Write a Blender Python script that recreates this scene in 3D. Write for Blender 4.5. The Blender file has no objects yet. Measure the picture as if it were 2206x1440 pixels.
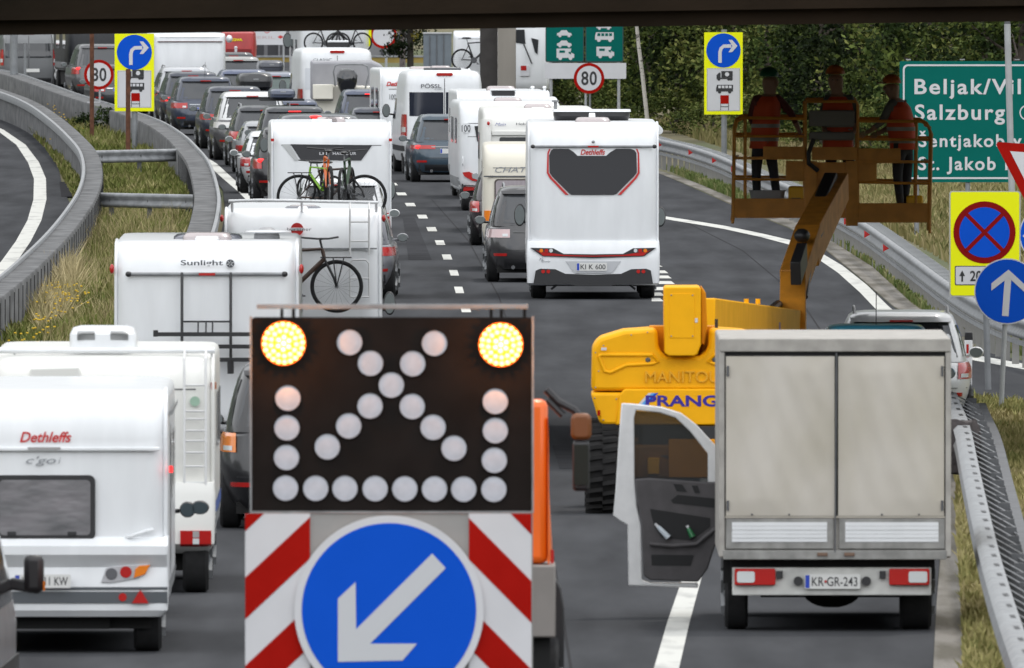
import bpy, math, random
from mathutils import Vector, Matrix
random.seed(7)
R = math.radians
sc = bpy.context.scene
COL = sc.collection
# ---------------------------------------------------------------- camera, sky, sun, exposure
F, CX, CY, HZ, CAMH = 50000.0, 1103.0, 720.0, -262.0, 7.2      # focal length and horizon in photo pixels, eye height in metres
cd = bpy.data.cameras.new('camera'); cam = bpy.data.objects.new('camera', cd); COL.objects.link(cam)
cd.sensor_width = 36.0; cd.lens = F / 2206.0 * 36.0
cd.clip_start = 1.0; cd.clip_end = 6000.0
PITCH = math.atan((CY - HZ) / F)
cam.location = (0, 0, CAMH); cam.rotation_euler = (math.pi / 2 - PITCH, 0, 0)
cd.dof.use_dof = True; cd.dof.focus_distance = 410.0; cd.dof.aperture_fstop = 20.0
sc.camera = cam
SUN_EL, SUN_AZ = R(62), R(28)
w = bpy.data.worlds.new('World'); sc.world = w; w.use_nodes = True
nt = w.node_tree; bg = nt.nodes['Background']
sky = nt.nodes.new('ShaderNodeTexSky'); sky.sky_type = 'NISHITA'; sky.sun_disc = False
sky.sun_elevation = SUN_EL; sky.sun_rotation = SUN_AZ; sky.dust_density = 3.0; sky.air_density = 1.0; sky.ozone_density = 1.0
cl = nt.nodes.new('ShaderNodeTexNoise'); cl.inputs['Scale'].default_value = 2.2; cl.inputs['Detail'].default_value = 6
cr = nt.nodes.new('ShaderNodeValToRGB'); cr.color_ramp.elements[0].position = .25; cr.color_ramp.elements[1].position = .48
mx = nt.nodes.new('ShaderNodeMix'); mx.data_type = 'RGBA'
tc = nt.nodes.new('ShaderNodeTexCoord')
nt.links.new(tc.outputs['Generated'], cl.inputs['Vector']); nt.links.new(cl.outputs['Fac'], cr.inputs['Fac'])
nt.links.new(cr.outputs['Color'], mx.inputs['Factor']); nt.links.new(sky.outputs['Color'], mx.inputs['A'])
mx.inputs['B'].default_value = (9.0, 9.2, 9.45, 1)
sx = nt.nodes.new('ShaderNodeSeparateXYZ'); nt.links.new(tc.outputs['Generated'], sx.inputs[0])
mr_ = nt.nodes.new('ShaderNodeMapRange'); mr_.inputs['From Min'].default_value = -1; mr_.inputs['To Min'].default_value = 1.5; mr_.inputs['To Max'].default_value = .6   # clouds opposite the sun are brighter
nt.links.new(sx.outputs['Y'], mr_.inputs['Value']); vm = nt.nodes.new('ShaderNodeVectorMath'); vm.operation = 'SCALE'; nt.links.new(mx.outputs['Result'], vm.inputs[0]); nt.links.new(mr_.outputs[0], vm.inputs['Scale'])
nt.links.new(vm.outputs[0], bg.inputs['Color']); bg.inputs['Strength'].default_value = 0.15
sd = bpy.data.lights.new('sun', 'SUN'); sun = bpy.data.objects.new('sun', sd); COL.objects.link(sun)
sd.energy = 1.1; sd.angle = R(5); sd.color = (1.0, .955, .88)
sv = Vector((math.sin(SUN_AZ) * math.cos(SUN_EL), math.cos(SUN_AZ) * math.cos(SUN_EL), math.sin(SUN_EL)))
sun.rotation_euler = sv.to_track_quat('Z', 'Y').to_euler(); sun.location = sv * 300
sc.view_settings.view_transform = 'Standard'; sc.view_settings.look = 'None'; sc.view_settings.gamma = 1
sc.view_settings.exposure = 0.2

# ---------------------------------------------------------------- helpers
def X(px, s): return (px - CX) / s
def Z(py, s): return CAMH - (py - HZ) / s
def ground(px, py, z=0.0):
    s = (py - HZ) / (CAMH - z); return Vector((X(px, s), F / s, z))
def srgb(r, g, b):
    f = lambda c: (c / 255 / 12.92) if c / 255 <= .04045 else ((c / 255 + .055) / 1.055) ** 2.4
    return (f(r), f(g), f(b))
MATS = {}
def mat(name, col, rough=.5, metal=0., var=0., scale=3., coat=0., bump=0., emit=0., alpha=1., col2=None, stretch=None, spec=.5, trans=0., detail=5, lo=.35, hi=.65, bscale=None):
    if name in MATS: return MATS[name]
    m = bpy.data.materials.new(name); m.use_nodes = True; t = m.node_tree; b = t.nodes['Principled BSDF']
    b.inputs['Base Color'].default_value = (*col, 1); b.inputs['Roughness'].default_value = rough
    b.inputs['Metallic'].default_value = metal; b.inputs['Coat Weight'].default_value = coat; b.inputs['Coat Roughness'].default_value = .08
    b.inputs['Specular IOR Level'].default_value = spec; b.inputs['Transmission Weight'].default_value = trans; b.inputs['Alpha'].default_value = alpha
    if emit: b.inputs['Emission Color'].default_value = (*col, 1); b.inputs['Emission Strength'].default_value = emit
    if var or col2 or bump:
        g = t.nodes.new('ShaderNodeTexCoord'); mp = t.nodes.new('ShaderNodeMapping'); t.links.new(g.outputs['Object'], mp.inputs['Vector'])
        if stretch: mp.inputs['Scale'].default_value = stretch
        n = t.nodes.new('ShaderNodeTexNoise'); n.inputs['Scale'].default_value = scale; n.inputs['Detail'].default_value = detail; t.links.new(mp.outputs[0], n.inputs['Vector'])
        if var or col2:
            r = t.nodes.new('ShaderNodeValToRGB'); e = r.color_ramp.elements
            e[0].position = lo; e[1].position = hi
            c2 = col2 or tuple(c * (1 - var) for c in col)
            e[0].color = (*c2, 1); e[1].color = (*col, 1)
            t.links.new(n.outputs['Fac'], r.inputs['Fac']); t.links.new(r.outputs['Color'], b.inputs['Base Color'])
            mr = t.nodes.new('ShaderNodeMapRange'); mr.inputs['To Min'].default_value = min(1, rough + .12); mr.inputs['To Max'].default_value = max(.02, rough - .05)
            t.links.new(n.outputs['Fac'], mr.inputs['Value']); t.links.new(mr.outputs[0], b.inputs['Roughness'])
        if bump:
            bp = t.nodes.new('ShaderNodeBump'); bp.inputs['Strength'].default_value = bump; bp.inputs['Distance'].default_value = .03
            n2 = t.nodes.new('ShaderNodeTexNoise'); n2.inputs['Scale'].default_value = bscale or scale * 2; t.links.new(mp.outputs[0], n2.inputs['Vector'])
            t.links.new(n2.outputs['Fac'], bp.inputs['Height']); t.links.new(bp.outputs[0], b.inputs['Normal'])
    MATS[name] = m; return m
WHITE = mat('white_gelcoat', (.77, .785, .8), .32, var=.09, scale=1.3, stretch=(2.5, 2.5, .6), coat=.25, bump=.012, bscale=1.5)
CREAM = mat('cream_gelcoat', (.72, .68, .58), .35, var=.07, scale=1.2, coat=.2, bump=.01, bscale=1.5)
OFFW = mat('warm_white_gelcoat', (.75, .745, .71), .35, var=.07, scale=1.2, coat=.2, bump=.012, bscale=1.5)
BLACK = mat('black_plastic', (.018, .018, .02), .45)
TYRE = mat('tyre_rubber', (.012, .012, .013), .85, var=.4, scale=9)
UNDER = mat('underbody', (.008, .008, .008), .9)
GLASS = mat('tinted_glass', (.02, .022, .026), .06, spec=.6, coat=.3)
GLASSG = mat('grey_glass', (.05, .053, .058), .1, spec=.6)
MIRR = mat('mirror_glass', (.17, .19, .19), .35, metal=.1)
CHROME = mat('chrome', (.6, .6, .6), .15, metal=1)
STEEL = mat('galvanised_steel', (.29, .3, .31), .6, metal=.2, var=.3, scale=5)
STEELD = mat('dull_steel', (.12, .123, .13), .6, metal=.3, var=.3, scale=4)
REDL = mat('red_lens', (.42, .012, .01), .2, coat=.4)
REDLIT = mat('lit_brake_lamp', (1, .03, .03), .3, emit=1.3)
AMBER = mat('amber_lens', (.75, .2, .01), .2, coat=.4)
CLEAR = mat('clear_lens', (.6, .62, .62), .15, coat=.4)
SKYL = mat('smoked_skylight', (.42, .37, .37), .25, coat=.2)
SKYD = mat('dark_skylight', (.14, .145, .17), .15, coat=.3)
SIGNW = mat('sign_white', (.6, .6, .62), .7, spec=.2, var=.06, scale=2)
SIGNK = mat('sign_black', (.02, .02, .022), .5)
SIGNR = mat('sign_red', srgb(158, 14, 4), .75, spec=.12, var=.08, scale=4)
SIGNB = mat('sign_blue', srgb(8, 80, 196), .75, spec=.12, var=.04, scale=2)
SIGNY = mat('sign_yellow', (.83, .85, .004), .7, spec=.2)
SIGNG = mat('sign_green', srgb(0, 96, 88), .75, spec=.12, var=.06, scale=1.5)
LOGOR = mat('red_print', srgb(190, 40, 40), .5)
LOGOK = mat('dark_print', (.045, .05, .06), .5)
LOGOG = mat('grey_print', (.25, .26, .28), .5)
PANELK = mat('anthracite_panel', (.03, .03, .034), .4)
def tag(o, label=None, cat=None, group=None, kind=None):
    if label: o['label'] = label
    if cat: o['category'] = cat
    if group: o['group'] = group
    if kind: o['kind'] = kind
    return o
def empty(name, loc, label, cat, group=None, yaw=0.):
    o = bpy.data.objects.new(name, None); COL.objects.link(o); o.location = loc; o.rotation_euler = (0, 0, yaw); o.empty_display_size = .3
    return tag(o, label, cat, group)
class MB:
    def __init__(s): s.v = []; s.f = []
    def add(s, vs, fs):
        n = len(s.v); s.v += [tuple(p) for p in vs]; s.f += [tuple(i + n for i in f) for f in fs]; return s
    def box(s, x0, x1, y0, y1, z0, z1):
        return s.add([(x0, y0, z0), (x1, y0, z0), (x1, y1, z0), (x0, y1, z0), (x0, y0, z1), (x1, y0, z1), (x1, y1, z1), (x0, y1, z1)],
                     [(0, 3, 2, 1), (4, 5, 6, 7), (0, 1, 5, 4), (1, 2, 6, 5), (2, 3, 7, 6), (3, 0, 4, 7)])
    def rings(s, rs, caps=True):
        n = len(rs[0]); vs = [p for r in rs for p in r]; fs = []
        for k in range(len(rs) - 1):
            for i in range(n):
                j = (i + 1) % n; fs.append((k * n + i, k * n + j, (k + 1) * n + j, (k + 1) * n + i))
        if caps: fs.append(tuple(range(n - 1, -1, -1))); fs.append(tuple((len(rs) - 1) * n + i for i in range(n)))
        return s.add(vs, fs)
    def tube(s, pts, r, n=8, r2=None):
        pts = [Vector(p) for p in pts]; rs = []; m = len(pts)
        for k, p in enumerate(pts):
            d = (pts[min(k + 1, m - 1)] - pts[max(k - 1, 0)]).normalized()
            a = d.orthogonal().normalized() if k == 0 else (a - d * a.dot(d)).normalized()
            b = d.cross(a); rr = r if r2 is None else r + (r2 - r) * k / (m - 1)
            rs.append([p + (a * math.cos(t) + b * math.sin(t)) * rr for t in (2 * math.pi * i / n for i in range(n))])
        return s.rings(rs)
    def beam(s, p0, p1, w0, h0, w1=None, h1=None):           # box section from p0 to p1
        p0, p1 = Vector(p0), Vector(p1); d = (p1 - p0).normalized(); w1 = w1 or w0; h1 = h1 or h0
        up = Vector((0, 0, 1)) if abs(d.z) < .9 else Vector((0, 1, 0))
        a = d.cross(up).normalized(); b = a.cross(d)
        return s.rings([[p + a * sx * ww / 2 + b * sz * hh / 2 for sx, sz in ((-1, -1), (1, -1), (1, 1), (-1, 1))] for p, ww, hh in ((p0, w0, h0), (p1, w1, h1))])
    def prism(s, pts, y0, y1):                                # outline in x,z extruded along y (y0 is the near face)
        a = sum(pts[i][0] * pts[(i + 1) % len(pts)][1] - pts[(i + 1) % len(pts)][0] * pts[i][1] for i in range(len(pts)))
        if a < 0: pts = pts[::-1]
        n = len(pts)
        return s.add([(x, y0, z) for x, z in pts] + [(x, y1, z) for x, z in pts],
                     [tuple(range(n)), tuple(range(2 * n - 1, n - 1, -1))] + [(i, i + n, (i + 1) % n + n, (i + 1) % n) for i in range(n)])
    def disc(s, x, z, r, y0, y1, n=48, rz=None):
        return s.prism([(x + r * math.cos(2 * math.pi * i / n), z + (rz or r) * math.sin(2 * math.pi * i / n)) for i in range(n)], y0, y1)
    def ringxz(s, x, z, r0, r1, y0, y1, n=64):
        rs = []
        for i in range(n):
            c, q = math.cos(2 * math.pi * i / n), math.sin(2 * math.pi * i / n)
            rs.append([(x + r0 * c, y0, z + r0 * q), (x + r1 * c, y0, z + r1 * q), (x + r1 * c, y1, z + r1 * q), (x + r0 * c, y1, z + r0 * q)])
        rs.append(rs[0]); return s.rings(rs, False)
    def ell(s, c, r, n=20, m=12):
        c = Vector(c); rs = []
        for k in range(1, m):
            t = math.pi * k / m
            rs.append([(c.x + r[0] * math.sin(t) * math.cos(2 * math.pi * i / n), c.y + r[1] * math.sin(t) * math.sin(2 * math.pi * i / n), c.z - r[2] * math.cos(t)) for i in range(n)])
        return s.rings(rs)
    def cylx(s, x0, x1, y, z, r, n=32, bev=.02):              # wheel-like cylinder along x
        rs = []
        for x, q in ((x0, r - bev), (x0 + bev, r), (x1 - bev, r), (x1, r - bev)):
            rs.append([(x, y + q * math.cos(2 * math.pi * i / n), z + q * math.sin(2 * math.pi * i / n)) for i in range(n)])
        return s.rings(rs)
    def build(s, name, m, parent=None, smooth=True, bevel=0., angle=35):
        me = bpy.data.meshes.new(name); me.from_pydata(s.v, [], s.f); me.materials.append(m); me.update()
        if smooth:
            me.polygons.foreach_set('use_smooth', [True] * len(me.polygons)); me.set_sharp_from_angle(angle=R(angle))
        o = bpy.data.objects.new(name, me); COL.objects.link(o)
        if parent: o.parent = parent
        if bevel:
            b = o.modifiers.new('bevel', 'BEVEL'); b.width = bevel; b.segments = 2; b.limit_method = 'ANGLE'
        return o
def rrect(x0, x1, z0, z1, r, n=5):
    out = []
    for cx, cz, a in ((x1 - r, z1 - r, 0), (x0 + r, z1 - r, 90), (x0 + r, z0 + r, 180), (x1 - r, z0 + r, 270)):
        for i in range(n + 1):
            t = R(a + 90 * i / n); out.append((cx + r * math.cos(t), cz + r * math.sin(t)))
    return out
class Shell:                                                   # stacked rounded-rectangle rings (z, y0, y1, half width, exponent)
    def __init__(s, rs): s.r = rs
    def at(s, z):
        r = s.r
        if z <= r[0][0]: return r[0]
        for a, b in zip(r, r[1:]):
            if z <= b[0]:
                t = (z - a[0]) / max(1e-6, b[0] - a[0]); return tuple(p + (q - p) * t for p, q in zip(a, b))
        return r[-1]
    def mesh(s, mb, n=64):
        out = []
        for z, y0, y1, hw, ex in s.r:
            yc, hl = (y0 + y1) / 2, (y1 - y0) / 2; ring = []
            for i in range(n):
                t = 2 * math.pi * (i + .5) / n; c, q = math.cos(t), math.sin(t)
                ring.append((hw * math.copysign(abs(c) ** (2 / ex), c), yc + hl * math.copysign(abs(q) ** (2 / ex), q), z))
            out.append(ring)
        return mb.rings(out)
    def ry(s, x, z):
        _, y0, y1, hw, ex = s.at(z); yc, hl = (y0 + y1) / 2, (y1 - y0) / 2
        return yc - hl * max(0, 1 - min(.995, abs(x / hw)) ** ex) ** (1 / ex)
    def sx(s, y, z):
        _, y0, y1, hw, ex = s.at(z); yc, hl = (y0 + y1) / 2, (y1 - y0) / 2
        return hw * max(0, 1 - min(.995, abs((y - yc) / hl)) ** ex) ** (1 / ex)
    def rear(s, name, m, parent, x0, x1, z0, z1, off=.01, xt0=None, xt1=None, nx=12, nz=6, mb=None):
        xt0 = x0 if xt0 is None else xt0; xt1 = x1 if xt1 is None else xt1
        own = mb is None; mb = mb or MB(); vs = []; fs = []
        for k in range(nz + 1):
            z = z0 + (z1 - z0) * k / nz; a = x0 + (xt0 - x0) * k / nz; b = x1 + (xt1 - x1) * k / nz; hw = s.at(z)[3]
            for i in range(nx + 1):
                x = max(-hw * .995, min(hw * .995, a + (b - a) * i / nx)); e = 1 + off / hw * (abs(x) / hw) ** 6
                vs.append((x * e, s.ry(x, z) - off, z))
        for i in range(len(vs)): pass
        N = len(vs); vs += [(x, y + off * 2.5, z) for x, y, z in vs]; W = nx + 1
        for k in range(nz):
            for i in range(nx): fs.append((k * W + i, k * W + i + 1, (k + 1) * W + i + 1, (k + 1) * W + i))
        edge = [i for i in range(W)] + [k * W + nx for k in range(1, nz + 1)] + [nz * W + i for i in range(nx - 1, -1, -1)] + [k * W for k in range(nz - 1, 0, -1)]
        for i in range(len(edge)):
            a, b = edge[i], edge[(i + 1) % len(edge)]; fs.append((b, a, a + N, b + N))
        mb.add(vs, fs)
        return mb.build(name, m, parent) if own else mb
    def side(s, name, m, parent, sgn, y0, y1, z0, z1, off=.01, yt0=None, yt1=None, ny=8, nz=4, mb=None):
        yt0 = y0 if yt0 is None else yt0; yt1 = y1 if yt1 is None else yt1
        own = mb is None; mb = mb or MB(); vs = []; fs = []; W = ny + 1
        for k in range(nz + 1):
            z = z0 + (z1 - z0) * k / nz; a = y0 + (yt0 - y0) * k / nz; b = y1 + (yt1 - y1) * k / nz
            for i in range(ny + 1):
                y = a + (b - a) * i / ny; vs.append((sgn * (s.sx(y, z) + off), y, z))
        for k in range(nz):
            for i in range(ny):
                f = (k * W + i, k * W + i + 1, (k + 1) * W + i + 1, (k + 1) * W + i); fs.append(f if sgn > 0 else f[::-1])
        mb.add(vs, fs)
        return mb.build(name, m, parent) if own else mb
def text(parent, body, x, z, h, m, y, w=None, shear=0., name='lettering', label=None, bold=0., rot=0., sp=1., ex=0.):
    cu = bpy.data.curves.new(name, 'FONT'); cu.body = body; cu.size = 1; cu.extrude = ex; cu.offset = bold; cu.resolution_u = 4; cu.shear = shear; cu.space_character = sp
    t = bpy.data.objects.new('tmp', cu); COL.objects.link(t)
    dg = bpy.context.evaluated_depsgraph_get(); me = bpy.data.meshes.new_from_object(t.evaluated_get(dg))
    COL.objects.unlink(t); bpy.data.objects.remove(t)
    xs = [v.co.x for v in me.vertices]; ys = [v.co.y for v in me.vertices]
    x0, x1, y0, y1 = min(xs), max(xs), min(ys), max(ys); k = h / (y1 - y0); kx = k if w is None else w / (x1 - x0)
    for v in me.vertices:
        a, b = (v.co.x - (x0 + x1) / 2) * kx, (v.co.y - (y0 + y1) / 2) * k
        v.co = (x + a * math.cos(rot) - b * math.sin(rot), y - v.co.z, z + a * math.sin(rot) + b * math.cos(rot))
    me.materials.clear(); me.materials.append(m); me.name = name
    o = bpy.data.objects.new(name, me); COL.objects.link(o); o.parent = parent
    if label: o['label'] = label
    return o
def heading(d): return .004 if d < 400 else min(.075, .012 + .00022 * (d - 400))
# ---------------------------------------------------------------- vehicle builders
def wheel(parent, x, y, r, w, side, rim=True):
    o = MB().cylx(x - w / 2, x + w / 2, y, r, r, 36, .03).build('wheel', TYRE, parent)
    if rim:
        xo = x + side * w / 2
        b = MB(); n = 5
        b.cylx(min(xo, xo + side * .012), max(xo, xo + side * .012), y, r, r * .2, 16, .003)
        for k in range(n):
            t = 2 * math.pi * k / n; b.beam((xo + side * .006, y, r), (xo + side * .006, y + math.cos(t) * r * .62, r + math.sin(t) * r * .62), .06, .012)
        b.rings([[(xo + side * .01, y + q * math.cos(2 * math.pi * i / 24), r + q * math.sin(2 * math.pi * i / 24)) for i in range(24)] for q in (r * .6, r * .68)], False)
        b.build('rim', STEEL, o, smooth=False)
    return o
def mirror(parent, x, y, z, w, h, m, arm_to, glass=MIRR):
    o = MB().ell((x, y + .06, z), (w / 2, .09, h / 2), 20, 12); o.tube([arm_to, (x + (arm_to[0] - x) * .4, y + .08, z - h * .25)], .022, 6)
    o = o.build('mirror', m, parent)
    MB().disc(x, z, w / 2 * .86, y - .055, y - .03, 24, h / 2 * .84).build('mirror_glass', glass, o)
    return o
def plate(parent, x, z, y, string=None, w=.52, h=.115, blue=True):
    o = MB().prism(rrect(x - w / 2, x + w / 2, z - h / 2, z + h / 2, .01), y - .012, y).build('number_plate', mat('plate_white', (.62, .62, .6), .45), parent, smooth=False)
    if blue: MB().box(x - w / 2 + .006, x - w / 2 + .045, y - .015, y - .012, z - h / 2 + .008, z + h / 2 - .008).build('plate_band', mat('plate_blue', srgb(20, 60, 170), .5), o, False)
    if string: text(o, string, x + .02, z, h * .62, SIGNK, y - .016, w * .82, name='plate_characters', bold=.004)
    return o
PAINTS = {}
def paint(name, col, rough=.28):
    return mat(name, col, rough, metal=.15, var=.06, scale=2, coat=.6)
CARG = 'cars standing in the traffic jam'
def car(label, px, s, W=1.85, H=1.62, L=4.5, col='anthracite', rgb=(.045, .047, .052), name='car', cat='car', yaw=None, lit=0, hatch=.42, rails=False,
        lamp='wide', plt=None, tex=None, glass=GLASSG, box=None, brake3=0, group=CARG, roofm=None, front=True, mirr=True, antenna=False, rim=True, slant=1., lampm=None, strip=None, skirt=True):
    d = F / s; root = empty(name, (X(px, s), d, 0), label, cat, group, heading(d) if yaw is None else yaw)
    P = paint('paint_' + col, rgb); hw = W / 2; zs = H * .6; k = hatch
    S = Shell([(.24, .12, L - .15, hw * .88, 5), (.36, .02, L - .03, hw * .95, 5), (.5, -.01, L, hw * .985, 5.5), (.66, .01, L, hw, 6), (.8, .05, L - .02, hw, 6), (zs - .06, .09, L - .15, hw * .975, 6), (zs, .12, L - .35, hw * .93, 5), (zs + .015, .15, L - .45, hw * .88, 5)])
    C = Shell([(zs - .02, .13, L * .80, hw * .93, 6), (zs + .08, .15, L * .76, hw * .915, 6), (zs + (H - zs) * .5, .15 + k * .35, L * .68, hw * .85, 6), (H - .13, .15 + k * .72, L * .6, hw * .775, 6), (H - .055, .15 + k * .78, L * .57, hw * .735, 5), (H - .015, .2 + k * .85, L * .54, hw * .68, 4.5), (H, .3 + k, L * .5, hw * .55, 4)])
    mb = MB(); S.mesh(mb); mb.build('body', P, root); mb = MB(); C.mesh(mb); mb.build('cabin', roofm or P, root)
    zr0, zr1 = zs + .04, H - .13
    C.rear('rear_window', glass, root, -hw * .80, hw * .80, zr0, zr1, .008, -hw * .66, hw * .66)
    for sg in (-1, 1):
        C.side('side_window', glass, root, sg, .45, L * .72, zs + .05, H - .17, .006, .45 + k * .5, L * .60)
    # lamps
    LM = REDLIT if lit else (lampm or REDL)
    for sg in (-1, 1):
        if lamp == 'wide': a, b, z0, z1 = .56, .99, zs - .22, zs - .07
        elif lamp == 'tall': a, b, z0, z1 = .80, .99, zs - .24, zs + .12
        elif lamp == 'square': a, b, z0, z1 = .76, .985, .62, .9
        else: a, b, z0, z1 = .40, .99, zs - .17, zs - .08
        SS = S
        o = SS.rear('tail_lamp', REDL if lit else LM, root, min(sg * a, sg * b) * hw, max(sg * a, sg * b) * hw, z0, min(z1, zs - .03), .012)
        if lit: MB().ell((sg * hw * .82, S.ry(sg * hw * .82, (z0 + z1) / 2) - .02, (z0 + z1) / 2), (.085, .02, .05), 14, 8).build('brake_light', REDLIT, o)
        else: S.rear('reversing_lens', CLEAR, o, min(sg * (a + .04), sg * (a + .14)) * hw, max(sg * (a + .04), sg * (a + .14)) * hw, z0 + .02, z0 + .07, .018, nx=3, nz=2)
        S.rear('reflector', REDL, root, min(sg * .62, sg * .86) * hw, max(sg * .62, sg * .86) * hw, .47, .52, .01, nx=4, nz=1)
    S.rear('lower_bumper', BLACK, root, -hw * .97, hw * .97, .27, .42, .01)
    if skirt: S.rear('tailgate_trim', strip or CHROME, root, -hw * .5, hw * .5, zs - .13, zs - .105, .014, nx=8, nz=1)
    mbx = MB(); S.rear('', None, None, -hw * .93, hw * .93, .575, .583, .012, mb=mbx, nz=1); mbx.build('bumper_gap', BLACK, root)
    plate(root, 0, .74, S.ry(0, .74) - .006, plt)
    if tex: text(root, tex, 0, zs - .04, .05, CHROME, .05)
    C.rear('spoiler', roofm or P, root, -hw * .68, hw * .68, H - .125, H - .07, .07, nz=3)
    MB().box(-.15, .15, .15 + k * .72 - .085, .15 + k * .72 - .05, H - .125, H - .1).build('high_brake_light', REDLIT if brake3 else REDL, root, False)
    if brake3 == 2: pass
    for y in (.9, L - .95):
        for sg in (-1, 1): wheel(root, sg * (hw - .125), y, .345, .23, sg, rim)
    MB().box(-hw * .8, hw * .8, .3, L - .3, .17, .3).build('underbody', UNDER, root, False)
    MB().tube([(-hw * .5, .02, .27), (-hw * .5, .4, .27)], .035, 10).build('exhaust', STEELD, root)
    if mirr:
        for sg in (-1, 1): mirror(root, sg * (hw + .08), L * .66, zs + .05, .2, .15, P, (sg * (hw - .08), L * .68, zs + .01))
    if rails:
        for sg in (-1, 1):
            MB().tube([(sg * hw * .66, .5 + k, H - .03), (sg * hw * .66, .6 + k, H + .04), (sg * hw * .66, L * .5, H + .045), (sg * hw * .66, L * .55, H - .02)], .018, 8).build('roof_rail', STEEL, root)
    if antenna: MB().tube([(0, .5 + k, H - .01), (0, .32 + k, H + .4)], .006, 5).build('antenna', BLACK, root)
    return root, S, C
def roofbox(label, px, s, H, zc, w=.82, h=.36, col=(.03, .032, .04), d=None, group='roof boxes on cars in the jam'):
    d = d or F / s
    root = empty('roof_box', (X(px, s), d, zc), label, 'roof box', group, heading(d)); hw = w / 2
    S = Shell([(-h / 2, .12, 1.7, hw * .8, 4), (-h * .36, .03, 1.85, hw * .96, 5), (-.02, 0, 1.9, hw, 5), (0, 0, 1.9, hw, 5), (h * .3, .03, 1.8, hw * .95, 5), (h * .46, .1, 1.6, hw * .85, 4), (h / 2, .22, 1.4, hw * .66, 4)])
    mb = MB(); S.mesh(mb, 48); mb.build('shell', mat('roofbox_%d' % int(col[2] * 1000), col, .3, coat=.4, var=.1), root)
    S.rear('seam', BLACK, root, -hw * .97, hw * .97, -.03, -.015, .006, nz=1)
    S.rear('badge', STEEL, root, -.07, .07, .04, .07, .006, nx=3, nz=1)
    for y in (.35, 1.3): MB().box(-.55, .55, y, y + .05, -h / 2 - .06, -h / 2 - .005).build('crossbar', BLACK, root, False)
    return root
def camper(label, px, s, W=2.3, H=2.8, L=6.8, m=WHITE, name='motorhome', cat='motorhome', zb=.42, yaw=None, group='white campers and caravans in the jam', axle=None, curve=.5, ex=16, wheels=True, trim=True, wx=.0, seam=True):
    d = F / s; root = empty(name, (X(px, s), d, 0), label, cat, group, heading(d) if yaw is None else yaw); hw = W / 2; c = curve
    S = Shell([(zb, .12, L - .1, hw * .93, 10), (zb + .05, .06, L, hw * .97, 12), (zb + .25, .02, L, hw, ex), (H - c, 0, L, hw, ex), (H - c * .72, .015, L, hw * .999, ex), (H - c * .45, .07, L, hw * .998, ex),
               (H - c * .22, .17, L - .05, hw * .995, ex), (H - c * .08, .28, L - .1, hw * .985, ex), (H - c * .01, .42, L - .2, hw * .955, 12), (H, .55, L - .3, hw * .9, 10)])
    mb = MB(); S.mesh(mb, 96); mb.build('body', m, root, angle=50)
    if trim:
        for sg in (-1, 1):
            tr = MB(); y = .03
            pts = [(sg * (hw - .03), S.ry(hw * .96, z) - .012, z) for z in [zb + .2, 1.2, H - c, H - c * .72, H - c * .45, H - c * .22, H - c * .08, H - c * .01]]
            tr.tube(pts, .022, 8); tr.build('corner_trim', m, root)
    if seam: S.rear('panel_seam', STEELD, root, -hw * .985, hw * .985, H - c - .012, H - c, .005, nz=1)
    MB().box(-hw * .85, hw * .85, .3, L - .5, .22, zb + .05).build('underbody', UNDER, root, False)
    axle = axle or [1.3, L - 1.0]
    if wheels:
        for y in axle:
            for sg in (-1, 1): wheel(root, sg * (hw - .2 - wx), y, .35, .26, sg, s > 90)
    for sg in (-1, 1):
        S.side('side_window', GLASS, root, sg, L * .2, L * .36, 1.45, 2.0, .012)
        S.side('side_window', GLASS, root, sg, L * .55, L * .75, 1.45, 2.0, .012)
        S.side('side_skirt', STEEL, root, sg, .3, L - .5, zb + .02, zb + .3, .012, nz=2)
    X0 = X(px, s)
    q = lambda a, b: ((a - px) / s, Z(b, s))
    return root, S, q
def skylight(parent, x, y, z, w=.7, l=.5, h=.1, m=SKYL):
    S = Shell([(z, y, y + l, w / 2, 6), (z + h * .5, y + .01, y + l - .01, w / 2 * .99, 6), (z + h * .9, y + .05, y + l - .05, w / 2 * .9, 5), (z + h, y + .1, y + l - .1, w / 2 * .78, 4)])
    mb = MB(); S.mesh(mb, 32); return mb.build('skylight', m, parent)
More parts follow.
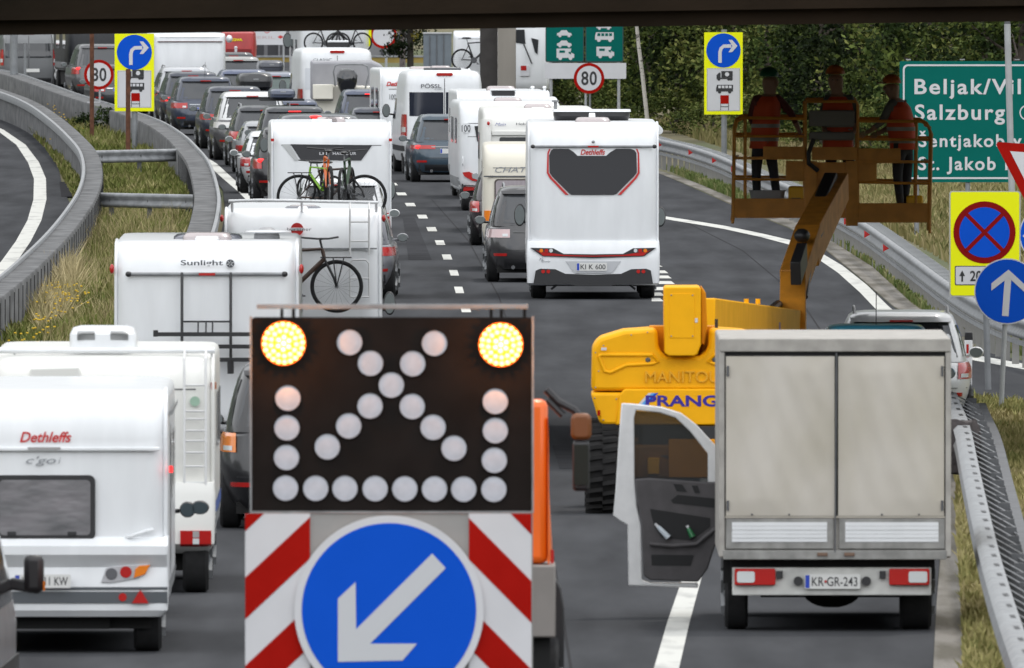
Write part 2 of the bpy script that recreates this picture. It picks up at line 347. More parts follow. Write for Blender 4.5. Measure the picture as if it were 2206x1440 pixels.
def van(label, px, s, W=2.03, H=2.5, L=5.9, m=WHITE, name='van', cat='van', yaw=None, lit=False, group='vans standing in the jam', window=None, taper=.9):
    d = F / s; root = empty(name, (X(px, s), d, 0), label, cat, group, heading(d) if yaw is None else yaw); hw = W / 2
    S = Shell([(.3, .1, L - .1, hw * .92, 7), (.45, .02, L, hw * .97, 8), (.9, 0, L, hw, 9), (1.3, .01, L - .3, hw * .995, 9), (H * .62, .02, L - .9, hw * .97, 9), (H - .35, .05, L - 1.3, hw * (taper + .03), 9), (H - .12, .08, L - 1.45, hw * taper, 8),
               (H - .04, .15, L - 1.55, hw * (taper - .05), 6), (H, .4, L - 1.7, hw * (taper - .2), 4)])
    mb = MB(); S.mesh(mb, 80); mb.build('body', m, root, angle=45)
    wm = window or GLASS
    S.rear('rear_window', wm, root, -hw * .84, -.03, H * .56, H * .79, .008); S.rear('rear_window', wm, root, .03, hw * .84, H * .56, H * .79, .008)
    S.rear('door_gap', BLACK, root, -.008, .008, .5, H - .2, .006, nx=1)
    for sg in (-1, 1):
        a, b = sorted((sg * hw * .9, sg * hw * .995))
        o = S.rear('tail_lamp', REDL, root, a, b, .92, 1.45, .015)
        S.rear('reversing_lens', CLEAR, o, a + .01, b - .02, 1.02, 1.14, .02, nx=3)
        if lit: S.rear('brake_light', REDLIT, o, a + .005, b - .01, 1.2, 1.42, .022, nx=3)
        S.side('side_window', GLASS, root, sg, L * .6, L * .8, H * .52, H * .72, .01, L * .6, L * .74)
        S.side('side_trim', BLACK, root, sg, .4, L - .5, .55, .68, .012, nz=2)
        mirror(root, sg * (hw + .17), L * .74, 1.5, .2, .34, BLACK, (sg * (hw - .05), L * .76, 1.4))
        for y in (1.1, L - .95): wheel(root, sg * (hw - .16), y, .35, .24, sg, False)
    S.rear('rear_bumper', BLACK, root, -hw * .97, hw * .97, .36, .5, .03)
    MB().box(-hw * .8, hw * .8, .3, L - .3, .2, .32).build('underbody', UNDER, root, False)
    MB().prism(rrect(-.2, .2, H - .13, H - .06, .03), S.ry(0, H - .1) - .04, S.ry(0, H - .1) + .05).build('high_brake_light', REDL, root)
    plate(root, .1, .75, S.ry(0, .75) - .006)
    q = lambda a, b: ((a - px) / s, Z(b, s))
    return root, S, q
def bicycle(label, loc, yaw, m, group='bicycles carried on the campers and cars', r=.34, wb=1.06, turn=0., rackm=None, lean=0., scale=1., rs_=-1):
    root = empty('bicycle', loc, label, 'bicycle', group, yaw); root.rotation_euler = (0, lean, yaw); root.scale = (scale,) * 3
    for x in (-wb / 2, wb / 2):
        t = MB(); n = 40; rs = []
        for i in range(n + 1):
            a = 2 * math.pi * i / n; c = Vector((x + r * math.cos(a), 0, r + r * math.sin(a))); o = Vector((math.cos(a), 0, math.sin(a)))
            rs.append([c + o * (.028 * math.cos(b)) + Vector((0, .028 * math.sin(b), 0)) for b in (2 * math.pi * k / 8 for k in range(8))])
        t.rings(rs, False); wo = t.build('wheel', TYRE, root)
        rm = MB()
        for i in range(20):
            a = 2 * math.pi * i / 20; rm.tube([(x, .02 * (-1) ** i, r), (x + (r - .03) * math.cos(a), 0, r + (r - .03) * math.sin(a))], .0022, 3)
        rm.tube([(x, -.04, r), (x, .04, r)], .03, 10)
        rm.build('spokes', STEEL, wo, False)
    bb, st, hd, hd2 = (-.06, 0, r - .02), (-.24, 0, r + .48), (.33, 0, r + .52), (.36, 0, r + .38)
    f = MB(); f.tube([bb, st], .022); f.tube([bb, hd2], .032); f.tube([st, hd], .02); f.tube([(-wb / 2, 0, r), bb], .016); f.tube([(-wb / 2, 0, r), (-.22, 0, r + .42)], .012); f.tube([hd2, hd], .026)
    f.build('frame', m, root)
    f = MB(); f.tube([hd2, (wb / 2 - .04, .05, r + .12), (wb / 2, .05, r)], .018); f.tube([hd2, (wb / 2 - .04, -.05, r + .12), (wb / 2, -.05, r)], .018); f.build('fork', BLACK, root)
    h = MB(); h.tube([hd, (.30, 0, r + .64), (.34, 0, r + .66)], .016); c, q = math.cos(turn), math.sin(turn)
    h.tube([(.34 - .33 * q - .05, -.33 * c, r + .68), (.34 - .1 * q, -.1 * c, r + .66), (.34 + .1 * q, .1 * c, r + .66), (.34 + .33 * q - .05, .33 * c, r + .68)], .014); h.build('handlebar', BLACK, root)
    h = MB(); h.tube([st, (-.27, 0, r + .6)], .014); h.build('seat_post', STEEL, root)
    Shell([(0, 0, 1, 1, 2)])
    h = MB().ell((-.28, 0, r + .63), (.14, .07, .03), 16, 8); h.build('saddle', BLACK, root)
    h = MB(); h.tube([(-.06, -.05, r - .02), (.06, -.09, r - .12)], .012); h.tube([(-.06, .05, r - .02), (-.18, .09, r + .08)], .012); h.box(.02, .1, -.15, -.08, r - .14, r - .12); h.box(-.22, -.14, .08, .15, r + .07, r + .09)
    h.tube([(-.06, -.06, r - .02), (-.06, -.03, r - .02)], .09, 20); h.build('crankset', STEELD, root)
    if rackm:
        h = MB(); z = 2 * r + .06
        for y in (-.06, .06): h.tube([(rs_ * (wb / 2 + .2), y, z), (rs_ * (wb / 2 - .22), y, z)], .009, 5)
        for x in (wb / 2 + .2, wb / 2, wb / 2 - .22): h.tube([(rs_ * x, -.06, z), (rs_ * x, .06, z)], .009, 5)
        for y in (-.07, .07): h.tube([(rs_ * (wb / 2 + .1), y, z), (rs_ * wb / 2, y, r)], .009, 5).tube([(rs_ * (wb / 2 - .05), y, z), (rs_ * wb / 2, y, r)], .009, 5)
        h.build('luggage_rack', rackm, root)
    return root
def scooped(pts, q): return [q(*p) for p in pts]
# ---------------------------------------------------------------- ground, roads, markings
def sheet(name, pix, m, z, kind='structure', ext=None):
    vs = [ground(px, py, z) for px, py in pix]; mb = MB(); mb.add(vs, [tuple(range(len(vs)))])
    a = sum(vs[i].x * vs[(i + 1) % len(vs)].y - vs[(i + 1) % len(vs)].x * vs[i].y for i in range(len(vs)))
    if a < 0: mb.f = [mb.f[0][::-1]]
    o = mb.build(name, m, None, False); return tag(o, kind=kind)
GRASSG = mat('grass_ground', (.06, .072, .022), .95, col2=(.12, .1, .05), scale=.35, stretch=(1, .06, 1), lo=.4, hi=.6, detail=8, bump=.4)
ASPH = mat('asphalt', (.071, .073, .078), .95, var=.36, scale=.7, stretch=(1.8, .12, 1), spec=.0, detail=10, lo=.3, hi=.7, bump=.15, bscale=60)
ASPH2 = mat('asphalt_shoulder', (.04, .04, .043), .95, var=.3, scale=.8, stretch=(1.5, .05, 1), spec=.0, detail=9, bump=.1)
MARK = mat('road_paint', (.5, .5, .47), .8, col2=(.3, .3, .29), scale=2.5, stretch=(1, .15, 1), lo=.28, hi=.48, detail=8)
GRAV = mat('gravel', (.19, .175, .155), .95, col2=(.09, .08, .06), scale=2.2, stretch=(1, .1, 1), lo=.4, hi=.6, detail=9, bump=.6, bscale=30)
mb = MB(); mb.add([(-900, 40, -.03), (900, 40, -.03), (900, 4500, -.03), (-900, 4500, -.03)], [(0, 1, 2, 3)]); tag(mb.build('grass_verge_ground', GRASSG, None, False), kind='structure')
road = [(-900, 1900), (2600, 1900), (2300, 1600), (2010, 1440), (2022, 1240), (2040, 1050), (2062, 920), (2078, 858), (2206, 862), (2500, 868), (2900, 868), (2900, 800), (2500, 790), (2206, 778), (2095, 752), (2010, 712), (1925, 662), (1850, 598), (1780, 540), (1700, 492), (1600, 452), (1500, 408), (1420, 374),
        (1330, 322), (1230, 272), (1120, 222), (960, 170), (700, 122), (300, 88), (-400, 52), (-1400, 40), (-1400, 88), (-300, 130), (20, 190), (160, 232), (260, 258), (350, 286), (400, 316), (446, 362), (480, 410), (486, 460), (470, 530), (430, 620), (340, 760), (180, 900), (-100, 1100), (-700, 1500)]
sheet('motorway_road', road, ASPH, 0)
sheet('ramp_road', [(-700, 180), (-200, 205), (0, 240), (50, 268), (100, 318), (126, 362), (136, 410), (152, 440), (168, 480), (150, 560), (60, 700), (-100, 850), (-700, 1300)], ASPH, .0)
sheet('paved_crossing_ground', [(128, 392), (430, 396), (470, 400), (478, 425), (440, 424), (132, 424)], ASPH2, .004)
def strip(name, left, right, m, z): return sheet(name, left + right[::-1], m, z)
def band(name, cl, m, z):                                                 # centre line px, py, half width px
    return sheet(name, [(x - h, y) for x, y, h in cl] + [(x + h, y) for x, y, h in cl[::-1]], m, z)
band('ramp_edge_line_marking', [(-60, 252, 6), (0, 280, 8), (45, 312, 10), (72, 350, 12), (86, 385, 13), (86, 430, 14), (74, 475, 15), (50, 520, 16), (22, 560, 17), (-20, 612, 18)], MARK, .004)
band('left_edge_line_marking', [(300, 262, 3), (380, 296, 5), (415, 326, 8), (455, 352, 11), (490, 384, 11), (522, 412, 10), (560, 450, 11), (580, 500, 12)], MARK, .004)
band('solid_edge_line_marking', [(1427, 1500, 29), (1436, 1440, 27), (1462, 1340, 24), (1486, 1262, 21), (1508, 1190, 19), (1520, 1120, 17), (1524, 1050, 15), (1520, 980, 14)], MARK, .004)
def sheetline(name, cl, m, z): # px, py, half thickness in y
    return sheet(name, [(x, y - h) for x, y, h in cl] + [(x, y + h) for x, y, h in cl[::-1]], m, z)
def offs(cl):                                                              # centre line with half thickness across the line
    L_, R_ = [], []
    for i, (x, y, h) in enumerate(cl):
        a, b = cl[max(0, i - 1)], cl[min(len(cl) - 1, i + 1)]; dx, dy = b[0] - a[0], b[1] - a[1]; n = math.hypot(dx, dy)
        L_.append((x - dy / n * h, y + dx / n * h)); R_.append((x + dy / n * h, y - dx / n * h))
    return L_ + R_[::-1]
sheet('slip_road_edge_line_marking', offs([(1425, 468, 3), (1500, 480, 3.2), (1560, 490, 3.5), (1640, 507, 4), (1700, 522, 5), (1755, 545, 7), (1810, 580, 9), (1860, 622, 11), (1905, 668, 12), (1960, 712, 10), (2020, 744, 8), (2095, 770, 6), (2206, 790, 6), (2400, 808, 6)]), MARK, .004)
for x, y, w_, h_ in ((865, 418, 11, 3), (884, 441, 11, 3.5), (910, 467, 11, 4), (930, 494, 11, 4.5), (948, 523, 10.5, 5), (963, 554, 10.5, 5.5), (978, 588, 10, 6), (989, 625, 10, 7), (1003, 666, 11, 7), (1015, 712, 11, 7), (1030, 762, 12, 8), (846, 397, 10, 2.5), (825, 378, 10, 2.5), (800, 360, 9, 2)):
    sheet('lane_dash_marking', [(x - w_ - 1, y - h_), (x + w_ - 3, y - h_), (x + w_ + 1, y + h_), (x - w_ + 3, y + h_)], MARK, .004)
for x0, x1, y, h_ in ((1400, 1428, 573, 2), (1400, 1440, 586, 3), (1400, 1447, 597, 3), (1400, 1454, 609, 3.2), (1400, 1436, 622, 3.4), (1400, 1432, 634, 3.4), (1404, 1430, 646, 3.4)):
    sheet('hatched_gore_marking', [(x0, y - h_), (x1 - 8, y - h_), (x1, y + h_), (x0, y + h_)], MARK, .004)
PATCH = mat('asphalt_patch', (.052, .053, .057), .95, var=.2, scale=1, spec=0.); TRK = mat('asphalt_seam', (.042, .042, .044), .95, spec=0.)
sheet('road_repair_ground', [(1190, 960), (1262, 960), (1290, 1010), (1205, 1010)], PATCH, .003)
sheet('road_repair_ground', [(868, 470), (893, 470), (930, 560), (880, 560)], PATCH, .003)
band('road_seam_ground', [(930, 430, 1), (1010, 520, 1.3), (1075, 640, 1.6), (1115, 760, 2), (1160, 1000, 2), (1230, 1440, 3)], TRK, .003)
band('road_seam_ground', [(1480, 480, 1), (1600, 540, 1.3), (1720, 640, 1.6), (1800, 760, 2)], TRK, .003)
gl = [(1416, 372), (1500, 406), (1600, 450), (1700, 490), (1780, 538), (1850, 596), (1925, 660), (2010, 710), (2095, 750)]
gr_ = [(1416, 366), (1500, 394), (1600, 438), (1700, 470), (1795, 522), (1880, 575), (1965, 655), (2040, 705), (2100, 742)]
strip('gravel_strip_ground', gr_, gl, GRAV, -.02)
strip('roadside_gravel_ground', [(2008, 1500), (2018, 1300), (2030, 1160), (2044, 1030), (2060, 930)], [(2085, 1500), (2070, 1300), (2062, 1160), (2058, 1060), (2064, 930)], GRAV, .004)
def light_blocking_hills():  # ring of hills out of view, added to block low sky light
    HM = mat('unseen_hills_green', (.025, .04, .02), .95, col2=(.012, .02, .012), scale=.01)
    mb = MB(); rs = []; n = 72
    for rad, h in ((1500, -20), (1900, .45), (2500, 1.), (3300, .9), (3900, -10)):
        rs.append([(rad * math.sin(a), 300 + rad * math.cos(a), (h if h < 0 else h * (330 + 130 * math.sin(3 * a + 1) + 60 * math.sin(7 * a) + 30 * math.sin(13 * a)))) for a in (2 * math.pi * i / n for i in range(n))])
    mb.rings([r[::-1] for r in rs], False); tag(mb.build('light_blocking_hills', HM, None), kind='structure')
light_blocking_hills()
# ---------------------------------------------------------------- grass blades (stuff)
def inside(x, y, poly):
    c = False; n = len(poly)
    for i in range(n):
        x1, y1 = poly[i]; x2, y2 = poly[(i + 1) % n]
        if (y1 > y) != (y2 > y) and x < (x2 - x1) * (y - y1) / (y2 - y1) + x1: c = not c
    return c
def gmat(name, a, b, c):
    m = mat(name, a, .8); t = m.node_tree; bs = t.nodes['Principled BSDF']
    g = t.nodes.new('ShaderNodeNewGeometry'); r = t.nodes.new('ShaderNodeValToRGB'); e = r.color_ramp.elements
    e[0].color = (*a, 1); e[1].color = (*c, 1); e[1].position = 1; x = e.new(.5); x.color = (*b, 1)
    n = t.nodes.new('ShaderNodeTexNoise'); n.inputs['Scale'].default_value = .25; n.inputs['Detail'].default_value = 4; g2 = t.nodes.new('ShaderNodeTexCoord'); t.links.new(g2.outputs['Object'], n.inputs['Vector'])
    ad = t.nodes.new('ShaderNodeMath'); ad.operation = 'MULTIPLY_ADD'; ad.inputs[1].default_value = .45
    mr = t.nodes.new('ShaderNodeMapRange'); mr.inputs['From Min'].default_value = .35; mr.inputs['From Max'].default_value = .65; mr.inputs['To Max'].default_value = .6
    t.links.new(n.outputs['Fac'], mr.inputs['Value']); t.links.new(g.outputs['Random Per Island'], ad.inputs[0]); t.links.new(mr.outputs[0], ad.inputs[2])
    t.links.new(ad.outputs[0], r.inputs['Fac']); t.links.new(r.outputs['Color'], bs.inputs['Base Color']); bs.inputs['Specular IOR Level'].default_value = .25
    return m
def blades(name, pix, n, h, m, w=.03):
    P = [ground(a, b) for a, b in pix]; poly = [(p.x, p.y) for p in P]; xs = [p[0] for p in poly]; ys = [p[1] for p in poly]; mb = MB(); k = 0; tries = 0
    rnd = random.Random(len(name) + n)
    while k < n and tries < n * 12:
        tries += 1; x = rnd.uniform(min(xs), max(xs)); y = rnd.uniform(min(ys), max(ys))
        if not inside(x, y, poly): continue
        k += 1; cl = .5 + .5 * math.sin(x * 2.1 + 3 * math.sin(y * .11)) * math.sin(y * .23 + x)
        hh = h * rnd.uniform(.4, 1.15) * (.55 + .75 * cl); a = rnd.uniform(-.9, .9); lx, ly = rnd.gauss(0, .3) * hh, rnd.gauss(0, .3) * hh; c, q = math.cos(a) * w * rnd.uniform(.6, 1.3), math.sin(a) * w
        mb.v += [(x - c, y - q, -.03), (x + c, y + q, -.03), (x + c * .6 + lx * .4, y + q * .6 + ly * .4, hh * .6), (x - c * .6 + lx * .4, y - q * .6 + ly * .4, hh * .6), (x + lx, y + ly, hh)]
        b = len(mb.v) - 5; mb.f += [(b, b + 1, b + 2, b + 3), (b + 3, b + 2, b + 4)]
    return tag(mb.build(name, m, None, False), kind='stuff')
GM1 = gmat('meadow_grass', (.07, .1, .015), (.14, .155, .035), (.34, .29, .14)); GM2 = gmat('dry_grass', (.08, .1, .025), (.19, .165, .065), (.33, .27, .145)); GM3 = gmat('verge_grass', (.06, .1, .02), (.11, .14, .04), (.27, .24, .12))
tag(blades('median_meadow_grass', [(150, 258), (260, 268), (335, 290), (385, 325), (425, 395), (430, 470), (400, 570), (330, 680), (230, 790), (60, 900), (-150, 1000), (-150, 900), (0, 760), (120, 640), (195, 545), (205, 470), (190, 400), (178, 350), (150, 300)], 52000, .34, GM1), 'tall green and straw coloured grass between the two curved concrete barriers', 'grass')
tag(blades('straw_tufts', [(60, 700), (110, 640), (150, 610), (180, 640), (150, 700), (90, 740)], 2600, .62, gmat('straw', (.2, .2, .07), (.4, .33, .17), (.55, .46, .27)), .012), 'tall pale straw tufts beside the left curved barrier', 'grass')
tag(blades('dry_stems', [(185, 480), (400, 480), (330, 640), (240, 740), (60, 880), (110, 700)], 5200, .5, gmat('stems', (.15, .15, .05), (.3, .25, .12), (.46, .38, .22)), .008), 'scattered dry stems in the median meadow', 'grass')
def flowers():
    rn = random.Random(8); mb = MB()
    for cx_, cy_, n in ((118, 675, 40), (150, 690, 40), (60, 790, 25), (110, 260, 20), (128, 300, 25), (95, 740, 20)):
        for i in range(n):
            p = ground(cx_ + rn.gauss(0, 18), cy_ + rn.gauss(0, 14)); mb.ell((p.x, p.y, rn.uniform(.28, .48)), (.022, .022, .016), 6, 4)
    tag(mb.build('yellow_flowers', mat('yellow_petals', (.7, .45, .02), .7), None), 'small yellow flowers in the median grass', 'flowers', kind='stuff')
flowers()
tag(blades('ramp_side_grass', [(0, 246), (50, 272), (100, 322), (128, 365), (160, 430), (178, 440), (176, 400), (150, 350), (100, 300), (40, 262), (-40, 235)], 7000, .22, GM1), 'grass strip between the left ramp and the curved guardrail', 'grass')
tag(blades('bank_dry_grass', [(1410, 270), (1600, 330), (1800, 430), (2000, 540), (2206, 660), (2400, 700), (2500, 460), (2200, 370), (1900, 300), (1500, 240)], 36000, .3, GM2), 'dry yellow grass on the bank behind the right guardrail', 'grass')
tag(blades('verge_strip_grass', [(1430, 362), (1600, 432), (1720, 470), (1800, 520), (1885, 575), (1970, 652), (2050, 700), (2110, 740), (2206, 765), (2300, 765), (2206, 725), (2100, 690), (1990, 625), (1880, 545), (1760, 480), (1600, 410)], 16000, .17, GM3, .025), 'green verge grass below the long right guardrail', 'grass')
tag(blades('roadside_corner_grass', [(2078, 868), (2206, 872), (2400, 880), (2400, 1600), (2085, 1600), (2072, 1300), (2060, 1100), (2066, 930)], 26000, .2, gmat('corner_grass', (.12, .14, .035), (.3, .27, .1), (.48, .4, .21)), .022), 'dry yellowish grass in the near right corner', 'grass')
# ---------------------------------------------------------------- barriers
def path3(pix, z):
    return [ground(a, b, z) for a, b in pix]
def smoothp(p, n=6):
    out = []
    for i in range(len(p) - 1):
        a, b, c, d = p[max(i - 1, 0)], p[i], p[i + 1], p[min(i + 2, len(p) - 1)]
        for k in range(n):
            t = k / n; out.append(.5 * ((2 * b) + (c - a) * t + (2 * a - 5 * b + 4 * c - d) * t * t + (3 * b - a - 3 * c + d) * t ** 3))
    return out + [p[-1]]
def resample(p, step):
    out = [p[0]]; acc = 0
    for a, b in zip(p, p[1:]):
        L = (b - a).length; t = step - acc
        while t <= L: out.append(a + (b - a) * (t / L)); t += step
        acc = (acc + L) % step
    return out
def sweep(mb, p, prof, z0=0.):                                           # prof: (offset to the right, z) closed
    rs = []; m = len(p)
    for k, v in enumerate(p):
        d = (p[min(k + 1, m - 1)] - p[max(k - 1, 0)]); d.z = 0; d.normalize(); r = Vector((d.y, -d.x, 0))
        rs.append([Vector((v.x, v.y, 0)) + r * o + Vector((0, 0, z)) for o, z in prof])
    return mb.rings(rs)
WPROF = [(0, .45), (.05, .48), (.05, .53), (0, .58), (0, .62), (.05, .67), (.05, .72), (0, .75), (-.02, .75), (-.02, .45)]
def guardrail(label, pix, side, ztop=.75, step=2.75, arms=True, refl=True, maxp=98):
    p = smoothp(path3(pix, ztop)); b = p[0]; dz = ztop - .75
    root = empty('guardrail', (b.x, b.y, 0), label, 'guardrail', None); q = [Vector((v.x - b.x, v.y - b.y, 0)) for v in p]
    mb = MB(); sweep(mb, q, [(side * o, z + dz) for o, z in WPROF]); mb.build('rail_beam', STEEL, root, angle=60)
    mb = MB(); sweep(mb, q, [(side * .03, .36 + dz), (side * .03, .42 + dz), (side * -.02, .42 + dz), (side * -.02, .36 + dz)]); mb.build('lower_rail', STEEL, root)
    rs = resample(q, step); n = 0; base = None
    for k, v in enumerate(rs[:-1]):
        if n >= maxp: break
        d = (rs[k + 1] - v).normalized(); r = Vector((d.y, -d.x, 0)) * side; ang = math.atan2(d.y, d.x); n += 1
        if base is None: base = MB().box(-.035, .035, -.05, .05, -.1, .68 + dz).box(-.09, -.035, -.05, -.045, -.1, .68 + dz).build('post', mat('pale_post', (.24, .235, .225), .8, var=.2, scale=3), root, False); o = base
        else: o = base.copy(); COL.objects.link(o); o.parent = root
        o.location = v - r * .13; o.rotation_euler = (0, 0, ang)
    if arms:
        vs = resample(q, 1.35)[:-1]; vs = vs[::-1]; base = None
        for k, v in enumerate(vs[:98]):
            if base is None: base = MB().beam((side * .02, 0, .735 + dz), (side * .3, 0, .735 + dz), .3, .02).build('spacer_arm', STEEL, root, False); o = base
            else: o = base.copy(); COL.objects.link(o); o.parent = root
            o.location = v
        mb = MB()
        for v in vs[98:]: mb.beam((v.x + side * .02, v.y, .735 + dz), (v.x + side * .3, v.y, .735 + dz), .3, .02)
        if mb.v: tag(mb.build('distant_spacer_arms', STEEL, root, False), kind='stuff')
    if refl:
        for v in resample(q, 16)[1:12]:
            MB().add([(v.x - .14, v.y - .1, .56 + dz), (v.x - .03, v.y - .1, .62 + dz), (v.x - .14, v.y - .1, .7 + dz), (v.x - .1, v.y - .06, .65 + dz)], [(0, 1, 2), (0, 2, 3), (1, 3, 2), (0, 3, 1)]).build('reflector', REDL, root, False)
    return root
guardrail('long curved steel guardrail along the right edge of the slip road below the forest', [(1380, 286), (1415, 298), (1480, 313), (1545, 334), (1600, 358), (1660, 384), (1730, 412), (1800, 446), (1862, 480), (1950, 542), (2048, 613), (2120, 655), (2206, 688), (2330, 715)], 1)
def nearrail():
    pix = [(2050, 846), (2060, 872), (2074, 905), (2084, 940), (2096, 1000), (2118, 1100), (2142, 1200), (2172, 1300), (2205, 1395), (2245, 1500), (2300, 1620)]
    p = smoothp(path3(pix, .85)); b = p[0]; root = empty('double_guardrail', (b.x, b.y, 0), 'pale double-sided guardrail with bolt holes running into the bottom right corner', 'guardrail')
    q = [Vector((v.x - b.x, v.y - b.y, 0)) for v in p]
    # wide top plate of the box rail, its face beam, rear beam
    mb = MB(); sweep(mb, q, [(.1, .55), (.13, .62), (.1, .68), (.1, .72), (.13, .8), (.08, .85), (-.06, .85), (-.06, .83), (.07, .83), (.08, .55)]); mb.build('rail_beam', STEEL, root, angle=60)
    mb = MB(); sweep(mb, q, [(-.32, .3), (-.34, .5), (-.32, .58), (-.34, .66), (-.32, .72), (-.42, .72), (-.42, .3)]); mb.build('rear_beam', STEELD, root, angle=60)
    def rep(pts, mk, name, m, off=(0, 0, 0)):
        base = None
        for v in pts[:98]:
            if base is None: base = mk().build(name, m, root, False); o = base
            else: o = base.copy(); COL.objects.link(o); o.parent = root
            o.location = v + Vector(off)
    rep(resample(q, 3.0), lambda: MB().add([(-.02, -.4, .8535), (.025, -.4, .8535), (.025, .4, .8535), (-.02, .4, .8535)], [(0, 1, 2, 3)]), 'bolt_hole', BLACK)
    rep(resample(q, 2.3), lambda: MB().tube([(.05, 0, .82), (.33, -2.4, .7)], .008, 5), 'cross_brace', STEEL)
    rep(resample(q, 3.0), lambda: MB().box(-.06, .06, -.05, .05, -.1, .78), 'post', STEELD, (.25, 0, 0))
    # cloth tied round the rail
    c = q[14]; rn = random.Random(3)
    m = MB(); rs = []
    for k in range(9):
        t = k / 8; r_ = (.16 + .07 * math.sin(t * 3.1)) ; rs.append([(c.x - .04 + (r_ + .03 * math.sin(5 * a + k)) * math.cos(a), c.y - .1 + r_ * math.sin(a), .9 - .62 * t + .02 * math.cos(3 * a)) for a in (2 * math.pi * i / 20 for i in range(20))])
    m.rings(rs); b2 = m.build('dark_cloth', mat('dark_cloth', (.07, .06, .06), .9, var=.4, scale=12, bump=.5), None); b2.location = root.location; tag(b2, 'dark grey cloth knotted round the near guardrail', 'cloth')
nearrail()
CONC = mat('barrier_concrete', (.125, .127, .13), .9, col2=(.06, .061, .063), scale=2.2, stretch=(1, .3, 1.2), lo=.35, hi=.65, bump=.3, bscale=8)
def concrete(label, pix, side, w=.36, joint=3.1, rail=True, zt=.8):
    p = smoothp(path3(pix, zt)); b = p[0]; root = empty('concrete_barrier', (b.x, b.y, 0), label, 'barrier'); q = [Vector((v.x - b.x, v.y - b.y, 0)) for v in p]
    mb = MB(); s = side; sweep(mb, q, [(0, -.05), (0, zt - .02), (s * .02, zt), (s * w, zt), (s * (w + .02), zt - .03), (s * (w + .02), -.05)]); mb.build('wall', CONC, root, angle=50)
    rs = resample(q, joint); base = None
    for k in range(1, min(96, len(rs) - 1)):
        d = (rs[k + 1] - rs[k]).normalized(); r = Vector((d.y, -d.x, 0)) * s; v = rs[k]
        if base is None: base = MB().box(-.02, .012, -.02, .02, -.05, zt - .06).build('joint', mat('dark_joint', (.035, .035, .036), .9), root, False); o = base
        else: o = base.copy(); COL.objects.link(o); o.parent = root
        o.location = v + r * (w + .022); o.rotation_euler = (0, 0, math.atan2(r.y, r.x))
    if rail:
        mb = MB(); sweep(mb, q, [(s * -.07, zt - .16), (s * -.09, zt - .06), (s * -.07, zt + .035), (s * -.01, zt + .045), (s * .005, zt + .0), (s * -.01, zt - .16)]); mb.build('steel_rim', STEEL, root, angle=60)
    return root
concrete('curved concrete barrier with a steel rim beside the left ramp', [(-260, 150), (-80, 178), (0, 200), (60, 225), (110, 260), (150, 297), (176, 330), (184, 370), (174, 412), (150, 452), (112, 500), (60, 552), (-10, 612), (-160, 720), (-360, 850)][::-1], 1)
concrete('curved concrete barrier along the left edge of the jammed motorway', [(-200, 122), (0, 152), (90, 178), (160, 203), (260, 234), (340, 262), (390, 292), (420, 320), (446, 352), (462, 398), (467, 440), (455, 500), (425, 560), (370, 640), (290, 730), (160, 850), (-100, 1030)][::-1], -1, w=.44)
def crossrail(label, a, b, z):
    p, q = ground(*a, z), ground(*b, z); root = empty('cross_rail', (p.x, p.y, 0), label, 'guardrail', 'cross rails between the left barriers')
    d = q - p; mb = MB(); sweep(mb, [Vector((0, 0, 0)), Vector((d.x, d.y, 0))], [(o, zz + z - .75) for o, zz in WPROF]); mb.build('rail_beam', STEEL, root, angle=60)
    for t in (.15, .5, .85):
        MB().box(d.x * t - .05, d.x * t + .05, d.y * t + .05, d.y * t + .12, -.1, z - .1).build('post', STEELD, root, False)
crossrail('upper white steel rail joining the two curved left barriers', (180, 325), (419, 320), .8)
crossrail('lower weathered steel rail between the two curved left barriers', (205, 415), (440, 420), .72)
# ---------------------------------------------------------------- overhead bridge
def bridge():
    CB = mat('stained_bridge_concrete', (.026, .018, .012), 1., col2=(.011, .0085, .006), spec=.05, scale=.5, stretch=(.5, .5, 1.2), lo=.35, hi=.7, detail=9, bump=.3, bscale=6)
    sl, sr = 169.0, 178.0; zb = Z(76, sl); d0, d1 = F / sl, F / sr; xl, xr = X(0, sl), X(2206, sr); zr = Z(46, sr)
    root = empty('road_bridge', (0, (d0 + d1) / 2, 0), 'dark brown concrete road bridge crossing the top of the picture', 'bridge'); y0 = (d0 + d1) / 2
    def pt(t, off, z): return (xl + (xr - xl) * t, d0 + (d1 - d0) * t + off - y0, z + (zr - zb) * min(1, max(0, t)))
    mb = MB(); T = [-1.6, 0, 1, 2.6]
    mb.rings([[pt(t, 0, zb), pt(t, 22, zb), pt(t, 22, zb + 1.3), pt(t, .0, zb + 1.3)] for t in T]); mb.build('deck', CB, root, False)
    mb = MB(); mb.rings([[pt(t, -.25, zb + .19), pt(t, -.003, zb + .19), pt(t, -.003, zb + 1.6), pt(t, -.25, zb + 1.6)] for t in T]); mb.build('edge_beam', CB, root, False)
    for t in (-1.2, 2.2):
        x, y, z = pt(t, 11, zb); MB().box(x - .5, x + .5, y - 6, y + 6, -.1, z - .003).build('pier', CB, root, False, .04)
bridge()
def pillar():
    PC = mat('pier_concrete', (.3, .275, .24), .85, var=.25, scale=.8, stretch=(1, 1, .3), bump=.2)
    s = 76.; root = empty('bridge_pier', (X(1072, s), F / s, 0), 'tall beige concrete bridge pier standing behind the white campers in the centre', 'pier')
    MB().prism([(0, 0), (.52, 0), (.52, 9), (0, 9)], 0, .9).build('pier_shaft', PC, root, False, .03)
    MB().prism([(-.5, 0), (-.003, 0), (-.003, 9), (-.5, 9)], .7, 1.6).build('shaded_shaft', mat('shaded_pier_concrete', (.06, .055, .052), .9, var=.2), root, False)  # dark block stands for the pier's left face, shade put into its colour
    MB().box(-3, 3, -.2, 2, 9.003, 10).build('cross_head', PC, root, False)
pillar()
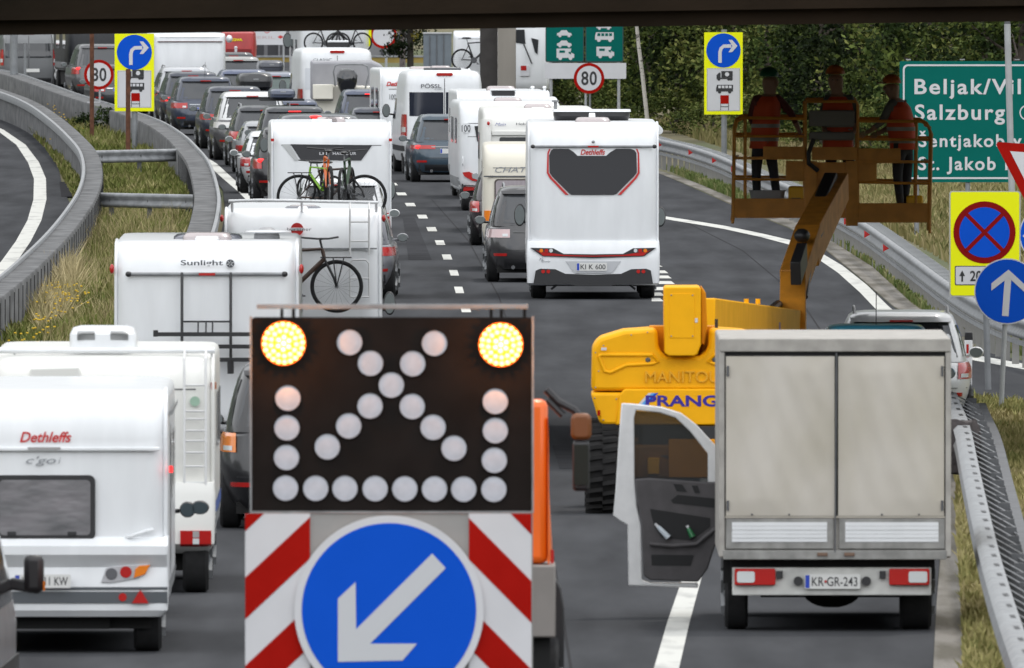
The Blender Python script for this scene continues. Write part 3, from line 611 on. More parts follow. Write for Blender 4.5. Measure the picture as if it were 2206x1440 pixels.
# ---------------------------------------------------------------- motorhomes and caravans
GC = 'white campers and caravans in the jam'
def tl(root, S, x, z, w, h, m=REDL, name='tail_lamp', off=.02):
    return S.rear(name, m, root, x - w / 2, x + w / 2, z - h / 2, z + h / 2, off, nx=4, nz=2)
def lampdisc(root, x, z, r, m, y, name='round_lamp'):
    o = MB().disc(x, z, r, y - .012, y, 20).build(name, m, root); return o
# --- A: white motorhome with anthracite shield (centre right)
r_, S, q = camper('white motorhome with a big anthracite shield and red curved stripes on its rear', 1278, 126., W=2.26, H=3.02, L=7.2, zb=.38, curve=.52, seam=False)
yy = -.006
pts = scooped([(1187, 325), (1192, 321), (1225, 321), (1236, 328), (1244, 336), (1306, 336), (1315, 328), (1327, 321), (1358, 321), (1367, 324), (1371, 330), (1372, 372), (1366, 380), (1328, 418), (1322, 420), (1231, 420), (1226, 417), (1190, 381), (1184, 372), (1183, 335)], q)
MB().prism(pts, -.012, .01).build('shield_panel', PANELK, r_, False)
for sg in (1, -1):
    f = lambda a: 1278 + sg * (a - 1278)
    st = scooped([(f(1183), 321), (f(1179), 330), (f(1178), 373), (f(1184), 384), (f(1218), 420), (f(1225), 420), (f(1189), 383), (f(1182), 372), (f(1182), 332), (f(1186), 321)], q)
    st = [(x, z) for x, z in st]
    MB().prism(st, -.01, .01).build('red_stripe', LOGOR, r_, False)
text(r_, 'Dethleffs', *q(1277, 328), .095, LOGOR, -.012, w=.42, shear=.25, bold=.02)
x0, z0 = q(1148, 316); x1, z1 = q(1410, 316)
MB().tube([(x0, -.03, z0), (x1, -.03, z0)], .022, 8).build('awning_rail', STEEL, r_)
for xx in (x0, x1): MB().ell((xx, -.03, z0), (.04, .04, .035)).build('rail_end', BLACK, r_)
xx, zz = q(1278, 316); MB().box(xx - .09, xx + .09, -.06, -.02, zz - .014, zz + .014).build('high_brake_light', REDL, r_, False)
xx, zz = q(1278, 306); MB().ell((xx, -.03, zz), (.03, .03, .025)).build('camera_dome', STEEL, r_)
S2 = Shell([(.24, .0, .6, 1.10, 10), (.28, -.06, .6, 1.13, 12), (.62, -.09, .6, 1.14, 14), (.86, -.09, .6, 1.14, 14), (1.0, -.01, .6, 1.13, 14)])
mb = MB(); S2.mesh(mb, 96); mb.build('rear_bumper', WHITE, r_, angle=40)
for sg in (1, -1):
    f = lambda a: 1278 + sg * (a - 1278)
    b = MB().prism(scooped([(f(1143), 534), (f(1192), 535), (f(1214), 547), (f(1278), 548), (f(1278), 556), (f(1168), 552)], q), -.115, -.06).build('lamp_band', BLACK, r_, False)
    MB().prism(scooped([(f(1154), 538), (f(1160), 541), (f(1212), 549), (f(1278), 551), (f(1278), 553), (f(1170), 551)], q), -.12, -.1).build('red_reflector_strip', REDL, b, False)
    for a, m in ((1166, AMBER), (1177, REDL), (1187, CLEAR)):
        xx, zz = q(f(a), 540); lampdisc(b, xx, zz, .032, m, -.115)
    b = MB().prism(scooped([(f(1149), 612), (f(1154), 583), (f(1164), 579), (f(1196), 580), (f(1218), 590), (f(1278), 592), (f(1278), 616), (f(1240), 616), (f(1225), 612)], q), -.12, -.06).build('black_bumper_insert', BLACK, r_, False)
    for a in (1170, 1181):
        xx, zz = q(f(a), 585); lampdisc(b, xx, zz, .032, REDL, -.12, 'rear_fog_lamp')
    MB().tube([(sg * .62, -.0, .25), (sg * .72, .0, .17)], .02, 6).build('mudguard_stay', BLACK, r_)
MB().prism(scooped([(1218, 563), (1338, 563), (1318, 588), (1238, 588)], q), -.098, -.05).build('plate_recess', mat('grey_recess', (.45, .46, .48), .5), r_, False)
xx, zz = q(1275, 575); plate(r_, xx, zz, -.1, 'KI K 600', .52, .135)
text(r_, 'XL', *q(1166, 558), .05, LOGOG, -.1, shear=.3); text(r_, 'family', *q(1176, 564), .04, LOGOG, -.1, w=.16, shear=.3)
skylight(r_, q(1258, 0)[0], .9, 3.0, .6, .9, .1); skylight(r_, q(1350, 0)[0], 1.2, 3.0, .45, .9, .08, SKYD); skylight(r_, q(1315, 0)[0], 2.6, 3.0, .12, .3, .16, WHITE)
mirror(r_, q(1430, 0)[0], 6.1, Z(466, 126) - .1, .2, .36, BLACK, (1.1, 6.2, 1.2)); mirror(r_, q(1123, 0)[0], 6.1, Z(462, 126) - .1, .2, .4, BLACK, (-1.1, 6.2, 1.2))
sb = Shell([(2.98, 0, .25, .6, 8), (3.02, 0, .25, .66, 8), (3.15, 0, .3, .66, 8), (3.17, .03, .28, .64, 8)])
tv = Shell([(3.0, 3.4, 4.3, .62, 8), (3.1, 3.3, 4.4, .66, 8), (3.17, 3.3, 4.4, .66, 8)]); xx = q(1275, 0)[0]
mb = MB(); tv.mesh(mb); o = mb.build('roof_spoiler', BLACK, r_); mb = MB(); Shell([(3.173, 3.28, 4.4, .68, 8), (3.21, 3.3, 4.4, .67, 8)]).mesh(mb); mb.build('spoiler_lid', WHITE, o)
MB().tube([(1.14, 1.5, 2.87), (1.14, 5.5, 2.87)], .07, 12).build('awning_case', WHITE, r_)
MB().tube([(-.62, 4.6, 3.0), (-.62, 4.6, 3.33)], .03, 8).tube([(-.62, 4.6, 3.33), (-.62, 4.6, 3.36)], .06, 8).build('roof_vent_pipe', STEEL, r_)
# --- B: near caravan bottom left
r_, S, q = camper('large white caravan with grey curtained rear window and red lettering, bottom left', 96, 232., W=2.3, H=2.44, L=6.6, name='caravan', cat='caravan', zb=.36, axle=[.7], curve=.45, ex=18, seam=False)
text(r_, 'Dethleffs', *q(98, 942), .1, LOGOR, -.012, w=.48, shear=.3, bold=.02); text(r_, "c'go", *q(88, 994), .09, LOGOG, -.012, w=.28, shear=.3); text(r_, 'i', *q(128, 993), .055, LOGOG, -.012, shear=.3)
xa, za = q(-150, 968); xb, _ = q(345, 968); MB().beam((xa, -.02, za), (xb, -.02, za), .04, .035).build('rear_rail', WHITE, r_, bevel=.008)
xa, za = q(60, 966); xb, _ = q(130, 966); MB().beam((xa, -.04, za), (xb, -.04, za), .02, .02).build('high_brake_light', mat('grey_lens', (.35, .33, .33), .3), r_)
(xa, za), (xb, zb_) = q(-12, 1164), q(205, 1024)
o = MB().prism(rrect(xa, xb, za, zb_, .06), -.03, .01).build('rear_window', BLACK, r_, bevel=.004)
MB().prism(rrect(xa + .045, xb - .045, za + .045, zb_ - .045, .04), -.036, -.02).build('curtained_pane', mat('grey_curtain', (.2, .19, .2), .35, col2=(.11, .11, .115), scale=2.6, stretch=(1, 1, 2.4), lo=.3, hi=.7, bump=.6, bscale=3, coat=.3), o, False)
for a in (25, 155): xx, zz = q(a, 1150); MB().box(xx - .04, xx + .04, -.05, -.03, zz - .02, zz + .02).build('window_latch', BLACK, o, False, .006)
for a in (-40,): pass
MB().prism(scooped([(-120, 1176), (160, 1180), (220, 1177), (248, 1171), (236, 1182), (170, 1190), (-120, 1186)], q), -.014, .01).build('dark_stripe', mat('dark_grey_stripe', (.1, .11, .12), .4), r_, False)
(xa, za) = q(272, 1158); (xb, zb_) = q(328, 1142); MB().tube([(xa, -.01, za), (xa + .05, -.06, za + .01), (xb - .05, -.06, zb_ - .01), (xb, -.01, zb_)], .018, 8).build('grab_handle', WHITE, r_)
S3 = Shell([(.34, .02, .5, 1.08, 16), (.4, -.03, .5, 1.14, 18), (.62, -.05, .5, 1.15, 18), (.8, -.02, .5, 1.15, 18), (.92, -.12, .5, 1.15, 18), (1.0, -.12, .5, 1.15, 18), (1.08, -.01, .5, 1.15, 18)])
mb = MB(); S3.mesh(mb, 96); mb.build('rear_bumper', WHITE, r_, angle=30)
S3.rear('dark_bumper_band', mat('dark_grey_stripe', (.1, .11, .12), .4), r_, -1.14, 1.13, Z(1300, 232), Z(1275, 232), .012, nz=2); S3.rear('upper_bumper_line', mat('dark_grey_stripe', (.1, .11, .12), .4), r_, -1.14, 1.13, Z(1271, 232), Z(1265, 232), .012, nz=2)
for a, b, m, rr in ((240, 1237, mat('smoke_lens', (.12, .12, .13), .2), .055), (271, 1233, REDLIT if 0 else REDL, .055)): xx, zz = q(a, b); lampdisc(r_, xx, zz, rr, m, -.05, 'tail_lamp')
MB().prism(scooped([(217, 1255), (228, 1224), (250, 1220), (322, 1215), (300, 1245), (240, 1256)], q), -.06, .0).build('lamp_cluster', mat('silver_lamp_housing', (.5, .5, .52), .3, metal=.4), r_, False, .004)
for a, b, rr, m in ((240, 1237, .05, mat('smoke_lens', (.12, .12, .13), .2)), (271, 1233, .05, REDL)): xx, zz = q(a, b); lampdisc(r_, xx, zz, rr, m, -.062, 'tail_lamp')
MB().prism(scooped([(288, 1246), (291, 1226), (300, 1219), (324, 1217), (312, 1238)], q), -.075, -.05).build('indicator_lamp', AMBER, r_, False, .006)
xx, zz = q(264, 1287); lampdisc(r_, xx, zz, .038, REDL, -.045, 'round_reflector'); MB().prism(scooped([(284, 1300), (320, 1300), (302, 1270)], q), -.075, -.02).build('triangle_reflector', REDL, r_, False)
xx, zz = q(92, 1252); plate(r_, xx, zz, -.125, 'W  7111 KW', .52, .125)
for yy_ in (2.2,): 
    S.side('awning_track', STEEL, r_, 1, .3, 6.2, 2.2, 2.24, .03); S.side('side_door', mat('white_door', (.6, .62, .65), .35), r_, 1, 1.5, 2.2, .5, 2.1, .012); S.side('door_window', GLASS, r_, 1, 1.6, 2.1, 1.4, 1.95, .02)
MB().box(1.155, 1.19, .02, .07, 1.68, 1.74).build('side_marker', REDLIT, r_, False)
MB().box(-.5, .6, .2, .35, .22, .34).build('spare_holder', UNDER, r_, False)
# its tow car
rt, _, _ = car('dark estate car towing the nearest caravan, only its right mirror showing', 110, 222., W=1.86, H=1.5, L=4.7, col='graphite', rgb=(.03, .032, .035), name='tow_car', group='cars towing caravans', mirr=False)
mirror(rt, (425 - 110) / 222., 2.6, 1.02, .18, .14, BLACK, (.9, 2.9, .98), mat('dark_mirror_glass', (.05, .07, .08), .1)); mirror(rt, (398 - 110) / 222., 2.6, 1.0, .16, .16, BLACK, (.9, 2.9, .98), mat('dark_mirror_glass', (.05, .07, .08), .1))
# --- C: warm white motorhome behind B, ladder on the right
r_, S, q = camper('warm white motorhome with a rear ladder, blue stripes and an air conditioner on the roof', 222, 214., W=2.26, H=2.42, L=6.2, m=OFFW, zb=.5, curve=.36, axle=[.35, 4.9])
MB().tube([(*[q(395, 752)[0]], -.05, 2.45)] and [(q(-30, 757)[0], .3, q(0, 757)[1]), (q(462, 757)[0], .3, q(0, 757)[1])], .03, 8).build('roof_rail', WHITE, r_)
for a in (30, 260, 455): MB().tube([(q(a, 757)[0], .3, q(0, 757)[1]), (q(a, 757)[0], .35, 2.36)], .014, 6).build('rail_support', WHITE, r_)
lad = MB()
for a in (397, 443): x = q(a, 0)[0]; lad.tube([(x, .25, q(0, 757)[1]), (x, -.02, q(0, 775)[1]), (x, -.09, q(0, 800)[1]), (x, -.09, q(0, 1108)[1]), (x, -.02, q(0, 1112)[1])], .014, 8)
for b in (830, 886, 903, 928, 950, 975, 1005, 1040, 1070): lad.tube([(q(397, 0)[0], -.09, q(0, b)[1]), (q(443, 0)[0], -.09, q(0, b)[1])], .011, 6)
lad.build('ladder', mat('white_tube', (.6, .6, .6), .4), r_)
for b in (1086, 1100): S.rear('blue_stripe', mat('blue_stripe', srgb(60, 90, 160), .4), r_, q(0, 0)[0], 1.12, q(0, b + 5)[1], q(0, b - 5)[1], .01, nz=1)
for b0, b1 in ((1086, 1100),): S.side('side_blue_stripe', mat('blue_stripe', srgb(60, 90, 160), .4), r_, 1, .15, 5.5, q(0, 1105)[1], q(0, 1081)[1], .01)
xx, zz = q(420, 899); MB().disc(*q(420, 865), .05, -.03, -.005, 20).build('green_sticker', mat('pale_green', srgb(150, 180, 160), .5), r_)
S4 = Shell([(.4, .05, .5, 1.05, 14), (.5, -.12, .5, 1.12, 16), (1.0, -.14, .5, 1.13, 16), (1.12, -.1, .5, 1.12, 14)]); mb = MB(); S4.mesh(mb, 80); mb.build('rear_bumper', OFFW, r_)
o = S4.rear('tail_lamp', REDL, r_, q(388, 0)[0], q(452, 0)[0], q(0, 1178)[1], q(0, 1143)[1], .02); S4.rear('reversing_lens', CLEAR, o, q(414, 0)[0], q(427, 0)[0], q(0, 1174)[1], q(0, 1160)[1], .028, nx=3); S4.rear('grey_lens', mat('grey_lens', (.35, .33, .33), .3), o, q(414, 0)[0], q(427, 0)[0], q(0, 1158)[1], q(0, 1144)[1], .028, nx=3)
o = S4.rear('tail_lamp', REDL, r_, -1.08, -.8, q(0, 1178)[1], q(0, 1143)[1], .02)
ac = Shell([(2.40, .4, 1.2, .32, 8), (2.46, .35, 1.25, .345, 7), (2.6, .36, 1.24, .34, 6), (2.66, .42, 1.18, .31, 5), (2.68, .5, 1.1, .24, 5)])
xo = q(221, 0)[0]; mb = MB(); ac.mesh(mb); o = mb.build('air_conditioner', WHITE, r_); o.location.x = xo
for a in (184, 256):
    for k in range(8): xx = q(a, 0)[0] - xo; MB().box(xx - .09, xx + .09, .352, .37, 2.545 + k * .0118, 2.551 + k * .0118).build('vent_slot', mat('vent_dark', (.15, .15, .15), .6), o, False)
tp = scooped([(30, 842), (48, 824), (176, 822), (186, 842)], q); MB().prism([(x, z) for x, z in tp], -.05, .1).build('rear_skylight', SKYD, r_, False, .01)
MB().prism(scooped([(58, 822), (66, 793), (170, 790), (180, 822)], q), -.03, .12).build('skylight_hood', OFFW, r_, False, .02)
xx, zz = q(311, 832); MB().box(xx - .012, xx + .012, -.05, 0, zz - .03, zz + .05).box(xx - .035, xx - .02, -.05, 0, zz - .0, zz + .05).box(xx - .04, xx + .04, -.04, 0, zz - .04, zz - .02).build('rail_hook', STEEL, r_, False)
S.side('side_marker', REDL, r_, 1, .1, .35, q(0, 840)[1], q(0, 825)[1], .02)
# --- E: grey white motorhome with bike rack, left lane
r_, S, q = camper('white motorhome with an empty black bicycle carrier below dark lettering', 445, 176., W=2.28, H=2.76, L=7.0, curve=.5, seam=False)
text(r_, 'Sunlight', *q(435, 568), .085, LOGOK, -.03, w=.52, bold=.015)
xx, zz = q(496, 568); o = MB().disc(xx, zz, .05, -.03, -.008, 24).build('logo_disc', LOGOK, r_, False)
for k in range(6): a = 2 * math.pi * k / 6 + .3; MB().beam((xx + .012 * math.cos(a), -.034, zz + .012 * math.sin(a)), (xx + .042 * math.cos(a), -.034, zz + .042 * math.sin(a)), .004, .008).build('logo_leaf', WHITE, o, False)
MB().tube([(q(278, 0)[0], -.04, q(0, 591)[1]), (q(612, 0)[0], -.04, q(0, 591)[1])], .024, 8).build('awning_rail', STEEL, r_)
for a in (277, 613): MB().ell((q(a, 0)[0], -.04, q(0, 591)[1]), (.04, .04, .035)).build('rail_end', BLACK, r_)
xx, zz = q(446, 591); MB().box(xx - .1, xx + .1, -.075, -.03, zz - .016, zz + .016).build('high_brake_light', REDL, r_, False)
CK = mat('black_tube', (.02, .02, .022), .4)
c = MB()
for a in (392, 497): c.tube([(q(a, 0)[0], -.05, q(0, 588)[1]), (q(a, 0)[0], -.09, q(0, 600)[1]), (q(a, 0)[0], -.09, q(0, 800)[1])], .018, 8)
c.tube([(q(392, 0)[0], -.1, q(0, 693)[1]), (q(497, 0)[0], -.1, q(0, 693)[1])], .012, 6)
for a in (427, 444, 458): c.tube([(q(a, 0)[0], -.1, q(0, 693)[1]), (q(a, 0)[0], -.3, q(0, 715)[1])], .01, 6)
c.build('carrier_frame', CK, r_)
for b in (719, 746, 775):
    MB().beam((q(333, 0)[0], -.45 + (b - 719) * .006, q(0, b)[1]), (q(585, 0)[0], -.45 + (b - 719) * .006, q(0, b)[1]), .06, .05).tube([(q(336, 0)[0], -.45 + (b - 719) * .006, q(0, b)[1] - .03), (q(336, 0)[0], -.45 + (b - 719) * .006, q(0, b)[1] + .05)], .03, 8).build('wheel_tray', CK, r_)
MB().tube([(q(497, 0)[0], -.2, q(0, 775)[1]), (q(497, 0)[0], -.2, q(0, 805)[1])], .04, 8).build('carrier_foot', CK, r_)
skylight(r_, q(325, 0)[0], .5, 2.75, .3, .4, .06, WHITE); skylight(r_, q(432, 0)[0], 1.4, 2.75, .85, 1.2, .07, SKYD); skylight(r_, q(455, 0)[0], .7, 2.75, .6, .6, .1)
o = MB().ell((q(573, 0)[0], 1.6, 2.78), (.16, .16, .13)).tube([(q(573, 0)[0], 1.6, 2.8), (q(573, 0)[0], 1.6, 2.9)], .05, 10).build('dish_base', mat('dish_grey', (.3, .3, .31), .5), r_)
MB().ell((q(575, 0)[0], 1.6, Z(500, 176) - .02), (.29, .3, .025)).build('satellite_dish', WHITE, o)
for sg in (-1, 1): MB().ell((sg * 1.16, .1, Z(580, 176)), (.03, .04, .06)).build('side_marker', REDL, r_)
tl(r_, S, -.95, .75, .22, .14); tl(r_, S, .95, .75, .22, .14)
# --- D: black pickup or large car right of C
r_, S, q = None, None, None
car('black pickup with amber side lamp between the ladder motorhome and the arrow board', 660, 195., W=1.95, H=1.82, L=5.2, col='black', rgb=(.012, .012, .014), name='pickup', cat='pickup truck', lamp='tall', lampm=AMBER, group='cars towing caravans', yaw=0)
# --- F: motorhome with ladder and round red emblem
r_, S, q = camper('white motorhome with a round red emblem and a ladder on its rear, with roof rail', 652, 155.5, W=2.19, H=2.62, L=6.8, curve=.6, seam=False)
x, z = q(640, 494); 
o = MB().disc(x, z, .088, -.03, -.0, 32).build('round_emblem', LOGOR, r_, False); MB().box(x - .095, x + .095, -.033, -.03, z - .02, z + .02).build('emblem_band', WHITE, o, False); text(r_, 'bürstner', x + .03, z, .045, LOGOK, -.04, w=.34)
MB().tube([(q(492, 0)[0], .1, q(0, 434)[1]), (q(560, 0)[0], .1, q(0, 432)[1]), (q(815, 0)[0], .1, q(0, 437)[1])], .022, 8).build('roof_rail', WHITE, r_)
for a in (500, 650, 810): MB().tube([(q(a, 0)[0], .1, q(0, 436)[1]), (q(a, 0)[0], .3, 2.58)], .02, 6).build('rail_support', WHITE, r_)
lad = MB()
for a in (754, 795): x = q(a, 0)[0]; lad.tube([(x, .1, q(0, 437)[1]), (x, -.06, q(0, 452)[1]), (x, -.09, q(0, 480)[1]), (x, -.09, q(0, 550)[1])], .014, 8)
for b in (478, 520): lad.tube([(q(754, 0)[0], -.09, q(0, b)[1]), (q(795, 0)[0], -.09, q(0, b)[1])], .012, 6)
for b in (558,):
    lad.tube([(q(754, 0)[0], -.07, q(0, 640)[1]), (q(754, 0)[0], -.09, q(0, 568)[1]), (q(760, 0)[0], -.09, q(0, 560)[1]), (q(788, 0)[0], -.09, q(0, 560)[1]), (q(795, 0)[0], -.09, q(0, 568)[1]), (q(795, 0)[0], -.07, q(0, 640)[1])], .014, 8)
for b in (600, 640): lad.tube([(q(754, 0)[0], -.09, q(0, b)[1]), (q(795, 0)[0], -.09, q(0, b)[1])], .012, 6)
lad.build('ladder', mat('white_tube', (.6, .6, .6), .4), r_)
MB().beam((q(500, 0)[0], -.02, q(0, 536)[1]), (q(812, 0)[0], -.02, q(0, 536)[1]), .03, .02).build('rear_rail', STEEL, r_)
text(r_, 'www', *q(524, 519), .05, mat('violet_print', (.3, .25, .35), .5), -.012, w=.16)
skylight(r_, q(720, 0)[0], .8, 2.6, .4, .4, .06); skylight(r_, q(560, 0)[0], .5, 2.6, .5, .4, .05, SKYD); skylight(r_, q(800, 0)[0], .5, 2.6, .3, .3, .05, WHITE)
for sg in (-1, 1): MB().ell((sg * 1.12, .1, Z(471, 155.5)), (.03, .04, .05)).build('side_marker', REDL, r_)
mirror(r_, q(838, 0)[0], 6.0, Z(626, 148), .17, .34, BLACK, (1.05, 6.1, 1.1))
bicycle('black trekking bicycle with luggage rack hung below the round red emblem', (X(636, 158), F / 155.5 - .45, Z(684, 158)), 0, mat('dark_brown_frame', (.06, .035, .025), .5), turn=.9, rackm=CK, rs_=1)
MB().ell((0, 0, 0), (.01, .01, .01))
# --- H: camper with black slanted panel
r_, S, q = camper('white camper with a black slanted panel across its upper rear', 714, 114.5, W=2.28, H=2.6, L=6.8, curve=.42, yaw=.02)
MB().prism(scooped([(626, 311), (802, 313), (778, 346), (648, 345)], q), -.012, .01).build('black_panel', PANELK, r_, False)
text(r_, 'LM', *q(696, 331), .05, SIGNW, -.02, w=.14, bold=.02); text(r_, 'HARBOUR', *q(742, 331), .055, SIGNW, -.02, w=.44, bold=.02, sp=1.15)
MB().prism(scooped([(606, 311), (624, 311), (644, 346), (634, 346)], q), -.006, .01).build('grey_panel', mat('light_grey_panel', (.45, .46, .46), .4), r_, False)
for a in (587, 841): MB().box(q(a, 0)[0] - .03, q(a, 0)[0] + .03, -.03, .02, q(0, 305)[1], q(0, 301)[1] + .02).build('side_marker', REDL, r_, False)
skylight(r_, q(640, 0)[0], .8, 2.58, .55, .6, .12); skylight(r_, q(745, 0)[0], .8, 2.58, .5, .6, .12); MB().box(q(672, 0)[0], q(716, 0)[0], .6, 1.2, 2.58, 2.66).build('roof_box', WHITE, r_, bevel=.02)
mirror(r_, q(851, 0)[0], 5.8, Z(410, 113), .2, .4, BLACK, (1.1, 6, 1.2))
tl(r_, S, -1.0, .8, .16, .2); tl(r_, S, 1.0, .8, .16, .2)
# G: small white van with bicycles in front of it
car('small white hatchback with bicycles on its tailgate, in front of the black panelled camper', 735, 119.5, W=1.82, H=1.78, L=4.4, col='white', rgb=(.72, .73, .74), lamp='tall', hatch=.2, glass=GLASSG)
GR = mat('bike_green', srgb(120, 170, 30), .35, coat=.4); OR = mat('bike_orange', srgb(200, 95, 25), .35, coat=.4)
dG = F / 119.5
bicycle('dark brown bicycle lying across the back of the small white car', (X(715, 119.5), dG - .25, Z(470, 119.5)), 0, mat('dark_brown_frame', (.06, .035, .025), .5), r=.38, wb=1.18, rackm=CK)
bicycle('orange mountain bicycle seen end-on in the middle of the tailgate rack', (X(705, 119.5), dG - .75, Z(440, 119.5)), math.pi / 2 + .12, OR, turn=.1)
bicycle('black and green bicycle seen end-on on the right of the tailgate rack', (X(747, 119.5), dG - .7, Z(444, 119.5)), math.pi / 2 - .15, mat('bike_dark_green', (.02, .05, .02), .4), turn=-.2)
bicycle('bright green bicycle leaning on the left of the tailgate rack', (X(690, 119.5), dG - .4, Z(436, 119.5)), math.pi / 2 + .75, GR, turn=.3, r=.3, wb=.95, scale=.78)
# grey car right of F
car('grey estate car showing only its right flank beside the motorhome with the round emblem', 735, 126., W=1.84, H=1.6, L=4.7, col='silver_grey', rgb=(.2, .2, .22), yaw=-.012)
# --- right lane
r_, S, q = camper('white caravan with a round speed sticker and red curved tail lamp, in the right lane', 1099, 99.5, W=2.23, H=2.36, L=6.4, name='caravan', cat='caravan', curve=.75, yaw=.035, axle=[.4], trim=False)
text(r_, '100', *q(1004, 277), .15, LOGOK, -.012, w=.19, bold=.01); MB().prism(scooped([(994, 270), (998, 266), (1010, 266), (1015, 270), (1015, 282), (1006, 288), (994, 282)], q), -.009, .01).build('speed_sticker', WHITE, r_, False)
b = MB().prism(scooped([(996, 372), (1010, 370), (1030, 380), (1034, 391), (1018, 390), (1000, 380)], q), -.014, .01).build('tail_lamp', REDL, r_, False)
MB().prism(scooped([(1016, 376), (1026, 373), (1034, 378), (1030, 388), (1018, 384)], q), -.02, -.01).build('grey_lens', mat('grey_lens2', (.3, .32, .33), .4), b, False)
MB().prism(scooped([(998, 405), (1002, 402), (1034, 404), (1034, 409), (998, 412)], q), -.014, .01).build('tail_lamp', REDL, r_, False)
MB().tube([(q(994, 0)[0], -.04, q(0, 408)[1]), (q(1000, 0)[0], -.05, q(0, 400)[1]), (q(1040, 0)[0], -.05, q(0, 401)[1])], .014, 6).build('bumper_line', BLACK, r_)
MB().tube([(q(997, 0)[0], -.02, q(0, 338)[1]), (q(997, 0)[0], -.06, q(0, 342)[1]), (q(997, 0)[0], -.06, q(0, 352)[1]), (q(997, 0)[0], -.02, q(0, 356)[1])], .015, 6).build('grab_handle', WHITE, r_)
S.rear('panel_gap', STEELD, r_, -1.1, 1.1, Z(267, 99.5), Z(266, 99.5) + .005, .005, nz=1)
MB().prism(scooped([(1022, 272), (1034, 271), (1034, 305), (1028, 305)], q), -.012, .01).build('rear_window', GLASS, r_, False)
skylight(r_, q(1040, 0)[0], 1.2, 2.34, .35, .5, .06, SKYD); skylight(r_, q(1105, 0)[0], 1.2, 2.34, .6, .7, .1)
r_, S, q = camper('white motorhome with a dark roof hatch ahead of the caravan with the speed sticker', 1085, 96., W=2.1, H=2.42, L=6.6, curve=.4, yaw=.035)
skylight(r_, q(1085, 0)[0], 1.5, 2.4, .65, .9, .12); skylight(r_, q(1020, 0)[0], 1.5, 2.4, .45, .5, .07, CREAM)
mb = MB(); mb.box(q(1060, 0)[0], q(1110, 0)[0], .15, .8, 2.15, 2.42); mb.build('dark_roof_hatch', PANELK, r_, bevel=.02); MB().box(q(1058, 0)[0], q(1112, 0)[0], .12, .8, 2.425, 2.47).build('hatch_lid', WHITE, r_, bevel=.015)
for a in (1150, 1176): MB().tube([(q(a, 0)[0], .8, 2.4), (q(a, 0)[0], .8, 2.5)], .03, 8).ell((q(a, 0)[0], .8, 2.5), (.05, .05, .03)).build('roof_vent', WHITE, r_)
MB().ell((1.1, .2, 2.2), (.12, .2, .1)).build('side_lamp', WHITE, r_)
r_, S, q = camper('cream white caravan with blue script lettering and a red round marker', 1160, 106., W=2.3, H=2.52, L=6.5, m=OFFW, name='caravan', cat='caravan', curve=.5, yaw=.015, axle=[2.5], trim=False)
for sg in (-1, 1):
    S.rear('corner_pillar', OFFW, r_, *sorted((sg * 1.14, sg * .95)), .6, 2.3, .05)
xx, zz = q(1052, 266); MB().ell((xx, -.06, zz), (.03, .02, .04)).build('round_marker', REDL, r_)
text(r_, 'Main', *q(1078, 268), .06, mat('blue_print', (.12, .15, .35), .5), -.012, w=.22, shear=.4); text(r_, 'Hobby', *q(1128, 268), .06, LOGOK, -.012, w=.3, bold=.01)
MB().beam((q(1060, 0)[0], -.02, q(0, 287)[1]), (1.0, -.02, q(0, 287)[1]), .05, .09).build('rear_rail', OFFW, r_, bevel=.01)
MB().prism(rrect(q(1076, 0)[0], .9, q(0, 330)[1], q(0, 296)[1], .04), -.02, .01).build('rear_window', GLASSG, r_)
skylight(r_, q(1153, 0)[0], .9, 2.5, .55, .7, .1); skylight(r_, q(1198, 0)[0], .5, 2.48, .28, .3, .06, WHITE)
r_, S, q = camper('older cream caravan with grey capital lettering over a curtained rear window', 1169, 117.6, W=2.2, H=2.32, L=5.6, m=CREAM, name='caravan', cat='caravan', curve=.42, yaw=.004, axle=[2.6], trim=False)
text(r_, 'CHATEAU', *q(1124, 366), .1, LOGOG, -.014, w=.98, shear=.3)
MB().box(-1.08, 1.08, -.02, .01, q(0, 382)[1], q(0, 380)[1] + .01).build('trim_strip', STEELD, r_, False)
o = MB().prism(rrect(q(1065, 0)[0], .9, q(0, 452)[1], q(0, 386)[1], .07), -.02, .01).build('rear_window', mat('brown_rubber', (.06, .045, .04), .6), r_)
MB().prism(rrect(q(1068, 0)[0], .87, q(0, 449)[1], q(0, 389)[1], .06), -.025, -.01).build('curtained_pane', mat('lilac_curtain', (.34, .3, .32), .6, var=.15, scale=5, stretch=(6, 1, 1)), o, False)
tl(r_, S, -1.0, 1.0, .12, .22, AMBER)
car('dark red-brown car between the cream caravans, only its left flank and mirrors showing', 1112, 110., W=1.8, H=1.5, L=4.4, col='dark_plum', rgb=(.03, .02, .025), lamp='tall', group='cars towing caravans', yaw=.01)
car('anthracite people carrier with clear tail lamps beside the shield motorhome', 1163, 121., W=1.9, H=1.7, L=4.8, col='anthracite', rgb=(.035, .034, .036), lampm=mat('pale_lens', (.55, .4, .4), .15, coat=.5), group=CARG, yaw=.012, rails=True, strip=mat('dark_strip', (.1, .1, .1), .4))
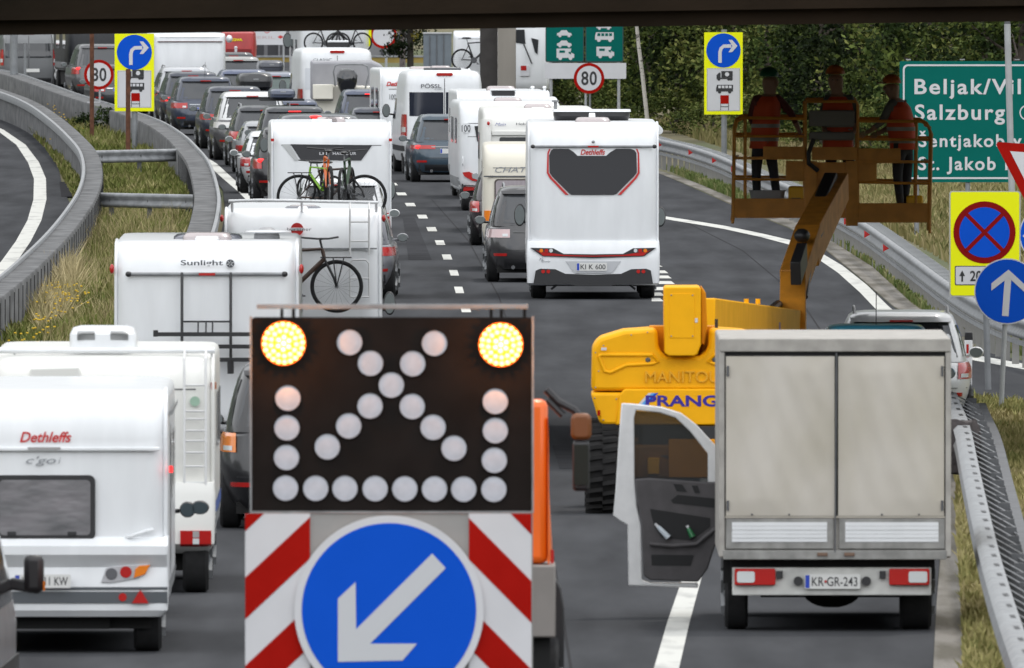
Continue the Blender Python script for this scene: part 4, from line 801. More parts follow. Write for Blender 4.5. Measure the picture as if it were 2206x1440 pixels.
# P: possl van, blue car, far caravan
r_, S, q = van('tall white panel van with dark rear windows and lit tail lamps, behind the blue car', 958, 88.5, W=2.03, H=2.52, yaw=.06, taper=.9, window=mat('blue_black_glass', (.012, .015, .028), .12))
text(r_, 'PÖSSL', *q(929, 185), .12, LOGOK, -.0, w=.5, bold=.01); text(r_, 'SUMMIT', *q(945, 193), .04, LOGOG, .0, w=.2)
skylight(r_, q(965, 0)[0], 1.5, 2.5, .5, .7, .12); MB().box(-.45, .45, .9, 1.2, 2.5, 2.58).build('roof_strip', STEELD, r_, bevel=.02)
car('slate blue crossover with one lit brake lamp in the right lane', 972, 91., W=1.86, H=1.6, L=4.4, col='slate_blue', rgb=(.035, .06, .085), lit=1, yaw=.05, antenna=True, lamp='slim', strip=mat('grey_strip', (.3, .3, .3), .4))
r_, S, q = camper('white caravan with red slanted lettering beside the tall panel van', 918, 87., W=2.28, H=2.47, L=6.5, name='caravan', cat='caravan', curve=.4, yaw=.05, axle=[2.6], zb=.3)
text(r_, 'Dethleffs', *q(856, 181), .11, LOGOR, -.014, w=.55, shear=.3, bold=.03); text(r_, '100', *q(846, 209), .13, LOGOK, -.012, w=.16)
S.rear('panel_gap', STEELD, r_, -1.1, 1.1, Z(193, 87), Z(192, 87) + .005, .006, nz=1)
mirror(r_, q(851, 0)[0], -3, Z(250, 87), .2, .36, BLACK, (-.6, -2, 1.2)) if 0 else None
r2, _, _ = car('dark SUV hidden ahead of the far white caravan with red lettering, mirror visible', 905, 88., W=1.8, H=1.5, L=4.4, col='anthracite') if 0 else (None, None, None)
skylight(r_, q(918, 0)[0], 1.0, 2.45, .7, .7, .08); skylight(r_, q(850, 0)[0], 1.0, 2.45, .5, .5, .05, CREAM)
# --- left lane of far cars
car('black hatchback under the yellow sign, farthest of the brake-lit cars at the barrier', 404, 73., H=1.62, col='silver_blue', rgb=(.12, .14, .19), lit=1, rails=True, roofm=paint('paint_light', (.45, .46, .48)))
car('dark grey hatchback with glowing left brake lamp, second from the barrier', 418, 74.6, H=1.6, col='dark_blue', rgb=(.03, .036, .055), lit=1)
car('dark blue SUV with wide red tail lamps and silver tailgate at the concrete barrier', 445, 77., W=1.9, H=1.64, col='navy', rgb=(.035, .045, .075), strip=mat('silver_strip', (.4, .42, .44), .3, metal=.5), lamp='wide', antenna=True)
car('dark blue estate showing its left flank behind the white-roofed SUV', 508, 81., W=1.84, H=1.66, col='dark_blue', rgb=(.03, .036, .055))
car('black SUV with a bright white roof and white tailgate corner', 545, 84.4, W=1.95, H=1.74, L=4.6, col='gunmetal', rgb=(.09, .09, .095), roofm=paint('paint_white_roof', (.7, .7, .7)), lampm=mat('white_lamp_cover', (.7, .68, .66), .3), hatch=.3)
car('dark grey estate with roof rails and white bags behind its rear window', 575, 86.4, W=1.84, H=1.52, col='dark_grey', rgb=(.03, .033, .04), rails=True, lamp='square')
car('silver car with grey mirrors between the dark estate and the white car', 590, 88.5, W=1.8, H=1.28, col='silver', rgb=(.36, .37, .38))
car('black estate with a long lit brake strip under its roof edge', 636, 90.2, W=1.86, H=1.74, L=4.4, col='black_blue', rgb=(.025, .028, .034), brake3=1, lit=1, hatch=.25)
car('white hatchback with a big square red tail lamp at the edge line', 604, 94.4, W=1.8, H=1.42, L=4.2, col='white', rgb=(.7, .7, .69), lamp='square')
car('black SUV with a glowing brake lamp pressed against the black panelled camper', 637, 97.5, W=1.86, H=1.7, L=4.5, col='black', rgb=(.016, .016, .018), lit=1, lamp='tall')
r_, S, q = van('dark grey transporter roof with a glowing brake light above the black panelled camper', 690, 101.5, W=1.9, H=2.18, L=4.9, m=paint('paint_dark_van', (.06, .065, .075)), group='vans standing in the jam', yaw=.03)
for a in (640, 745): skylight(r_, q(a, 0)[0], .6, 2.15, .5, .5, .05, CREAM) if 0 else None
xx, zz = q(680, 252); MB().ell((xx, .0, zz), (.13, .05, .035)).build('lit_brake_lamp', REDLIT, r_)
def onroof(px, py, s, label, **k): return roofbox(label, px, s, 0, Z(py, s), **k)
# far middle group
car('dark blue saloon carrying a broad black roof box', 551, 79.2, W=1.8, H=1.42, col='dark_blue', rgb=(.03, .036, .055))
onroof(551, 176, 79.2, 'wide black roof box with a silver badge above the white-roofed SUV', w=.98, h=.44, col=(.02, .021, .024), d=F / 79.2 + .8)
car('silver-roofed car with pale green rear glass right of the broad roof box', 596, 75., W=1.8, H=1.62, col='silver_sky', rgb=(.22, .24, .29), glass=mat('green_grey_glass', (.1, .13, .12), .1))
car('dark estate car under the smaller grey roof box', 585, 71., W=1.8, H=1.35, col='dark_grey', rgb=(.03, .033, .04))
onroof(585, 144, 71., 'smaller grey-blue roof box beside the ochre wall', w=.78, h=.36, col=(.06, .065, .085), d=F / 71. + .9, group='roof boxes on cars in the jam')
onroof(600, 212, 88., 'rounded blue-grey roof box above the grey estate with white bags', w=.66, h=.24, col=(.07, .085, .13), d=F / 86.4 + .9)
car('blue car with a bright white rear pillar right of the plain white caravan', 530, 73.2, W=1.8, H=1.56, col='sky_blue', rgb=(.08, .1, .17), strip=mat('white_lamp_cover', (.7, .68, .66), .3))
car('dark green-grey car with pale roof at the right edge of the plain white caravan', 515, 69., W=1.8, H=1.62, col='moss', rgb=(.1, .11, .11), roofm=paint('paint_pale_roof', (.3, .3, .29)))
car('distant dark car with a light bar roof, furthest in the left queue', 505, 66.5, W=1.75, H=1.55, col='dark_grey', rgb=(.03, .033, .04))
car('small dark car with blue-grey roof squeezed between the white roofed SUV and the boat', 632, 83.5, W=1.75, H=1.48, col='blue_grey', rgb=(.06, .075, .12))
r_, S, q = van('tall white camper van with a dark oval brake light, behind the boat', 727, 79., W=2.08, H=2.56, yaw=.075, taper=.93, window=mat('van_panel', (.6, .62, .65), .35), group='vans standing in the jam')
text(r_, 'CLASSIC', *q(695, 129), .07, LOGOK, -.0, w=.5)
r_, S, q = camper('tall white alcove motorhome with bicycles hung high on its back, top centre', 722, 67., W=2.3, H=3.1, L=7, curve=.2, yaw=.06, trim=False)
S.rear('yellow_edge', SIGNY, r_, 1.06, 1.14, .9, 3.0, .02, nx=3) if 0 else MB().box(q(794, 0)[0], q(800, 0)[0], -.03, .02, q(0, 100)[1], q(0, 60)[1]).build('yellow_edge', SIGNY, r_, False)
mirror(r_, q(638, 0)[0], 5.5, Z(85, 66), .3, .5, BLACK, (-1.1, 5.6, 1.9)); mirror(r_, q(792, 0)[0] + .2, 5.5, Z(95, 66), .2, .4, BLACK, (1.1, 5.6, 1.9))
bicycle('black bicycle with high handlebars on the back of the tall alcove motorhome, left one', (X(705, 67), F / 67. - .4, Z(112, 67)), .25, CK, r=.3, wb=.9, turn=.6); bicycle('black bicycle on the back of the tall alcove motorhome, right one', (X(752, 67), F / 67. - .55, Z(112, 67)), math.pi + .3, CK, r=.3, wb=.9, turn=-.6)
MB().box(0, .01, 0, .01, 0, .01)
bx = empty('roof_air_conditioner', (X(728, 78), F / 78., Z(97, 78)), 'white roof air conditioner with a dark base on the camper van behind the boat', 'air conditioner')
MB().box(-.3, .3, 0, .6, -.07, .06).build('base', BLACK, bx, bevel=.02); MB().box(-.29, .29, -.02, .6, .062, .12).build('cover', WHITE, bx, bevel=.02)
r_, S, q = camper('plain white box motorhome right of the left yellow sign, thin dark line on top', 409, 70., W=2.24, H=2.42, L=6.8, curve=.12, yaw=.05, trim=False, zb=.5)
MB().box(-1.0, 1.0, -.03, .01, q(0, 91)[1], q(0, 89)[1]).build('dark_line', mat('maroon_line', (.1, .04, .04), .4), r_, False)
MB().ell((1.25, 1, 2.25), (.1, .2, .12)).build('side_lamp', WHITE, r_)
r_, S, q = camper('white caravan at the top centre with two bicycles on its drawbar rack', 1040, 73.5, W=1.75, H=2.7, L=6, name='caravan', cat='caravan', curve=.2, yaw=.0, axle=[2.4], trim=False, zb=.8)
S.rear('tail_lamp', REDL, r_, .25, .4, q(0, 157)[1], q(0, 143)[1], .02)
bicycle('black electric bicycle against the white caravan next to the concrete pier', (X(1026, 73), F / 73.5 - .3, Z(147, 73)), 0, CK, r=.29, wb=.82, turn=.5)
r_, S, q = camper('grey white truck with dark windows behind the concrete pier', 1140, 72.5, W=1.25, H=3.2, L=8, name='truck', cat='truck', curve=.1, yaw=.0, trim=False, zb=.9, group='large vehicles at the far end')
MB().prism(scooped([(1112, 64), (1130, 64), (1132, 95), (1110, 92)], q), -.02, .01).build('dark_window', GLASS, r_, False); MB().prism(scooped([(1144, 82), (1160, 86), (1158, 118), (1152, 112)], q), -.02, .01).build('dark_window', GLASS, r_, False)
MB().tube([(q(1128, 0)[0], -.04, q(0, 95)[1]), (q(1146, 0)[0], -.04, q(0, 138)[1])], .02, 6).build('door_bar', BLACK, r_)
o = S.rear('lamp_housing', SIGNW, r_, q(1121, 0)[0], q(1140, 0)[0], q(0, 164)[1], q(0, 142)[1], .05); S.rear('tail_lamp', REDL, o, q(1122, 0)[0], q(1134, 0)[0], q(0, 152)[1], q(0, 142)[1], .06)
# --- far left row behind the barrier
S_ = dict(group='vehicles behind the left barrier at the top left')
car('white hatchback at the far left edge behind the barrier', -14, 62.5, W=1.8, H=1.6, col='white', rgb=(.7, .7, .69), yaw=.11, **S_)
car('white estate car between the grey pole and the thin pole', 20, 61.5, W=1.75, H=1.68, col='white', rgb=(.7, .7, .69), yaw=.11, **S_)
van('white box van with dark windscreen at the top left corner', 40, 60.5, W=2.0, H=2.6, L=6, yaw=.1, **S_)
r_, S, q = van('silver grey van with a dark tailgate left of the lit white van', 62, 64.2, W=1.85, H=2.1, L=4.9, m=paint('paint_mid_grey', (.16, .165, .17)), yaw=.11, **S_)
r_, S, q = van('white van with one glowing tall tail lamp, top left', 181, 63., W=2.0, H=2.6, L=6, lit=True, yaw=.12, **S_)
r_, S, q = camper('black tall box truck above the grey van at the top left', 222, 64., W=2.3, H=3.0, L=7, m=mat('black_truck_paint', (.03, .032, .036), .5, var=.2), name='box_truck', cat='truck', curve=.1, yaw=.1, trim=False, zb=.7, **S_)
car('dark silver people carrier with a glowing left lamp behind the left speed sign', 222, 66.5, W=1.9, H=1.82, col='pewter', rgb=(.09, .09, .095), lit=1, yaw=.1, hatch=.2, lamp='tall', **S_)
car('small dark car between the left speed sign and the yellow sign', 262, 70.5, W=1.8, H=1.5, col='dark_grey', rgb=(.03, .033, .04), yaw=.09, **S_)
# ---------------------------------------------------------------- signs
POSTM = mat('sign_post_grey', (.25, .26, .27), .5, metal=.4, var=.2, scale=4)
POSTL = mat('sign_post_light', (.4, .41, .42), .5, metal=.3, var=.15, scale=4)
RUST = mat('rusty_steel', (.13, .05, .025), .85, var=.45, scale=6)
def site(name, px, s, label, cat, group=None):
    r = empty(name, (X(px, s), F / s, 0), label, cat, group); return r, (lambda a, b: ((a - px) / s, Z(b, s)))
def post(root, q, a0, b0, a1=None, z1=0., r=.04, m=POSTM, y=None):
    y = .03 + r if y is None else y; x0, z0 = q(a0, b0); x1 = q(a1 if a1 is not None else a0, 0)[0]
    return MB().tube([(x1, y, z1 - .1), (x0, y, z0)], r, 12).build('post', m, root)
def panel(root, pts, m, y=0., t=.02, name='sign_panel', lab=None):
    o = MB().prism(pts, y, y + t).build(name, m, root, False)
    if lab: o['label'] = lab
    return o
def box_pts(q, x0, y0, x1, y1, r=.0):
    (a, zb_), (c, zt) = q(x0, y1), q(x1, y0)
    return rrect(a, c, zb_, zt, r) if r else [(a, zb_), (c, zb_), (c, zt), (a, zt)]
def roundsign(root, x, z, r, y, digits=None, kind='limit', t=.015):
    if kind == 'limit':
        o = MB().disc(x, z, r, y, y + t).build('round_face', SIGNR, root, False); w_ = MB().disc(x, z, r * .8, y - .003, y).build('white_field', SIGNW, o, False)
        if digits: text(o, digits, x, z, r * .92, SIGNK, y - .006, w=r * 1.02, name='digits', bold=.02, sp=1.1)
    else:
        o = MB().disc(x, z, r, y, y + t).build('round_face', SIGNW, root, False); MB().disc(x, z, r * .965, y - .003, y).build('blue_field', SIGNB, o, False)
    return o
def thick(pts, w):                                             # polyline to outline
    L_, R_ = [], []
    for i, p in enumerate(pts):
        a, b = pts[max(0, i - 1)], pts[min(len(pts) - 1, i + 1)]; dx, dz = b[0] - a[0], b[1] - a[1]; n = math.hypot(dx, dz) or 1
        L_.append((p[0] - dz / n * w, p[1] + dx / n * w)); R_.append((p[0] + dz / n * w, p[1] - dx / n * w))
    return L_ + R_[::-1]
def turn_right(o, x, z, r, y):
    pts = [(x - .2 * r, z - .72 * r), (x - .2 * r, z - .1 * r), (x - .14 * r, z + .12 * r), (x + .02 * r, z + .25 * r), (x + .45 * r, z + .26 * r)]
    MB().prism(thick(pts, .1 * r), y - .003, y).build('arrow_shaft', SIGNW, o, False)
    a, b = x, z + .26 * r
    MB().prism([(a + .3 * r, b + .36 * r), (a + .5 * r, b + .36 * r), (a + .82 * r, b), (a + .5 * r, b - .36 * r), (a + .3 * r, b - .36 * r), (a + .52 * r, b)], y - .006, y - .003).build('arrow_head', SIGNW, o, False)
def pict(o, kind, x, z, w, y, m):
    b = MB(); u = w / 20.
    P = lambda l: [(x + a * u, z + c * u) for a, c in l]
    if kind == 'tanker':
        b.prism(P([(-10, -2), (-5, -2), (-5, 5), (-7, 5), (-10, 2)]), y - .003, y); b.prism(P([(-4, -1), (10, -1), (10, 7), (-4, 7)]), y - .003, y)
        for a in (-7, 5, 8): b.disc(x + a * u, z - 3 * u, 2 * u, y - .003, y, 14)
        b.prism(P([(-10, -2.9), (10, -2.9), (10, -1.1), (-10, -1.1)]), y - .006, y - .003)
    elif kind == 'bus':
        b.prism(P([(-10, -3), (10, -3), (10, 5), (-9, 5), (-10, 1)]), y - .003, y)
        for a in (-6, 6): b.disc(x + a * u, z - 3.4 * u, 2 * u, y - .006, y - .003, 14)
    elif kind == 'car':
        b.prism(P([(-10, -3), (10, -3), (9, 0), (5, 1), (3, 4), (-4, 4), (-7, 1), (-10, 0)]), y - .003, y)
        for a in (-6, 6): b.disc(x + a * u, z - 3.4 * u, 2 * u, y - .006, y - .003, 14)
    elif kind == 'camper':
        b.prism(P([(-9, -4), (10, -4), (10, 0), (6, 2), (7, 6), (-9, 6)]), y - .003, y)
        for a in (-5, 6): b.disc(x + a * u, z - 4.4 * u, 2 * u, y - .006, y - .003, 14)
    p = b.build('pictogram', m, o, False)
    if kind in ('bus', 'camper', 'tanker'):
        c = MB(); bgm = SIGNW if m == SIGNK else SIGNG
        if kind == 'tanker': c.disc(x + 3 * u, z + 3 * u, 2.6 * u, y - .009, y - .003, 16)
        elif kind == 'bus':
            for k in range(4): c.prism(P([(-7.5 + 4.2 * k, 1), (-4.4 + 4.2 * k, 1), (-4.4 + 4.2 * k, 4), (-7.5 + 4.2 * k, 4)]), y - .009, y - .003)
        else: c.prism(P([(-6, 1.5), (0, 1.5), (0, 4), (-6, 4)]), y - .009, y - .003); c.prism(P([(4, 1), (7, -.5), (6, 2.5), (4, 2.5)]), y - .009, y - .003)
        c.build('pictogram_windows', bgm, p, False)
    return p
def truck_ban_sign(label, cx, x0, x1, y0, y1, gy, name='lane_sign', blue=(0, 0, 0), rc=0):
    s = (gy - HZ) / CAMH; root, q = site(name, cx, s, label, 'traffic sign', 'yellow lane direction signs')
    o = panel(root, box_pts(q, x0, y0, x1, y1), SIGNY, lab='yellow backing board')
    w_ = x1 - x0; bx, bz = q((x0 + x1) / 2, y0 + w_ * .47)
    c = MB().disc(bx, bz, w_ * .445 / s, -.006, 0).build('blue_disc', SIGNB, o, False); turn_right(c, bx, bz, w_ * .445 / s, -.009)
    wy0 = y0 + w_ * .93; wp = panel(o, box_pts(q, x0 + w_ * .07, wy0, x1 - w_ * .07, y1 - w_ * .09), SIGNW, -.005, .005, 'white_plate')
    fr = MB(); (a, zb_), (b, zt) = q(x0 + w_ * .08, y1 - w_ * .1), q(x1 - w_ * .08, wy0 + w_ * .01)
    for u0, u1, v0, v1 in ((a, b, zb_, zb_ + .008), (a, b, zt - .008, zt), (a, a + .008, zb_, zt), (b - .008, b, zb_, zt)): fr.box(u0, u1, -.007, -.005, v0, v1)
    fr.build('border_line', LOGOG, wp, False)
    px_ = q(x0 + w_ * .53, 0)[0]; h = y1 - y0
    pict(wp, 'tanker', px_, q(0, y0 + h * .54)[1], .42 * w_ / s, -.006, SIGNK); pict(wp, 'bus', px_, q(0, y0 + h * .69)[1], .44 * w_ / s, -.006, SIGNK)
    zt_ = q(0, y0 + h * .765)[1]; ww = .11 * w_ / s; tr = MB().box(px_ - ww, px_ + ww, -.008, -.005, q(0, y0 + h * .87)[1], zt_).build('red_trailer', SIGNR, wp, False)
    MB().box(px_ - ww, px_ - ww + .015, -.008, -.005, q(0, y0 + h * .95)[1], q(0, y0 + h * .87)[1]).box(px_ + ww - .015, px_ + ww, -.008, -.005, q(0, y0 + h * .95)[1], q(0, y0 + h * .87)[1]).box(px_ - ww, px_ + ww, -.0075, -.005, q(0, y0 + h * .91)[1], q(0, y0 + h * .9)[1]).build('trailer_chassis', SIGNK, wp, False)
    post(root, q, cx, y0 - 6 if cx > 1000 else y0 + 8, None, 0, .075)
    return root
truck_ban_sign('yellow lane sign with blue turn-right disc standing between the left barriers', 290, 247, 332, 73, 240, 338)
truck_ban_sign('yellow lane sign with blue turn-right disc in front of the dark forest', 1560, 1517, 1600, 70, 247, 350)
for cx, top, gy, lab in ((198, 75, 318, 'thin rusty pole crossing in front of the left round speed sign'), (276, 149, 372, 'short rusty pole in front of the left yellow lane sign')):
    s = (gy - HZ) / CAMH; root = empty('rusty_pole', (X(cx, s), F / s, 0), lab, 'pole', 'rusty poles between the left barriers')
    MB().tube([(0, 0, -.1), (0, 0, Z(top, s) if top > 80 else 3.4)], .06, 12).build('shaft', RUST, root); MB().tube([(0, 0, -.1), (0, 0, .12)], .09, 12).build('foot_collar', RUST, root)
root, q = site('speed_sign', 215, 75.5, 'round 80 speed limit sign on a thin post at the left, behind a rusty pole', 'traffic sign', 'round 80 speed limit signs'); x, z = q(213, 161); roundsign(root, x, z, 32 / 75.5, 0, '80'); post(root, q, 215, 180, r=.03, m=POSTL); panel(root, box_pts(q, 188, 220, 216, 247), SIGNW, -.0, .02, 'lower_plate')
panel(root, box_pts(q, 189, 222, 195, 232), mat('turquoise', srgb(120, 190, 190), .5), -.004, .004, 'turquoise_mark')
root, q = site('speed_sign', 1266, 80., 'round 80 speed limit sign in front of the two green board signs', 'traffic sign', 'round 80 speed limit signs'); x, z = q(1269, 169); roundsign(root, x, z, 33 / 80., 0, '80'); post(root, q, 1262, 180, r=.035, m=POSTL); post(root, q, 1271, 190, r=.03, m=POSTM)
root, q = site('green_lane_board', 1260, 77., 'two green boards with white vehicle pictograms over a blank white board', 'traffic sign')
for x0, x1, ks in ((1175, 1258, (('car', 1216, 72), ('car', 1216, 94), ('camper', 1217, 117))), (1261, 1343, (('car', 1301, 56), ('bus', 1302, 80), ('camper', 1303, 113)))):
    e = panel(root, box_pts(q, x0, 30, x1, 134, .05), mat('dark_edge', (.02, .05, .05), .5), .0, .02, 'board_edge'); o = panel(e, box_pts(q, x0 + 2, 28, x1 - 2, 132, .05), SIGNG, -.004, .004, 'green_face')
    for k, a, b in ks: pict(o, k, *q(a, b), (.42 if k == 'car' else .52), -.006, SIGNW)
panel(root, box_pts(q, 1173, 136, 1349, 170), SIGNW, 0, .02, 'white_board')
for a in (1187, 1333): post(root, q, a, 40, r=.045, m=POSTL, y=.08)
s = (515 - HZ) / CAMH; root, q = site('direction_sign', 2120, s, 'big green direction board with white place names at the right edge', 'traffic sign')
o = panel(root, box_pts(q, 1938, 132, 2320, 393, .03), SIGNG, 0, .03, 'green_board'); b = MB()
(a, zb_), (c, zt) = q(1945, 386), q(2313, 139)
outer, inner = rrect(a, c, zb_, zt, .1, 6), rrect(a + .035, c - .035, zb_ + .035, zt - .035, .075, 6); rs = [[(p[0], -.005, p[1]), (p2[0], -.005, p2[1]), (p2[0], .001, p2[1]), (p[0], .001, p[1])] for p, p2 in zip(outer, inner)]; b.rings(rs + [rs[0]], False); b.build('white_border', SIGNW, o, False)
def lt(body, x0, x1, ym, h, bold=.02):
    (a, z), (c, _) = q(x0, ym), q(x1, ym); text(o, body, (a + c) / 2, z, h / s, SIGNW, -.006, w=c - a, bold=bold, sp=1.18)
lt('Beljak/Villach', 1970, 2300, 192, 44); lt('Salzburg', 1971, 2165, 247, 44); lt('Šentjakob v Rožu', 1979, 2310, 304, 44); lt('St. Jakob im Ros.', 1978, 2305, 357, 38)
x, z = q(2213, 243); b = MB().ringxz(x, z, .155, .13, -.006, -.002, 32).build('white_ring', SIGNW, o, False)
MB().box(-.2 + q(1968, 0)[0] + .22, q(1968, 0)[0] + .1, -.006, -.002, q(0, 384)[1], q(0, 378)[1]).build('sticker', SIGNW, o, False)
for a in (1975, 2085, 2230): post(root, q, a, 150, r=.05, m=POSTM, y=.08)
for a in (1957, 2073, 2191): xx, zz = q(a, 130); MB().box(xx - .05, xx + .05, .0, .05, zz, zz + .025).build('bracket', STEEL, root, False)
s = 127.; root, q = site('lamp_pole', 2178, s, 'plain light grey steel pole rising in front of the big green board', 'pole'); MB().tube([(.06, 0, -.1), (q(2180, 0)[0], 0, Z(420, s)), (q(2170, 0)[0], 0, Z(52, s))], .055, 14).build('shaft', POSTL, root); MB().tube([(q(2170, 0)[0], 0, Z(54, s)), (q(2170, 0)[0], 0, Z(46, s))], .05, 12).build('cap', STEELD, root)
s = (840 - HZ) / CAMH; root, q = site('no_stopping_sign', 2130, s, 'yellow board with a no-stopping roundel and a small arrow plate', 'traffic sign')
o = panel(root, box_pts(q, 2045, 412, 2199, 640, .04), mat('sign_edge_grey', (.4, .4, .38), .5), .002, .02, 'board_edge'); o = panel(o, box_pts(q, 2048, 414, 2196, 637, .035), SIGNY, -.003, .004, 'yellow_face')
x, z = q(2121, 501); r = 67 / s; SRD = mat('sign_dark_red', srgb(130, 10, 8), .7, spec=.12); b = MB().disc(x, z, r, -.008, -.003).build('red_roundel', SRD, o, False); c = MB().disc(x, z, r * .81, -.011, -.008).build('blue_field', SIGNB, b, False)
for sg in (1, -1): MB().prism(thick([(x - sg * r * .6, z - r * .6), (x + sg * r * .6, z + r * .6)], .065 * r), -.014 - sg * .001, -.011).build('red_bar', SRD, b, False)
c = panel(o, box_pts(q, 2057, 573, 2190, 615, .02), mat('plate_edge', (.06, .06, .06), .5), -.006, .003, 'plate_edge'); c = panel(c, box_pts(q, 2059, 575, 2188, 613, .02), SIGNW, -.009, .003, 'white_plate')
text(c, '200 m', *q(2122, 595), .15, SIGNK, -.012, w=.42, bold=.02); x, z = q(2073, 595); MB().box(x - .012, x + .012, -.012, -.009, z - .08, z + .02).build('arrow_shaft', SIGNK, c, False); MB().prism([(x - .04, z), (x + .04, z), (x, z + .08)], -.0125, -.009).build('arrow_head', SIGNK, c, False)
post(root, q, 2124, 640, 2130, 0, .045, POSTM)
s = (893 - HZ) / CAMH; root, q = site('ahead_only_sign', 2157, s, 'round blue sign with a white arrow pointing straight up', 'traffic sign')
x, z = q(2170, 628); r = 71 / s; o = roundsign(root, x, z, r, 0, None, 'blue')
MB().prism(thick([(x - .06 * r, z - .75 * r), (x + .03 * r, z + .45 * r)], .1 * r), -.006, -.003).build('arrow_shaft', SIGNW, o, False); a, b = x + .04 * r, z + .66 * r
MB().prism([(a, b), (a - .52 * r, b - .42 * r), (a - .52 * r, b - .64 * r), (a, b - .24 * r), (a + .5 * r, b - .7 * r), (a + .5 * r, b - .46 * r)], -.009, -.006).build('arrow_head', SIGNW, o, False)
post(root, q, 2168, 640, 2156, 0, .035, POSTL)
root, q = site('keep_right_sign', 2262, 151., 'round blue sign cut off by the right edge behind the no-stopping board', 'traffic sign'); x, z = q(2262, 506); o = roundsign(root, x, z, 66 / 151., 0, None, 'blue'); MB().prism(thick([(x - .36, z - .05), (x - .1, z + .2)], .045), -.006, -.003).build('arrow_shaft', SIGNW, o, False); post(root, q, 2262, 520, r=.035)
root, q = site('yield_sign', 2236, 140., 'red and white give-way triangle at the right edge', 'traffic sign')
o = panel(root, [q(*p) for p in ((2146, 312), (2149, 306), (2318, 318), (2322, 326), (2244, 486), (2236, 486))], SIGNR, -.02, .02, 'triangle'); panel(o, [q(*p) for p in ((2176, 326), (2296, 335), (2240, 452))], SIGNW, -.024, .004, 'white_field'); post(root, q, 2238, 400, r=.035)
s = (832 - HZ) / CAMH; root, q = site('reflector_post', 2086, s, 'white roadside post with a black cap and red reflector', 'delineator post')
MB().prism([q(2077, 832), q(2094, 832), q(2095, 733), q(2078, 733)], -.04, .05).build('post', mat('white_plastic', (.7, .7, .7), .4), root, bevel=.012); MB().prism([q(2078, 732.8), q(2096, 732.8), q(2095, 716), q(2079, 716)], -.04, .05).build('black_cap', BLACK, root, bevel=.01)
MB().prism([q(2082, 770), q(2087, 770), q(2087, 742), q(2082, 742)], -.045, -.03).build('red_reflector', REDL, root, False)
for cx, w_, top, gy, lab in ((30, .13, 60, 214, 'thick grey pole at the top left behind the curved barrier'), (54, .045, 95, 212, 'thin grey pole beside the thick one at the top left')):
    s = (gy - HZ) / CAMH; root = empty('grey_pole', (X(cx, s), F / s, 0), lab, 'pole', 'grey poles at the top left'); MB().tube([(0, 0, -.1), (0, 0, Z(top, s) if top > 80 else 4.5)], w_, 14).build('shaft', POSTM, root); MB().tube([(0, 0, -.1), (0, 0, .1)], w_ * 1.5, 14).build('foot', POSTM, root)
# ---------------------------------------------------------------- arrow board trailer
OG = mat('traffic_orange', srgb(235, 100, 0), .4, coat=.3, var=.06)
s = 281.; root, q = site('warning_board_trailer', 843, s, 'black lamp board with two lit amber lamps above a blue arrow disc', 'warning board')
BK = mat('board_black', (.012, .009, .008), .8, var=.3, scale=3, spec=.15)
bd = MB().prism(rrect(*q(541, 0)[:1], q(1147, 0)[0], q(0, 1103)[1], q(0, 684)[1], .03), 0, .1).build('lamp_board', BK, root, bevel=.006)
fr = MB(); a, c = q(538, 0)[0], q(1150, 0)[0]; zt, zb_ = q(0, 682)[1], q(0, 1106)[1]
for u in ((a, a + .015, zb_, zt), (c - .015, c, zb_, zt), (a + .015, c - .015, zb_, zb_ + .015)): fr.box(u[0], u[1], -.012, .09, u[2], u[3])
fr.build('aluminium_frame', STEEL, root, False)
MB().box(q(553, 0)[0], q(1138, 0)[0], .02, .08, q(0, 666)[1], q(0, 656)[1]).build('top_bar', STEEL, root, False, .004)
for px_ in (607, 632, 1058, 1080, 1130): MB().box(q(px_, 0)[0] - .012, q(px_, 0)[0] + .012, .03, .06, q(0, 684)[1], q(0, 666.3)[1]).build('bar_bracket', BK, root, False)
LENS = mat('frosted_lamp', (.52, .53, .58), .6, var=.1, scale=14, spec=.2)
LP = [(x, 1052 + (x - 615) * .006) for x in (615, 680, 743, 808, 872, 936, 999, 1064)] + [(620, 858), (618, 922), (617, 986), (1067, 865), (1067, 928), (1065, 992), (753, 738), (936, 740), (798, 783), (889, 784), (843, 830), (797, 875), (888, 876), (751, 918), (933, 921), (705, 963), (978, 966)]
for a, b in LP:
    x, z = q(a, b); o = MB().ringxz(x, z, .099, .103, -.012, .0, 32).build('lamp', BK, root); MB().disc(x, z, .0965, -.006, .0, 32).ell((x, -.004, z), (.09, .005, .09), 32, 10).build('lens', LENS, o)
x0 = None
for a, b in ((400, 0),): pass
EMC = mat('lit_amber_core', (1, .78, .28), .4, emit=1.9)
for a, b in ((611, 740), (1079, 743)):
    x, z = q(a, b); o = MB().ringxz(x, z, .165, .17, -.03, .0, 48).disc(x, z, .165, -.012, 0, 48).build('warning_lamp', mat('amber_reflector', (1, .2, .0), .3, emit=.45), root)
    m = MB(); k = 0
    for rad, n in ((0, 1), (.05, 6), (.1, 13), (.145, 20)):
        for i in range(n):
            t = 2 * math.pi * i / n + rad * 9; m.ell((x + rad * math.cos(t), -.04, z + rad * math.sin(t)), (.0195, .02, .0195), 10, 6)
    e = m.build('led_cluster', EMC, o); MB().disc(x, z, .152, -.03, -.013, 40).build('led_bed', mat('amber_bed', (1, .24, .0), .4, emit=1.), o, False)
    pl = bpy.data.lights.new('amber_lamp_light', 'POINT'); pl.color = (1, .3, .02); pl.energy = 38; pl.shadow_soft_size = .05; po = bpy.data.objects.new('amber_lamp_light', pl); COL.objects.link(po); po.parent = root; po.location = (x, -.085, z)
sm = MB()
for k in range(16):
    a = 560 + k * 38; x, z = q(a, 1093); sm.ell((x, -.004, z), (.006, .006, .006), 6, 5)
rv = random.Random(5)
